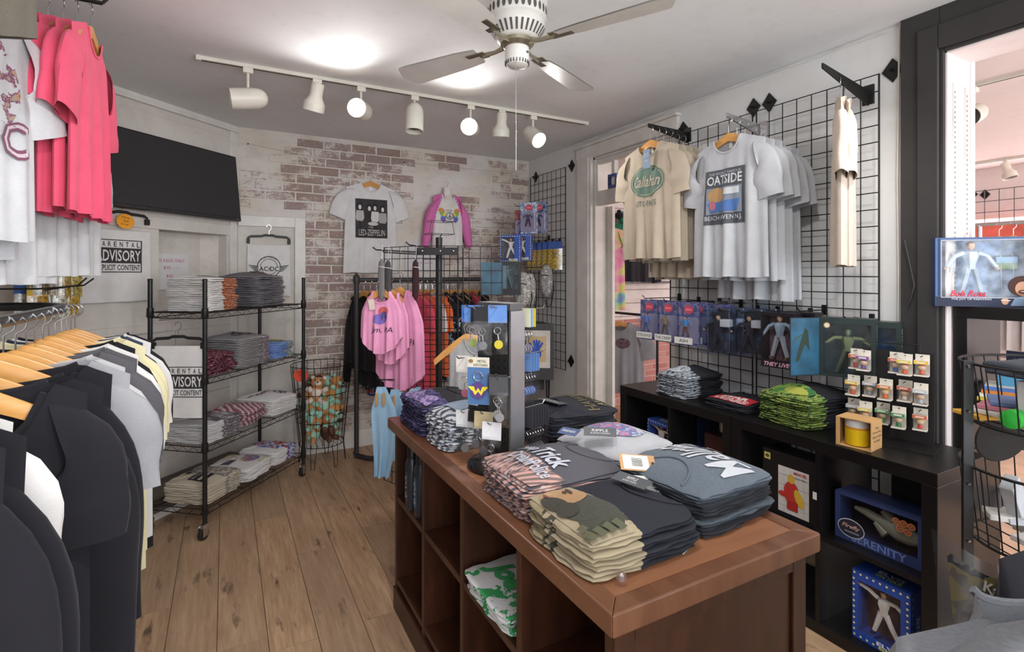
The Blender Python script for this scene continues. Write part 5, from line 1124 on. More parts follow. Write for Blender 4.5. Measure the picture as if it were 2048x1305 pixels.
MFm = printed('#484b52', ['#43464c', '#55585f'], 40, .45)
def pff(p):
    c = '#b9bcc2'; p.text('Mallrats', .0, -.02, .28, .115, c, shear=.3, bold=.012, rot=.06); p.line([(-.12, -.088), (0, -.10), (.13, -.08)], .014, c); p.text('EST. 1995', .07, -.122, .08, .018, c)
istk(1.14, 1.04, -Q+.06, 8, .31, .31, .0125, cloth('#33353b', .06), 'slate blue tee with white script letters and a cardboard tag', 'dark slate tee under the white-script one on the table', 'slate tees on the table', pff, seed=36, puff=.035, top_mat=cloth('#5a636c', .1), mats=[cloth('#2f3036', .05), cloth('#3a3d44', .06), cloth('#4a525a', .08), cloth('#2a2b30', .05)], layers=2)
MG = printed('#2e2f36', ['#9a8d74', '#8f8468', '#4a4840', '#a2957c'], 5, .34, '-y', .03, stretch=(2, .6, 3))
def pfg(p):
    t = cloth('#a2957c', .06); p.rect(0, -.10, .262, .105, t, 10); p.rect(0, -.049, .262, .02, t, 6)
    for x, y, a, c_, q in ((.045, -.075, .07, .045, .2), (.0, -.062, .06, .022, .1), (.07, -.10, .045, .035, 0), (.02, -.10, .05, .04, .4)): p.ell(x, y, a, c_, cloth('#46463e', .12), 20, rot=q)
    p.ell(-.07, -.10, .05, .046, cloth('#b08e6c', .04), 20); p.ell(-.045, -.085, .035, .04, cloth('#a8845f', .04), 16); p.ell(-.10, -.115, .012, .010, '#b89672', 12)
    p.ell(-.045, -.13, .045, .022, cloth('#3f3c35', .12), 16, rot=.15); p.ell(.0, -.125, .03, .025, cloth('#3f3c35', .12), 16); p.ell(-.075, -.070, .022, .005, '#4a3a2c', 10, rot=-.2); p.ell(-.075, -.083, .010, .004, '#33261e', 10); p.ell(-.088, -.128, .014, .004, '#7a4438', 8)
    for i in range(4): p.rect(.112, -.145+i*.026, .03, .02, '#565842', 2, rot=.25)
    p.rect(.085, -.145, .02, .018, '#565842', 2, rot=.25)
istk(.812, .99, Q, 4, .27, .32, .019, MG, 'navy tee with a sepia bearded face print at the near corner', 'navy tee with sepia edge under the bearded face tee', 'navy face-print tees on the table', pfg, seed=37, puff=.022, ctag=None)
# hang tags lying on the shirts
def swing_tag(M, w, h, col, label, lines, ink='#d8d8d8', barcode=False):
    o = tag(MB().bb((-w/2, -h/2, -.0006), (w/2, h/2, .0006)).build('hang_tag', paint(col, .6), M=M, smooth=0), label, 'tag'); p = Pr(lambda x, y, e: V((x, y, .0007+e)), .0005)
    if barcode:
        p.rect(0, -.005, w*.86, h*.72, '#d9d8d4', 1)
        for i in range(13): p.rect(-w*.25+i*w*.04, -h*.02, w*(.012 if i % 3 else .024), h*.3, '#2c2a2a', 1)
        p.ell(0, h*.42, .004, .004, '#3a3430', 8, k=1)
    for i, (t, y, tw, thh) in enumerate(lines): p.text(t, 0, y*h, tw*w, thh*h, ink)
    p.build(o); return o
swing_tag(TR((.985, 1.09, ZT+.12), -PI/2-.5, rx=-.15, ry=.72), .048, .10, '#b38b5e', 'brown cardboard bar code tag on the slate stack', [], barcode=True)
swing_tag(TR((.985, 1.035, ZT+.075), -PI/2-.7, rx=.0, ry=.95), .05, .10, '#cfccc6', 'pale bar code tag under the cardboard one', [], barcode=True)
swing_tag(TR((.915, 1.035, ZT+.105), Q+.25, rx=.2), .10, .042, '#4a4d52', 'dark grey hang tag on the bearded face tee', [('RIPPLE', .1, .3, .3), ('JUNCTION', -.25, .4, .2)])
swing_tag(TR((1.03, 1.31, ZT+.14), Q+.9, rx=.25), .10, .05, '#55565a', 'dark grey hang tag on the pale grey tee', [('RIPPLE', .1, .5, .3), ('JUNCTION', -.25, .6, .2)])
swing_tag(TR((.975, 1.40, ZT+.125), Q+.5, rx=.2), .065, .045, '#3a4a72', 'navy and white hang tag on the pale grey tee', [('FRIENDS', .0, .7, .3)])
swing_tag(TR((.93, .88, ZT+.012), .4, rx=.9), .05, .05, '#b8b8ba', 'pale card corner poking out of the navy stack', [])
swing_tag(TR((1.08, 1.66, ZT+.155), -Q+.2, rx=.1), .12, .05, '#3a3a3d', 'black hang tag on the gold-lettered stack', [('JUNK FOOD', 0, .6, .25)])
# clear plastic size clip
b = MB(); b.lathe([(.004, 0), (.010, .002), (.012, .010), (.010, .020), (.004, .024)], 7); tag(b.build('plastic_clip', clear('#f8eef0', .35), loc=(.712, .835, ZT), smooth=0), 'small clear plastic clip lying on the near table edge', 'clip')
# things in the table's cubbies: two dark spray bottles, a folded white tee with green script
for i, (x, y) in enumerate(((.675, 2.09), (.685, 2.01))):
    r = thing('spray_bottle', ['tall black bottle in the far cubby of the table', 'black bottle nearer the divider in the far cubby'][i], 'bottle', (x, y, .505), group='black bottles in the cubby'); MB().lathe([(.026, 0), (.028, .004), (.028, .19), (.022, .205), (.022, .21)], 18).build('bottle_body', paint('#2a2c33', .25), r)
    MB().lathe([(.021, .21), (.021, .25), (.019, .255), (.004, .256)], 16).build('cap', paint('#1a1a1c', .35), r)
    p = Pr(lambda x_, z, e: V((-.0285*math.cos(x_/.0285)-e*math.cos(x_/.0285), -.0285*math.sin(x_/.0285)*-1-e*math.sin(x_/.0285)*-1, z)), .0006); p.rect(0, .1, .035, .12, '#3a4a6a' if i else '#33363c', 6); p.text('BLACK', 0, .1, .09, .022, '#a8aab0', rot=PI/2); p.build(r, 'label')
def pfo(p):
    c = '#3f9a5c'; p.text('Broadway', -.02, .05, .26, .075, c, shear=.3, bold=.05, rot=-.1); p.text('Joe\'s', .0, -.06, .22, .10, c, shear=.3, bold=.05); p.ell(.09, .11, .045, .045, '#9a3040'); p.text('79', .09, .11, .04, .03, '#e0dcd8')
MO = printed('#d4d4d4', ['#3f9a5c'], 24, .55, '-y', .08)
stack(TR((.80, 1.36, .505), Q), 3, .29, .30, .017, MO, 'folded_tee', 'white tee with green script and a red circle in the cubby', 'white tee with green edge in the cubby', 'white green-script tees in the cubby', pfo, seed=38, puff=.01)
tag(MB().box((0, 0, 0), (.03, .001, .014)).build('size_sticker', paint('#d9d7d2', .7), M=TR((.655, 1.30, .53), Q), smooth=0), 'small white size sticker on the cubby tee', 'sticker')
# ================================================================ key ring stand on the table
KI = TR((.80, 1.55, ZT), -1.274); KS = thing('key_ring_stand', 'tall black pegboard stand with a silver edge, hung with key rings', 'display stand', M=KI); MKB = paint('#202021', .45, 0, .08)
MB().lathe([(.105, 0), (.108, .006), (.10, .016), (.06, .03), (.03, .04), (.02, .06)], 32).build('base', paint('#141415', .18), KS)
kw, kd, kh = .078, .028, .515
b = MB(); b.bb((-kw, -kd, .05), (kw, kd, kh)); b.build('pegboard_body', MKB, KS, smooth=0, bevel=.002)
MB().bb((-kw, -kd-.0, kh), (kw, kd, kh+.025)).build('cap', paint('#4a4a4c', .4), KS, smooth=0, bevel=.002)
MB().bb((kw-.002, -kd-.004, .04), (kw+.006, kd+.004, kh)).build('silver_edge', paint('#9a9a9e', .3, .8), KS, smooth=0)
b = MB()
for i in range(5):
    for j in range(19): b.add([(-kw+.022+i*.027+.004*math.cos(a), -kd-.0006, .09+j*.024+.004*math.sin(a)) for a in [2*PI*k/6 for k in range(6)]], [tuple(range(6))])
b.build('peg_holes', paint('#050505', .9), KS, smooth=0)['kind'] = 'stuff'
def kpeg(x, z, face=-1, L=.07):
    b = MB()
    if face < 0: b.tube([(x, -kd, z), (x, -kd-L, z), (x, -kd-L-.008, z+.008)], .0022, 5)
    else: b.tube([(kw+.006 if face == 1 else -kw, x, z), ((kw+.006+L) if face == 1 else -kw-L, x, z), ((kw+L+.014) if face == 1 else -kw-L-.008, x, z+.008)], .0022, 5)
    b.build('peg', CHROME(), KS)
def kpack(x, y, z, rz, w, h, card, label, group, deco=None, ang=0.):
    r = thing('key_ring_pack', label, 'key ring', M=KI @ TR((x, y, z), rz, ry=ang), group=group)
    MB().bb((-w/2, -.0006, -h*.36), (w/2, .0006, 0)).build('header_card', paint(card, .5, 0, .1), r, smooth=0)
    MB().grid(lambda u, v: ((u-.5)*w, -.007*math.sin(u*PI)*math.sin(v*PI)-.001, -h*.3-h*.7*v), 5, 5).build('bag_film', clear('#ffffff', .14), r)
    b = MB(); b.tube(arc((0, -.004, -h*.52), .011, 0, 2*PI*.95, 12), .0012, 5); b.tube([(0, -.004, -h*.58), (.003, -.004, -h*.7)], .0015, 5); rg_ = b.build('split_ring', CHROME(), r)
    b = MB(); b.lathe([(.001, -.002), (.014, -.002), (.014, .002), (.001, .002)], 12, 0, TR((.003, -.004, -h*.8), rx=PI/2)); b.build('charm', paint(deco or '#8a8a8e', .35, .3), rg_)
    return r
for i, (x, z, c, dc, lab) in enumerate(((-.075, .53, '#3f6ab0', '#c8c8cc', 'blue-carded key ring, upper left of the stand'), (-.055, .53, '#5a86c8', '#b8d070', 'pale blue-carded key ring, upper left of the stand'), (-.01, .525, '#1c1c1f', '#9a9aa0', 'black-carded key ring, upper middle of the stand'), (.012, .53, '#26262a', '#8a8a90', 'black-carded key ring behind the upper middle one'), (.055, .535, '#5a7fb8', '#d8c840', 'blue-carded key ring with a yellow emblem, upper right of the stand'),
        (-.095, .36, '#d8d4d0', '#c87a90', 'clear bagged key ring at the left middle of the stand'), (.072, .32, '#3a3a3e', '#a8a8ac', 'grey-carded key ring beside the blue one on the stand'), (.085, .315, '#4a4a4e', '#a0a0a4', 'second grey-carded key ring at the right of the stand'), (-.04, .20, '#1e1e20', '#6a6a6e', 'black-carded key ring in the bottom row of the stand'), (.0, .19, '#b8a884', '#55555a', 'tan-carded key ring in the bottom row of the stand'), (-.085, .18, '#c8c8ca', '#77777a', 'loose metal key ring at the bottom left of the stand'), (.055, .17, '#d0d0d2', '#a85a48', 'bagged key ring with a copper disc, bottom right of the stand'))):
    kpeg(x, z-.006, -1, .05+.01*(i % 3)); kpack(x, -kd-.035-.008*(i % 4), z, .5+.2*nz(i*1.3), .062, .155, c, lab, 'key rings on the stand', dc, .1*nz(i*2.7))
# the blue card with the winged W emblem
r = thing('key_ring_pack', 'blue key ring card with a yellow winged emblem on a purple disc', 'key ring', M=KI @ TR((.01, -kd-.075, .37), .55)); MB().bb((-.036, -.0006, -.15), (.036, .0006, 0)).build('backing_card', paint('#4a6d9c', .5), r, smooth=0); MB().bb((-.036, -.0012, -.032), (.036, -.0006, 0)).build('header_card', paint('#cfc8b8', .5), r, smooth=0)
MB().tube(arc((0, -.005, -.06), .014, 0, 2*PI, 16), .0016, 5, closed=False).build('split_ring', CHROME(), r)
p = Pr(lambda x, z, e: V((x, -.003-e, z)), .0006); p.text('METAL', .012, -.012, .03, .008, '#33302e'); p.text('KEYCHAIN', .008, -.024, .045, .008, '#33302e'); p.ell(-.024, -.012, .008, .006, '#8a6a4a', 10)
p.ell(0, -.105, .026, .026, '#5a3f7a'); y_ = '#e0cc3a'
p.poly([(-.034, -.092), (-.014, -.092), (-.008, -.108), (0, -.096), (.008, -.108), (.014, -.092), (.034, -.092), (.03, -.098), (.027, -.099), (.024, -.104), (.019, -.105), (.010, -.120), (0, -.108), (-.010, -.120), (-.019, -.105), (-.024, -.104), (-.027, -.099), (-.03, -.098)], y_); p.build(r, 'emblem')
# emblem on the upper right card

for i in range(7):   # rows of thin cards hanging on the far side
    kpack(.06, kd+.03+i*.013, .19, PI+.1, .07, .18, '#3a3a3e', 'thin dark carded key ring, '+ORD[i]+' from the silver edge, low far side', 'thin key rings at the low far side of the stand', '#7a7a80')
for i in range(4): kpack(.06, kd+.025+i*.013, .37, PI+.1, .065, .16, '#5f7fb0', 'thin blue carded key ring, '+ORD[i]+' from the silver edge, mid far side', 'thin blue key rings at the far side of the stand', '#7a90c0')
for i in range(3): kpack(.06, kd+.022+i*.013, .52, PI+.1, .06, .17, ['#c8c8b0', '#8aa0b8', '#c8b84a'][i], ['cream', 'pale blue', 'yellow'][i]+' carded key ring high on the far side of the stand', 'thin key rings high on the far side of the stand', '#909098')
for z in (.188, .368, .515): MB().tube([(.06, kd, z), (.06, kd+.12, z), (.06, kd+.13, z+.01)], .0022, 5).build('peg', CHROME(), KS)
# pale pink striped cloth lying behind the stand
stack(TR((.98, 1.98, ZT), .3), 2, .22, .2, .02, stripes('#d9cfcf', '#cc8a9c', 8, (0, 0, .4), 2), 'folded_tee', 'white and pink striped tee behind the key ring stand', 'white and pink striped tee below its twin behind the key ring stand', 'pink striped tees on the table', None, seed=39, puff=.02)
# ================================================================ wire grids along the right wall
XW = XR-.06; GP = {}
for nm, ya, yb, lab in (('a', 1.955, 2.58, 'tall black wire grid beside the white doorway carrying the tan tees'), ('b', 1.30, 1.93, 'tall black wire grid beside the charcoal doorway')):
    PM = TR((XW, (ya+yb)/2, 0), PI/2); o = thing('wire_grid', lab, 'grid panel', M=PM); GP[nm] = (o, PM); grid_panel(MB(), yb-ya, .45, 2.385).build('wire_mesh', BLKM(), o)
for y, z, l in ((2.52, 2.43, 'above the tan tees'), (1.99, 2.43, 'left of the two at the grid join'), (1.89, 2.43, 'right of the two at the grid join'), (1.27, 2.40, 'beside the charcoal doorway')): diamond((XR-.022, y, z), 'black diamond bracket '+l)
def flat_arm(y, z, L, par, mat=None, up=0, tip=None):
    b = MB(); x0 = XW; b.add([(x0, y-.004, z-.05), (x0, y+.004, z-.05), (x0, y+.004, z+.02), (x0, y-.004, z+.02), (x0-L, y-.004, z+.008+up), (x0-L, y+.004, z+.008+up), (x0-L, y+.004, z+.03+up), (x0-L, y-.004, z+.03+up)], [(0, 1, 2, 3), (7, 6, 5, 4), (0, 4, 5, 1), (1, 5, 6, 2), (2, 6, 7, 3), (3, 7, 4, 0)])
    b.box((x0+.0, y, z), (.012, .05, .09)); return join(b.build('display_arm', mat or BLKM(), smooth=0, bevel=.001), *GP[par])
flat_arm(2.43, 2.365, .34, 'a'); flat_arm(1.885, 2.27, .30, 'b', CHROME(), .02); flat_arm(1.345, 2.30, .36, 'b', None, .05)
tan = cloth('#b9ab98', .04); gry = cloth('#b7b9bd', .06)
TT = 'tan tee on the right wall grid, '; nn = (-1, -.06)
for i in range(6):
    T = Tee(w=.46, h=.71+.01*(i % 2)+(.08 if i > 3 else 0), sl=.20, sang=9, th=.055 if i else .07, fold=.011, seed=200+i, slope=.36, sw=.085, bulge=.018)
    q = V((2.30+i*.048, 2.43-.008*i, 2.285-.004*i-(.02 if i > 3 else 0))); a = (nn[0], nn[1]+.06*nz(i*1.9))
    o = hang(q, a, T, tan, 'tan tee with a green oval emblem, front on the right grid' if i == 0 else 'plain-backed tan tee on the right grid arm, '+ORD[i]+' from front', grp='tan tees on the right grid')
    if i == 0:
        necktag(o, T); p = Pr(lambda x, z, e: T.front(x, z, e), .0025); p.ell(.0, -.235, .135, .095, '#5c7566', 32); p.ring(0, -.235, .126, .087, .04, '#b9ab98', 36); p.text('Callahan', 0, -.235, .21, .07, '#b9ab98', shear=.3, bold=.015); p.text('AUTO PARTS', 0, -.372, .18, .034, '#5c6f64'); p.build(o)
        swing_tag(wallM(q, *a) @ TR((.015, -.05, -.115), rx=PI/2), .055, .115, '#7186a0', 'blue paper tag hanging at the neck of the tan emblem tee', [('BIG', .2, .6, .2), ('TOMMY', -.1, .7, .12)], ink='#c8d0dc')
for i in range(5):
    T = Tee(w=.47, h=.74+.012*(i % 2)+(.07 if i > 2 else 0), sl=.21, sang=10, th=.055 if i else .07, fold=.013, seed=220+i, slope=.36, sw=.09, bulge=.02)
    q = V((2.335+i*.052, 1.885-.01*i, 2.205-.006*i-(.02 if i > 2 else 0))); a = (nn[0], nn[1]+.10+.08*nz(i*2.9))
    o = hang(q, a, T, gry, 'grey tee with a dark square boat print on the right grid' if i == 0 else 'plain-backed grey tee on the right grid arm, '+ORD[i]+' from front', grp='grey tees on the right grid')
    if i == 0:
        necktag(o, T); p = Pr(lambda x, z, e: T.front(x, z, e), .0025); p.rect(0, -.315, .25, .29, '#4c4f57', 8); p.text('THE WORLD FAMOUS', 0, -.19, .2, .014, '#b7b9bd'); p.text('OATSIDE', 0, -.225, .215, .05, '#c9cbcf', bold=.02); p.rect(0, -.335, .215, .14, '#7d8592', 6); p.ell(-.05, -.305, .05, .04, '#b08a5c'); p.rect(.05, -.29, .09, .035, '#c5c8cc', 3); p.poly([(-.10, -.345), (.10, -.335), (.08, -.395), (-.085, -.395)], '#4a6ea8'); p.ell(-.07, -.36, .02, .025, '#b86a78'); p.text('BEACH HAVEN N.J.', 0, -.43, .22, .03, '#c9cbcf'); p.build(o)
for i in range(2):
    T = Tee(w=.48, h=.73, sl=.21, sang=10, th=.06, fold=.006, seed=240+i, slope=.42, nw=.085, bulge=.015)
    q = V((2.395+.05*i, 1.345+.01*i, 2.245)); hang(q, (-.50-.06*i, .866), T, cloth('#c0b2a4', .03), ['sand tee seen edge-on, nearer the camera', 'sand tee seen edge-on, behind its twin'][i], grp='sand tees seen edge-on')
# ---------------------------------------------------------------- toys on the grid pegs
def gpeg(y, z, L=.3): return peg((XW, y, z), L, 'black peg hook on the right grid holding toys at y%d' % 0, (-1, 0))
PG = [(2.50, 1.315, .30), (2.34, 1.30, .28), (2.18, 1.30, .26), (2.03, 1.30, .22), (1.92, 1.27, .3), (1.80, 1.27, .3), (1.62, 1.27, .24), (1.55, 1.29, .2), (1.40, 1.24, .24), (1.33, 1.26, .2)]
for i, (y, z, L) in enumerate(PG): peg((XW, y, z), L, 'black peg hook on the right wall grids, '+ORD[i]+' from the white doorway')
cr = ('#4a4f72', '#6a6f98', '#8a6470', '#33364c')
FC = [(('#b98a6a', '#3a2a20', '#5a7ab8', '#4a5a80'), 'VICTOR CROWLEY', 'brown figure'), (('#8a7a58', '#5a4a34', '#8a7a58', '#5a4a38'), 'THE CREEP', 'olive figure'), (('#c9a080', '#3a2a22', '#4a88b8', '#6a4a38'), 'ASH', 'blue-shirted figure')]
for i, (y, f) in enumerate(zip((2.49, 2.33, 2.17), FC)):
    for k in (0, 1):
        carded(V((XW-.27+k*.075, y-.004*k, 1.305)), (-1, -.12), .145, .25, .05, cr, f[0], ('front' if k == 0 else 'rear')+' carded '+f[2]+' on a starry blue backing, right grid', 'starry carded figures on the right grid', f[1])
carded(V((XW-.17, 2.03, 1.30)), (-1, -.12), .145, .25, .05, cr, FC[0][0], 'carded figure half hidden beside the blue-shirted one, right grid', 'starry carded figures on the right grid', None)
for i, (y, x) in enumerate(((1.93, .31), (1.925, .21), (1.81, .22), (1.80, .12))):   # clear clamshells with suited figures
    r = thing('clamshell_figure', 'clear clamshell with a dark-suited figure, '+['nearest the carded toys', 'second from the carded toys', 'third from the carded toys', 'farthest from the carded toys'][i], 'packaged toy', M=wallM(V((XW-x, y, 1.04)), -1, -.25), group='clear clamshells on the right grid'); MB().bb((-.085, -.045, 0), (.085, .045, .25)).build('clamshell', clear('#eef4ff', .08), r, smooth=0, bevel=.008)
    MB().bb((-.075, .038, .01), (.075, .041, .24)).build('backing_card', printed('#2a2a30', ['#3f4c5c', '#4a3a3a', '#22222a'], 9, .5), r, smooth=0)
    q = MB(); figure(q, TR((0, 0, .01)), .2, (0, 1, 2, 3)); q.build('toy_figure', [paint(c, .5) for c in ('#c09478', '#2a2220', '#20222a', '#20222a')], r); MB().bb((.02, -.03, .15), (.07, .02, .19)).build('accessory', paint('#b8b4ae', .5), r, smooth=0, bevel=.004)
    MB().bb((-.02, -.002, .25), (.02, .002, .285)).build('hang_tab', clear('#eef4ff', .2), r, smooth=0)
def live(p, w, h): p.rect(0, h*.06, w*.98, h*.11, '#1a181c', 2); p.text('THEY LIVE', 0, h*.065, w*.8, h*.075, '#d8a0b8', shear=.3, bold=.03)
def live_side(p, d, h): p.ell(0, h*.65, d*.35, h*.22, printed('#5a3a48', ['#b05a78', '#241a20'], 30, .45), 16)
for i, x in enumerate((.22, .10)): toybox(wallM(V((XW-x, 1.63-.03*i, 1.01)), -1, -.12), .16, .085, .27, '#1f1c20', 'figure_box', ['black boxed figure in a pale shirt with pink lettering, right grid', 'black pink-sided box behind the pale-shirted figure, right grid'][i], win=(.06, .94, .14, .94), inner='#5a4652', figs=[(.215, ('#c09a80', '#6a5a4a', '#8a9ab0', '#98a0ac'), dict(arms=((-.5, .0), (.45, .1))), 0)], pr=live, side=live_side, group='black pink-lettered figure boxes')
def wat_side(p, d, h): p.text('SHAPE OF WATER', 0, h*.5, h*.8, d*.22, '#a8a890', rot=PI/2)
def wat_top(p, w, d): p.text('SHAPE OF WATER', 0, 0, w*.7, d*.2, '#8a8a78')
def wat_front(p, w, h): p.ell(-w*.36, h*.87, .013, .013, '#b08a5c', 14); p.ell(-w*.36, h*.87, .009, .009, '#d8d0c0', 12)
wx, wy = XW-.20, 1.325
toybox(wallM(V((wx, wy, 1.015)), -.93, -.36), .21, .085, .26, '#24302f', 'figure_box', 'dark green boxed swimming creature figure with open cover, right grid', win=(.08, .92, .06, .9), inner='#2a3a40', figs=[(.19, ('#5a6a50', '#3a4a38', '#5f6a4a', '#3f4a3a'), dict(arms=((-.6, .2), (.6, .2)), legs=(.16, .16)), 0)], pr=wat_front, side=wat_side, top=wat_top)
Mw = wallM(V((wx, wy, 1.015)), -.93, -.36)
cv = thing('open_cover', 'blue printed cover swung open on the dark green figure box', 'box cover', M=Mw @ TR((-.105, -.044, 0), .9+PI)); MB().bb((0, -.0015, 0), (.15, .0015, .26)).build('card', paint('#1a2a38', .4), cv, smooth=0)
p = Pr(lambda x, z, e: V((x, .0016+e, z)), .0006); p.rect(.075, .13, .144, .25, paint('#22506a', .4, 0, .3, 7), 6); p.poly([(.06, .2), (.075, .215), (.085, .19), (.10, .15), (.115, .10), (.125, .06), (.105, .07), (.09, .11), (.075, .14), (.05, .11), (.055, .15)], '#27372f'); p.line([(.085, .185), (.12, .17), (.135, .15)], .008, '#3a5040'); p.build(cv)
toybox(wallM(V((XW-.09, 1.28, 1.0)), -.93, -.30), .21, .085, .26, '#24302f', 'figure_box', 'dark green box behind the swimming creature one, right grid', win=(.08, .92, .06, .9), inner='#2a4a70', side=wat_side)
# ================================================================ black cube shelves
MBK = paint('#151314', .36, 0, .12, 14)
def cube_unit(y0, y1, label):
    r = thing('cube_shelf', label, 'shelf', (0, 0, 0)); X0, X1, z1 = 2.12, 2.51, .79; t, ti = .048, .018
    for a, c, nm in (((X0, y0, z1-t), (X1, y1, z1), 'top_board'), ((X0, y0, 0), (X1, y1, t), 'bottom_board'), ((X0, y0, t), (X1, y0+t, z1-t), 'side_board'), ((X0, y1-t, t), (X1, y1, z1-t), 'side_board')): MB().bb(a, c).build(nm, MBK, r, smooth=0, bevel=.0015)
    ym = (y0+y1)/2; zm = z1/2; MB().bb((X0+.003, ym-ti/2, t), (X1, ym+ti/2, z1-t)).build('divider', MBK, r, smooth=0)
    for a, c in ((y0+t, ym-ti/2), (ym+ti/2, y1-t)): MB().bb((X0+.003, a, zm-ti/2), (X1, c, zm+ti/2)).build('middle_shelf', MBK, r, smooth=0)
    return r
cube_unit(1.70, 2.50, 'black cube shelf nearer the white doorway, under the carded toys'); cube_unit(.87, 1.697, 'black cube shelf nearer the charcoal doorway, under the key ring rack')
ZQ = .79
MK1 = printed('#2a2b2f', ['#8a8f98', '#a8aeb6', '#55585f'], 26, .42, '-y', .055, stretch=(2, .8, 3))
stack(TR((2.32, 2.14, ZQ), Q), 7, .24, .30, .0165, MK1, 'folded_tee', 'black tee with a pale round print topping the stack by the doorway', 'black tee with pale printed edge, stack by the doorway', 'black pale-print tees on the cube shelf', lambda p: p.ell(-.02, -.07, .08, .05, printed('#9aa0aa', ['#c0c6ce', '#6a7078'], 30, .45), 18), seed=41, puff=.04)
def pfw(p): p.rect(0, -.08, .22, .10, '#b52a35', 5); p.text('STAR', 0, -.06, .15, .04, '#d8d4d0', bold=.05); p.text('WARS', 0, -.105, .19, .045, '#d8d4d0', bold=.05); p.text('WARS', 0, -.105, .18, .036, '#b52a35', bold=-.02)
stack(TR((2.34, 1.80, ZQ), Q+.05), 2, .25, .30, .018, printed('#232429', ['#b52a35'], 2, .9), 'folded_tee', 'black tee with a red lettered panel between two stacks', 'black tee under the red-panelled one on the cube shelf', 'red panel tees on the cube shelf', pfw, seed=42, puff=.012)
MK3 = printed('#26272d', ['#4f7a42', '#9c9c48', '#3a5f38', '#6a9048'], 30, .43, '-y', .06, stretch=(2, .8, 3))
stack(TR((2.36, 1.475, ZQ), Q-.08), 8, .27, .34, .0165, MK3, 'folded_tee', 'black tee with a glowing green print topping the largest cube shelf stack', 'black tee with green and yellow edge on the cube shelf', 'green print tees on the cube shelf', lambda p: (p.ell(.0, -.10, .10, .055, printed('#4a7f46', ['#7f9a48', '#3a6a40'], 14, .45), 20), p.ell(.03, -.115, .055, .03, '#a3a648')), seed=43, puff=.04)
# boxed mug
mg = thing('boxed_mug', 'yellow and white mug in an open cardboard box on the cube shelf', 'mug', M=wallM(V((2.20, 1.165, ZQ)), -1, -.12)); MCB = paint('#c79d68', .7); b = MB(); w_, d_, h_ = .125, .10, .112; t = .003
b.bb((-w_/2, -d_/2, 0), (w_/2, d_/2, t)); b.bb((-w_/2, -d_/2, h_-t), (w_/2, d_/2, h_)); b.bb((-w_/2, -d_/2, t), (-w_/2+t, d_/2, h_-t)); b.bb((w_/2-t, -d_/2, t), (w_/2, d_/2, h_-t)); b.bb((-w_/2+t, d_/2-t, t), (w_/2-t, d_/2, h_-t)); b.bb((-w_/2+t, -d_/2, t), (-w_/2+.014, -d_/2+t, h_-t)); b.build('carton', MCB, mg, smooth=0)
mgb = MB(); mgb.lathe([(.0, .004), (.042, .004), (.043, .008), (.043, .066)], 28, 0); mgb.lathe([(.043, .066), (.043, .074)], 28, 1, cap=False); mgb.lathe([(.043, .074), (.043, .102), (.040, .102), (.040, .03)], 28, 2, cap=False); mgb.build('mug', [paint('#e3bd1e', .25), paint('#d08a2a', .25), paint('#cfcdca', .25)], mg, loc=(-.004, 0, t))
p = Pr(lambda x, y, e: V((w_/2+e*.5, x, y)), .0008)
for i, t_ in enumerate(('The', 'Morning Mug', 'Drink it now', 'or later')): p.text(t_, 0, h_*.75-i*.016, .02+.006*len(t_)*.8, .010, '#5a4630')
p.build(mg, 'lettering')
# key ring rack with little boxed figures
kr = thing('key_ring_rack', 'black wire counter rack of small boxed key ring figures', 'display rack', M=TR((2.365, 1.15, ZQ), -PI/2+.25)); MB().prism([(-.15, 0), (.17, 0), (.17, .004), (-.15, .004)], -.10, .07).build('base', BLACK(), kr, smooth=0)
MB().add([(-.13, .05, .004), (.15, .05, .004), (.15, .075, .36), (-.13, .075, .36), (-.13, .056, .004), (.15, .056, .004), (.15, .081, .36), (-.13, .081, .36)], [(0, 1, 2, 3), (7, 6, 5, 4), (0, 4, 5, 1), (1, 5, 6, 2), (2, 6, 7, 3), (3, 7, 4, 0)]).build('back_plate', BLACK(), kr, smooth=0)
b = MB(); b.tube([(-.1, .078, .35), (-.1, .078, .39), (.1, .078, .39), (.1, .078, .35)], .003, 6); b.build('sign_frame', BLKM(), kr)
KRM = TR((2.365, 1.15, ZQ), -PI/2+.25)
PCOL = [('#d05a30', '#e0c040', '#c83a2a', 'orange'), ('#7a4a9a', '#5a3a7a', '#6a4a8a', 'purple'), ('#c84a3a', '#e0d0b0', '#3a5aa8', 'red and blue'), ('#d8c840', '#c83a30', '#d05a30', 'red and yellow'), ('#e0b830', '#d86a30', '#d05a30', 'orange and yellow'), ('#a8b0c0', '#8a90a0', '#9098a8', 'grey'), ('#d87a40', '#e0c040', '#d86a30', 'amber'), ('#d05a40', '#b84030', '#e8d8c8', 'white and red'), ('#b8c0cc', '#8a98b0', '#a8b0bc', 'pale blue'), ('#d8c840', '#c84a3a', '#a83a30', 'yellow and red'), ('#5aa870', '#3f8a58', '#4a9060', 'green'), ('#3f8a58', '#5aa870', '#3a7a50', 'dark green')]
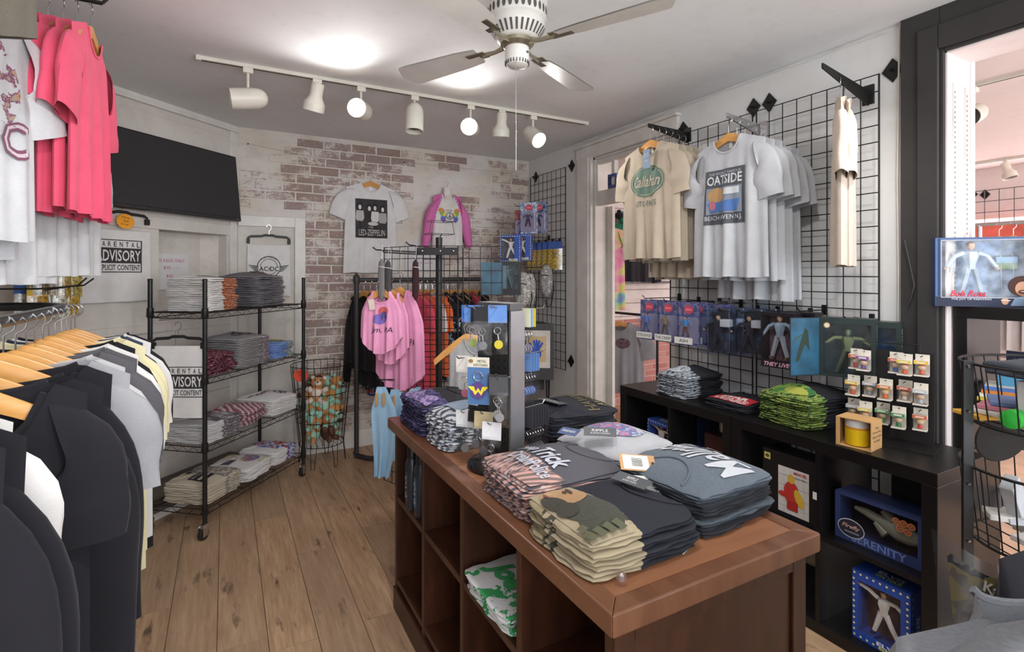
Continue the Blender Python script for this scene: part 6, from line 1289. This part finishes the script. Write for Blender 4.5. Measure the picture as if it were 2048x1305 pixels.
def mini(x, y, z, c, lab, grp='little boxed figures on the counter rack'):
    r = thing('boxed_key_ring', lab, 'toy', M=KRM @ TR((x, y, z), .1*nz(x*40, z*40)), group=grp); w_, d_, h_ = .046, .034, .062
    b = MB(); b.bb((-w_/2, d_/2-.001, 0), (w_/2, d_/2, h_+.022)); b.bb((-w_/2, -d_/2, h_-.014), (w_/2, d_/2-.001, h_)); b.bb((-w_/2, -d_/2, 0), (w_/2, d_/2-.001, .006)); b.build('box_card', paint('#d5cec2', .5), r, smooth=0)
    MB().bb((-w_/2+.0005, -d_/2+.0005, .006), (w_/2-.0005, d_/2-.0015, h_-.014)).build('window', clear('#ffffff', .16), r, smooth=0)
    q = MB(); q.ball((0, 0, .034), .013, 10, 0, (1.1, 1, .95)); q.ball((0, .002, .039), .0125, 10, 1, (1.08, 1, .75)); q.tube([(0, 0, .008), (0, 0, .016), (0, 0, .025)], [.009, .009, .005], 8, 2); q.build('toy_figure', [paint(k, .4) for k in ('#d8b898', c[1], c[2])], r)
    p = Pr(lambda x_, z_, e: V((x_, -d_/2-e*.5, z_)), .0006); p.rect(0, h_-.007, w_*.98, .012, c[0], 1); p.rect(0, h_-.007, w_*.6, .005, '#e8e0d0', 1); p.build(r, 'front_print')
k = 0
for row, (z, ys) in enumerate(((.275, (-.11, -.075, .03, .065, .115)), (.165, (-.115, -.06, -.0, .06, .115)), (.06, (-.12, -.07, -.015, .045, .11)))):
    for j, x in enumerate(ys):
        c = PCOL[(row*4+j) % 12]; mini(x, .025-.028*((j+row) % 2), z, c, c[3]+' boxed figure, '+['top', 'middle', 'bottom'][row]+' row, '+ORD[j]+' from the mug side'); MB().tube([(x, .06, z+.078), (x, .0, z+.078)], .0018, 5).build('peg', BLKM(), kr); k += 1
# ---------------------------------------------------------------- boxes inside the cubes
NX_ = (-1, 0)
toybox(wallM(V((2.22, 2.235, .404)), *NX_), .17, .09, .22, '#2f4f9f', 'figure_box', 'blue boxed white-suited singer figure in the cube by the doorway', win=(.1, .9, .1, .88), inner='#6a4a44', figs=ROCK, pr=rock_front, side=rock_side, top=rock_top)
toybox(wallM(V((2.37, 2.16, .404)), *NX_), .18, .09, .26, '#26345f', 'figure_box', 'second dark blue figure box behind, in the cube by the doorway', win=(.1, .9, .1, .88), inner='#303850')
toybox(wallM(V((2.26, 1.845, .404)), *NX_), .17, .11, .235, '#3a1f1e', 'figure_box', 'dark red figure box with a yellow shape behind its window', win=(.1, .9, .12, .68), inner='#2a1816', figs=[(.11, ('#d8c23a', '#d8c23a', '#d8c23a', '#a03028'), {}, 0)], rim='#c8b0a0')
bx = thing('statue_box', 'black statue box with a yellow and red picture in the middle cube', 'box', M=wallM(V((2.215, 1.43, .404)), *NX_)); MB().bb((-.125, -.06, 0), (.125, .06, .275)).build('carton', paint('#1f1d1e', .4), bx, smooth=0, bevel=.002)
p = Pr(lambda x, z, e: V((x, -.06-e*.5, z)), .001); p.rect(.022, .12, .14, .2, '#d3d0cb', 2)
for i in range(4): p.rect(.022, .05+i*.045, .14, .0015, '#9a9a98', 1); p.rect(-.02+i*.03, .12, .0012, .2, '#a8a8a6', 1)
p.rect(-.1, .245, .03, .03, '#c8bc6a', 1); p.ell(-.1, .245, .010, .008, '#55502a', 10); p.text('MARVEL', .055, .205, .06, .012, '#b83a34', bold=.03); p.text('IRON MAN', .055, .185, .055, .008, '#5a5654'); p.ell(.015, .115, .035, .05, '#c0342e', 20); p.ell(.015, .175, .016, .02, '#d8a83a', 14); p.ell(.05, .10, .018, .04, '#d8b03a', 12, rot=.4); p.ell(-.025, .10, .02, .012, '#c0342e', 12); p.rect(.02, .06, .05, .04, '#a82a28', 2); p.build(bx, 'front_picture')
def ser(p, w, h):
    p.text('SERENITY', w*.02, h*.11, w*.62, h*.16, '#6f82b8', bold=.02); p.ell(-w*.30, h*.28, w*.165, h*.2, '#c5c8d0', 28); p.ell(-w*.30, h*.28, w*.155, h*.18, '#2c2a3a', 28); p.text('Firefly', -w*.30, h*.31, w*.22, h*.11, '#d8a890', shear=.3, bold=.02); p.rect(-w*.29, h*.2, w*.18, h*.03, '#8a8a98', 1)
    for i, (x, y) in enumerate(((.22, .80), (.30, .80), (.38, .79), (.26, .68), (.34, .66))): p.ell(w*x, h*y, .013, .013, '#b06a44', 12); p.ring(w*x, h*y, .008, .008, .4, '#6a3a26', 10)
def ser_side(p, d, h): p.text('CARGO', 0, h*.5, h*.5, d*.3, '#7d90c0', rot=PI/2)
sb = toybox(wallM(V((2.25, 1.093, .404)), *NX_), .31, .13, .185, '#35426f', 'ship_box', 'blue spaceship model box with a curved window in the right cube', win=(.06, .94, .2, .94), inner='#23262e', pr=ser, side=ser_side)
b = MB(); b.tube([(-.10, -.02, .125), (-.06, -.02, .122), (-.02, -.02, .112), (.03, -.02, .10), (.06, -.02, .092), (.10, -.02, .088), (.125, -.02, .085)], [.008, .016, .018, .030, .034, .030, .018], 14); b.tube([(-.02, -.03, .10), (.02, -.035, .07)], [.012, .02], 10); b.tube([(.04, -.02, .125), (.0, -.02, .15)], [.02, .012], 10); b.build('model_ship', paint('#77786c', .35), sb)
bx = thing('storage_box', 'black cardboard box with a handle slot behind the blue spaceship box', 'box', M=wallM(V((2.41, 1.02, .404)), *NX_)); MB().bb((-.10, -.06, 0), (.10, .06, .31)).build('carton', paint('#201e1f', .5), bx, smooth=0); p = Pr(lambda x, z, e: V((x, -.06-e*.5, z)), .001); p.rect(.02, .27, .09, .016, '#050505', 2); p.build(bx, 'handle_slot')
toybox(wallM(V((2.22, 1.07, .048)), *NX_), .20, .11, .265, '#2c4fa6', 'figure_box', 'blue boxed white-suited singer figure in the bottom right cube', win=(.1, .84, .12, .86), inner='#5a3e3c', figs=[(.175, ROCK[0][1], ROCK[0][2], -.005)], pr=rock_front, side=rock_side, top=rock_top)
tag(MB().bb((2.1185, 1.284, .545), (2.1195, 1.30, .575)).build('price_sticker', paint('#d8d6d2', .6), smooth=0), 'tiny white sticker on the cube shelf divider', 'sticker')
tag(MB().box((0, 0, 0), (.05, .004, .06)).build('price_sleeve', clear('#f0f4f8', .35), M=wallM(V((2.2, 1.80, .70)), *NX_), smooth=0), 'clear plastic sleeve standing on the dark red figure box', 'sleeve')
# ================================================================ black stand in the charcoal doorway
bs = thing('black_bookcase', 'black open bookcase standing in the charcoal doorway', 'shelf', (0, 0, 0)); bX0, bX1, bY0, bY1, bZ = 2.70, 3.02, .10, 1.055, 1.335
for a, c, nm in (((bX0, bY0, bZ-.05), (bX1, bY1, bZ), 'top_board'), ((bX0, bY1-.05, 0), (bX1, bY1, bZ-.05), 'side_board'), ((bX0, bY0, 0), (bX1, bY0+.05, bZ-.05), 'side_board'), ((bX0, bY0+.05, .93), (bX1, bY1-.05, .95), 'shelf'), ((bX0, bY0+.05, .50), (bX1, bY1-.05, .52), 'shelf'), ((bX0, bY0+.05, 0), (bX1, bY1-.05, .05), 'bottom_board')): MB().bb(a, c).build(nm, MBK, bs, smooth=0, bevel=.0015)
# boxed painter doll on top
Mb = wallM(V((2.755, .985, bZ)), -.75, -.66)
def painter(p, w, h):
    p.rect(0, h*.07, w*.99, h*.14, '#2b3046', 3); p.text('Bob Ross', -w*.17, h*.19, w*.36, h*.09, '#c83a52', shear=.35, bold=.02); p.text('THE JOY OF PAINTING', -w*.14, h*.105, w*.4, h*.035, '#c9cbd4', bold=.01)
    p.ell(w*.36, h*.30, w*.14, h*.145, '#4a2c22', 24); p.ell(w*.36, h*.265, w*.075, h*.10, '#c99a80', 20); p.ell(w*.36, h*.215, w*.05, h*.035, '#6a4030', 14); p.rect(w*.36, h*.225, w*.035, h*.010, '#e0c8c0', 1); p.poly([(w*.24, h*.02), (w*.28, h*.13), (w*.36, h*.16), (w*.47, h*.13), (w*.49, h*.02)], '#8098b4'); p.ell(w*.19, h*.085, w*.035, h*.05, '#c99a80', 12); p.line([(w*.15, h*.10), (w*.24, h*.095)], .004, '#d8d4cc')
    for s in (-.46, .46): p.rect(w*s, h*.57, w*.02, h*.84, '#27406a', 2)
tb = toybox(Mb, .335, .10, .285, '#33507f', 'doll_box', 'blue boxed painter doll with curly brown hair on the black bookcase', win=(.06, .94, .13, .96), inner='#7d93b4', figs=[(.225, ('#c9a080', '#5a3426', '#a8b8cc', '#8496ac'), dict(arms=((-.55, .0), (.5, .0)), legs=(.1, .1)), -.035)], pr=painter, rim='#c8ccd8')
b = MB(); b.bb((.055, .01, .15), (.135, .014, .21), 0); b.bb((.06, .0085, .155), (.13, .0101, .18), 2); b.bb((.06, .0085, .18), (.13, .0101, .205), 1)
for x in (.075, .115): b.tube([(x, .0, .06), (x, .012, .22)], .002, 5, 3)
b.build('toy_easel', [paint('#3a3c48', .5), paint('#7aa0c8', .5), paint('#5a7a4a', .5), paint('#9a9aa0', .4)], tb)
b = MB()
for x, z in ((-.115, .2), (-.10, .17), (-.12, .11), (-.09, .19)): b.tube([(x, -.005, z-.03), (x+.005, -.005, z+.03)], .006, 8)
b.build('toy_brushes', paint('#b8bcc4', .4), tb)
# small wooden step and stacked dark boxes right of it
ws = thing('wooden_stand', 'small pale wooden stepped stand at the right end of the bookcase', 'stand', (2.80, .72, bZ)); MPW = wood('pine', '#b89050', '#c8a468', '#d8b880', .5)
for i in range(3): MB().bb((-.07, -.08, .03*i), (.07, .09-.05*i, .03*(i+1))).build('step', MPW, ws, smooth=0, bevel=.002)
for i in range(3):
    o = tag(MB().bb((-.05, -.03, 0), (.05, .03, .05)).build('small_box', printed('#241f18', ['#b89a4a', '#3a3020'], 40, .5), M=TR((2.83, .70, bZ+.09+i*.051), .2*i)), 'small black and gold box, '+['bottom', 'middle', 'top'][i]+' of three on the wooden stand', 'box', 'black and gold boxes', ); 
# things on the bookcase shelf seen between its boards
def book(x, y, z, rz, w, d, h, c, label, txt=None, tilt=0):
    r = thing('book', label, 'book', M=TR((x, y, z), rz, ry=tilt)); MB().bb((-w/2, -d/2, 0), (w/2, d/2, h)).build('cover', paint(c, .45), r, smooth=0); MB().bb((-w/2+.003, -d/2+.003, h-.001), (w/2-.001, d/2-.003, h+.0005)).build('pages', paint('#d8d4c8', .8), r, smooth=0)
    if txt: p = Pr(lambda x_, z_, e: V((-w/2-e*.5, -x_, z_)), .001); p.text(txt, 0, h*.82, d*.6, h*.09, '#8a9ac0', bold=.02); p.ell(-d*.1, h*.4, d*.18, h*.2, printed('#33406a', ['#a05040', '#c8a060'], 20, .45), 14); p.build(r, 'cover_print')
    return r
book(2.86, .83, .951, 0, .02, .20, .20, '#23293f', 'dark blue book standing on the bookcase shelf', 'STAR TREK'); book(2.90, .66, .951, .1, .02, .16, .19, '#c8a83a', 'yellow book beside the dark blue one'); book(2.80, .86, .951, .2, .02, .16, .13, '#4a86a8', 'pale blue book in front of the dark blue one')
for i, c in enumerate(('#d8c04a', '#e0dcd4', '#c87a3a', '#4a6aa8')): o = book(2.80, .93, .951+i*.016, .1*i, .16, .1, .015, c, ['yellow', 'white', 'orange', 'blue'][i]+' book lying flat on the bookcase shelf')
# ================================================================ wire basket tower
tw = thing('basket_tower', 'black tower of half-round wire baskets before the bookcase', 'display rack', (0, 0, 0)); PP = at(1936, 548, 1.42)
def tp(a, c, z): return V((PP.x, PP.y, 0))+RV*a+FV*c+V((0, 0, z))
b = MB(); b.add([tp(x, y, z) for z in (0, 1.235) for x, y in ((-.015, -.004), (.012, -.004), (.012, .004), (-.015, .004))], [(3, 2, 1, 0), (4, 5, 6, 7), (0, 1, 5, 4), (1, 2, 6, 5), (2, 3, 7, 6), (3, 0, 4, 7)]); b.build('post', BLACK(), tw, smooth=0)
b = MB(); b.add([tp(.42+x, y, z) for z in (0, 1.235) for x, y in ((-.015, -.004), (.012, -.004), (.012, .004), (-.015, .004))], [(3, 2, 1, 0), (4, 5, 6, 7), (0, 1, 5, 4), (1, 2, 6, 5), (2, 3, 7, 6), (3, 0, 4, 7)]); b.build('post', BLACK(), tw, smooth=0)
for z in (1.22, .905, .75, .44, 1.10): MB().ball(tp(-.003, -.006, z), .005, 8).build('bolt', CHROME(), tw)
def basket(z0, z1):
    b = MB(); cx_, r_ = .215, .20
    def ep(a, z, k=1): return tp(cx_-r_*k*math.cos(a), -.02-.19*k*math.sin(a)+.0, z)
    N = 24
    full = [ep(PI*2*i/32, z1) for i in range(32)]; b.tube(full, .004, 6, closed=True); b.tube([ep(PI*2*i/32, z0, .88) for i in range(32)], .004, 6, closed=True)
    for i in range(30): a = 2*PI*i/30; b.tube([ep(a, z1), ep(a, z0, .88)], .002, 5)
    for i in range(-3, 4): b.tube([ep(PI/2+i*.36, z0, .88), ep(-PI/2-i*.36, z0, .88)], .002, 5)
    b.build('wire_basket', MBW, tw)
basket(1.06, 1.225); basket(.74, .945)
def boxy(name, lab, cat, c, M, d, group=None, bev=.002): o = tag(MB().bb((-d[0]/2, -d[1]/2, 0), (d[0]/2, d[1]/2, d[2])).build(name, paint(c, .55, 0, .08), M=M, smooth=0, bevel=bev), lab, cat, group); return o
Mt = Matrix(((RV.x, FV.x, 0, PP.x), (RV.y, FV.y, 0, PP.y), (0, 0, 1, 0), (0, 0, 0, 1)))
o = boxy('white_box', 'white box with a red letter in the upper wire basket', 'box', '#d6d4d4', Mt @ TR((.19, -.09, 1.066), .06), (.20, .10, .125)); p = Pr(lambda x, z, e: V((x, -.05-e*.5, z)), .001); p.text('C', -.045, .085, .024, .03, '#c05060'); p.text('H', .0, .085, .024, .03, '#c05060'); p.build(o)
stack(Mt @ TR((.20, -.05, 1.195), .1), 1, .26, .2, .035, cloth('#3b3f48', .06), 'folded_garment', 'folded dark slate garment on top of the upper wire basket', 'x', 'x', None, seed=61, puff=.015, collar=False)
gb = thing('green_bottle', 'bright green plastic bottle lying in the upper wire basket', 'bottle', M=Mt @ TR((.055, -.06, 1.092), .3, ry=PI/2)); MB().lathe([(.0, 0), (.024, .002), (.025, .01), (.025, .075), (.012, .09), (.011, .10)], 16).build('bottle_body', paint('#3fc048', .35), gb); MB().lathe([(.013, .10), (.013, .115), (.0, .116)], 14).build('cap', paint('#1f2420', .4), gb)
for i, c in enumerate(('#d9a23a', '#d8d4ce', '#c87a8a', '#6a80b0')): boxy('booklet', ['yellow', 'white', 'pink', 'blue'][i]+' booklet lying in the upper wire basket', 'booklet', c, Mt @ TR((.11+.02*i, .06, 1.068+.012*i), .3*i), (.13, .09, .011))
rr_ = random.Random(4)
for i in range(14): boxy('trading_card_pack', 'pale card pack in the lower wire basket', 'card pack', ['#cfcac4', '#c2c6cc', '#d6d0ca', '#b8b4b0'][i % 4], Mt @ TR((.09+.022*(i % 6)+rr_.uniform(-.01, .01), -.13+.05*(i // 6)+rr_.uniform(-.01, .01), .748+.018*(i // 3)), rr_.uniform(-1, 1), rr_.uniform(-.2, .2)), (.09, .06, .015), 'card packs in the lower wire basket')
boxy('clear_case', 'tall clear plastic case leaning in the lower wire basket', 'case', '#b4b6ba', Mt @ TR((.13, -.02, .80), .5, ry=-.6), (.05, .03, .16)); boxy('blue_box', 'bright blue box in the lower wire basket', 'box', '#3a9ac8', Mt @ TR((.22, -.12, .86), .2, ry=.2), (.05, .03, .07))
o = tag(MB().ball((0, 0, 0), .045, 14, 0, (1, .7, .8)).build('pink_pouch', paint('#d8638c', .35), M=Mt @ TR((.215, -.05, .945))), 'shiny pink pouch in the lower wire basket', 'pouch'); MB().tube([(-.03, -.024, .012), (0, -.031, .014), (.03, -.024, .012)], .002, 5).build('zip', paint('#b84a70', .4), o)
bw = thing('dark_bowl', 'round dark dish propped behind the lower wire basket', 'dish', M=Mt @ TR((.18, .10, 1.0), rx=-PI/2+.2)); MB().lathe([(.0, .015), (.045, .013), (.07, .0), (.078, -.005), (.074, -.008), (.0, .0)], 28).build('dish', paint('#201f21', .4), bw)
# ---------------------------------------------------------------- print in a plastic sleeve and coats at the near right
ps = thing('sleeved_print', 'brown printed picture curling in a clear plastic sleeve at near right', 'print'); A0, A1, A2 = at(1862, 1056, 1.06), at(1998, 1118, 1.0), at(1960, 1300, .98); 
def sf_(u, v): q = A0.lerp(A1, u)+(A2-A0.lerp(A1, .55))*v; return q-FV*(.05*math.sin(u*PI))*(1-.3*v)+V((0, 0, -.012*math.sin(u*PI)*(1-v)))
MB().grid(lambda u, v: sf_(u, v), 12, 10).build('sleeve', clear('#f0f4fa', .16), ps)
MB().grid(lambda u, v: sf_(.12+.86*u, .14+.86*v)+FV*.002, 12, 10).build('picture', printed('#4f473f', ['#6a5f52', '#8a7a4a', '#2f3038', '#7a7468'], 9, .42), ps)
p = Pr(lambda x, y, e: sf_(x, y)-FV*e, .002); p.text('Katie', .62, .26, .42, -.12, '#c9c4bc', shear=.2, bold=.02); p.text('Terry', .75, .40, .26, -.08, '#c9c4bc'); p.build(ps)
lr = thing('clothes_rail', 'black clothes rail at the near right under the dark coats', 'clothes rack', (0, 0, 0)); c0 = at(2170, 900, .45); c1 = at(2170, 900, 1.15); zr = 1.13
MB().tube([(c0.x, c0.y, zr), (c1.x, c1.y, zr)], .014, 8).build('rail', MRL, lr)
for c in (c0, c1): MB().tube([(c.x, c.y, zr), (c.x, c.y, .01)], .014, 8).build('upright', MRL, lr)
nF = (-FV.x, -FV.y)
for i, (d, c, lab, px, zz_, sl_, w_) in enumerate(((.88, '#232327', 'black coat shoulder behind the plastic sleeve at near right', 2225, zr-.092, .34, .40), (.60, '#77787c', 'grey marl hooded sweatshirt shoulder at the near right corner', 2125, zr-.035, .22, .40))):
    q = at(px, 900, d); q.z = zz_
    T = Tee(w=w_, h=.75, sl=.5, sang=4, th=.17 if i else .1, fold=.006, seed=260+i, slope=sl_, nw=.06 if i else .09, nd=.05, sw=.11, bulge=.0)
    o = hang(q, nF, T, cloth(c, .10), lab, 'hanging_coat' if i == 0 else 'hooded_sweatshirt', hw=.15, hl=(i == 0))
    if i: MB().tube([(-.17, -.05, -.035), (-.12, -.06, .0), (-.05, -.065, .012), (.05, -.065, .012), (.14, -.05, -.02)], [.016, .022, .024, .024, .016], 10).build('hood', cloth(c, .10), o)
# ================================================================ the next room
def ntrack(x, y0, y1, lab):
    t = thing('lighting_track', lab, 'track rail'); MB().bb((x-.018, y0, ZC-.02), (x+.018, y1, ZC)).build('rail', MLW, t, smooth=0); MB().bb((x-.006, y0, ZC-.0215), (x+.006, y1, ZC-.0195)).build('groove', paint('#3a3836', .6), t, smooth=0)
ta = onZ(1965, 164, 2.6); ntrack(ta.x, -.6, onZ(2000, 155, 2.6).y+.35, 'short white lighting track near the doorway in the next room'); tb_ = onZ(1990, 319, 2.6); ntrack(tb_.x, -1., 4.2, 'long white lighting track farther back in the next room')
h1 = onX(1948, 165, ta.x); head((ta.x, h1.y, ZC-.02), -.8*RV-.5*FV-.35*UP, 'dome', False, 'white domed spotlight in the next room seen through the charcoal doorway', .08); h2 = onX(2012, 318, tb_.x); head((tb_.x, h2.y, ZC-.02), .1*RV-.3*FV-1*UP, 'step', False, 'white necked spotlight far back in the next room', .03)
fg = thing('wire_grid', 'black wire grid on the far wall of the next room', 'grid panel', M=TR((XF-.08, 1.9, 0), PI/2)); grid_panel(MB(), 2.4, .6, 2.36, .12, .004).build('wire_mesh', BLKM(), fg)
for k, px in enumerate((1943, 1968)): q = onX(px, 389, XF-.03); diamond((XF-.022, q.y, q.z), ['left', 'right'][k]+' diamond bracket on the far wall of the next room')
o = tag(MB().bb((XF-.14, .6, 1.62), (XF-.10, 3.7, 1.98)).build('red_banner', paint('#d8685a', .7, 0, .2, 4), smooth=0), 'red and orange banner across the far wall of the next room', 'banner'); MB().bb((XF-.145, .6, 1.62), (XF-.139, 3.7, 1.75)).build('orange_band', paint('#e0883a', .7), o, smooth=0)
nr = thing('garment_rack', 'chrome rack of white tees beyond the charcoal doorway', 'clothes rack'); q0 = onX(1990, 448, 4.4); MB().tube([(4.4, q0.y+.1, q0.z), (4.4, q0.y-1.4, q0.z)], .013, 8).build('rail', CHROME(), nr)
for y in (q0.y+.08, q0.y-1.4): MB().tube([(4.4, y, 0), (4.4, y, q0.z)], .013, 8).build('upright', CHROME(), nr)
for i in range(7):
    T = Tee(w=.46, h=.7, sl=.2, sang=8, th=.05, fold=.008, seed=300+i, slope=.4); hang((4.4, q0.y-.02-.07*i, q0.z-.09), (-.45, -.9), T, cloth('#dcd6d6', .02), 'white tee on the next room rack, '+ORD[i]+' from the door jamb', grp='white tees in the next room')
# seen through the white doorway
bx_ = onX(1229, 374, XR+.03); toybox(wallM(V((XR+.03, bx_.y, DH+.1205)), -1, 0), .10, .055, .11, '#4a5a98', 'small_toy_box', 'small blue and orange toy box standing on the transom ledge', win=(.1, .9, .2, .8), inner='#c86a4a', figs=[(.06, ('#d86a3a', '#c8402a', '#d8a03a', '#4a5a98'), {}, 0)])
YW = YB2-.10
q = onY(1246, 445, YW); T = Tee(w=.56, h=.66, sl=.5, sang=8, th=.12, fold=.01, seed=320, slope=.4, nw=.09); M = wallM(V((q.x+.06, YW-.03, q.z)), -.25, -.97)
o = garment(T, M, cloth('#33333a', .04), 'hooded_sweatshirt', 'green and charcoal hooded sweatshirt hanging beyond the white doorway', 'sweatshirt'); p = Pr(lambda x, z, e: T.front(x, z, e), .002); p.rect(0, -.10, .44, .17, '#2f7a5c', 8); p.rect(0, -.205, .46, .04, '#d8d6d4', 6); p.text('Eagles', 0, -.29, .34, .10, '#d8d6d4', shear=.3, bold=.03); p.rect(0, -.375, .46, .03, '#d8d6d4', 6); p.text('PHILADELPHIA', 0, -.232, .3, .03, '#d8d6d4'); p.build(o)
hd = MB(); hd.tube([(-.10, -.02, -.01), (-.07, .03, .07), (0, .05, .09), (.07, .03, .07), (.10, -.02, -.01)], [.03, .045, .05, .045, .03], 8); hd.build('hood', cloth('#2f7a5c', .04), o)
hanger(M @ TR((0, 0, .01)), 'hanger inside the green and charcoal hooded sweatshirt')
q = onY(1222, 455, YW-.25); T = Tee(w=.44, h=.85, sl=.2, sang=15, th=.07, fold=.01, seed=321); M = wallM(V((q.x-.10, YW-.25, q.z)), -.5, -.87)
tdm = NT('tie_dye_cloth'); _w = tdm.noise(tdm.coord('Object', (1.2, 1, 2)), 3.2, 3); tdm = tdm.done(tdm.ramp(_w, [(.3, '#d87aa8'), (.45, '#e0a0b8'), (.55, '#d8d87a'), (.65, '#7ac0c0'), (.75, '#8a8ad0')]), .9, 0, .15)
garment(T, M, tdm, 'tie_dye_shirt', 'pink and yellow tie-dye shirt at the edge of the white doorway'); hanger(M, 'hanger inside the tie-dye shirt')
qh = onY(1238, 432, YW); o = tag(MB().ball((0, 0, 0), .05, 12, 0, (1, 1, .8)).build('knit_hat', cloth('#26242a', .1), M=TR((qh.x, YW, qh.z))), 'black knit hat hanging above the green sweatshirt', 'hat'); MB().ball((0, 0, .045), .025, 10).build('pompom', cloth('#26242a', .2), o)
q = onX(1240, 645, 3.35); T = Tee(w=.46, h=.68, sl=.2, sang=12, th=.07, fold=.008, seed=323, slope=.4); M = wallM(q, -.75, -.66); hanger(M, 'wooden hanger in the grey tee beyond the white doorway'); o = garment(T, M, cloth('#8d9096', .06), 'hanging_tee', 'grey tee with a small dark print beyond the white doorway'); p = Pr(lambda x, z, e: T.front(x, z, e), .001); p.ell(.03, -.20, .07, .05, printed('#8d9096', ['#5a4248', '#6a5a60'], 40, .4), 14); p.build(o)
tg = thing('garment_rack', 'low rack with the grey tee beyond the white doorway', 'clothes rack'); zz = q.z+.09; MB().tube([(q.x-.02, q.y+.3, zz), (q.x+.02, q.y-.5, zz)], .012, 8).build('rail', BLKM(), tg)
for y in (.3, -.5): MB().tube([(q.x, q.y+y, 0), (q.x, q.y+y, zz)], .012, 8).build('upright', BLKM(), tg)
o = tag(MB().bb((3.55, YB2-.2, 1.36), (4.6, YB2-.02, 1.385)).build('slat_shelf', paint('#6a6668', .5), smooth=0), 'grey shelf on the white slat wall of the next room', 'shelf')
pq = onY(1300, 602, YB2-.25); tag(MB().tube([(pq.x+.15, YB2-.02, pq.z), (pq.x, YB2-.25, pq.z), (pq.x-.02, YB2-.28, pq.z+.02)], .005, 6).build('peg_hook', BLKM()), 'bare black hook on the slat wall of the next room', 'hook')
# ================================================================ small things on the shell
b = MB(); b.tube([(XR-.006, 3.8-.1*i, ZC-.012+.004*math.sin(i*1.7)) for i in range(26)], .0035, 6); b.tube([(XR-.008, 1.24, ZC-.02), (XR-.010, 1.245, 2.2), (XR-.008, 1.25, 1.9), (XR-.012, 1.243, 1.5), (XR-.008, 1.247, 1.0), (XR-.008, 1.247, .8)], .004, 6); tag(b.build('cable', MTR), 'white cable run along the ceiling edge and down the charcoal casing', 'cable')
b = MB(); b.tube([(XR-.054, 1.20, 1.62), (XR-.058, 1.175, 1.50), (XR-.06, 1.16, 1.42), (XR-.058, 1.175, 1.36), (XR-.056, 1.19, 1.33)], .004, 6); tag(b.build('cable', paint('#2c2a2b', .5)), 'dark cable loop on the charcoal door casing', 'cable')
n1 = onY(496, 288, YB-.01); n2 = onY(808, 325, YB-.01)
for k, n_ in enumerate((n1, n2)): tag(MB().tube([n_, n_+V((0, -.012, 0))], .005, 8).build('nail', paint('#2a2828', .5)), ['dark nail high in the bricks by the television', 'dark nail in the bricks above the band shirt'][k], 'nail')
tag(MB().tube([n1+V((0, -.008, 0)), (n1+n2)/2+V((0, -.008, -.06)), n2+V((0, -.008, 0)), onY(1010, 345, YB-.012)], .0012, 5).build('string', paint('#b8b0a8', .8)), 'thin string strung between nails across the bricks', 'string')
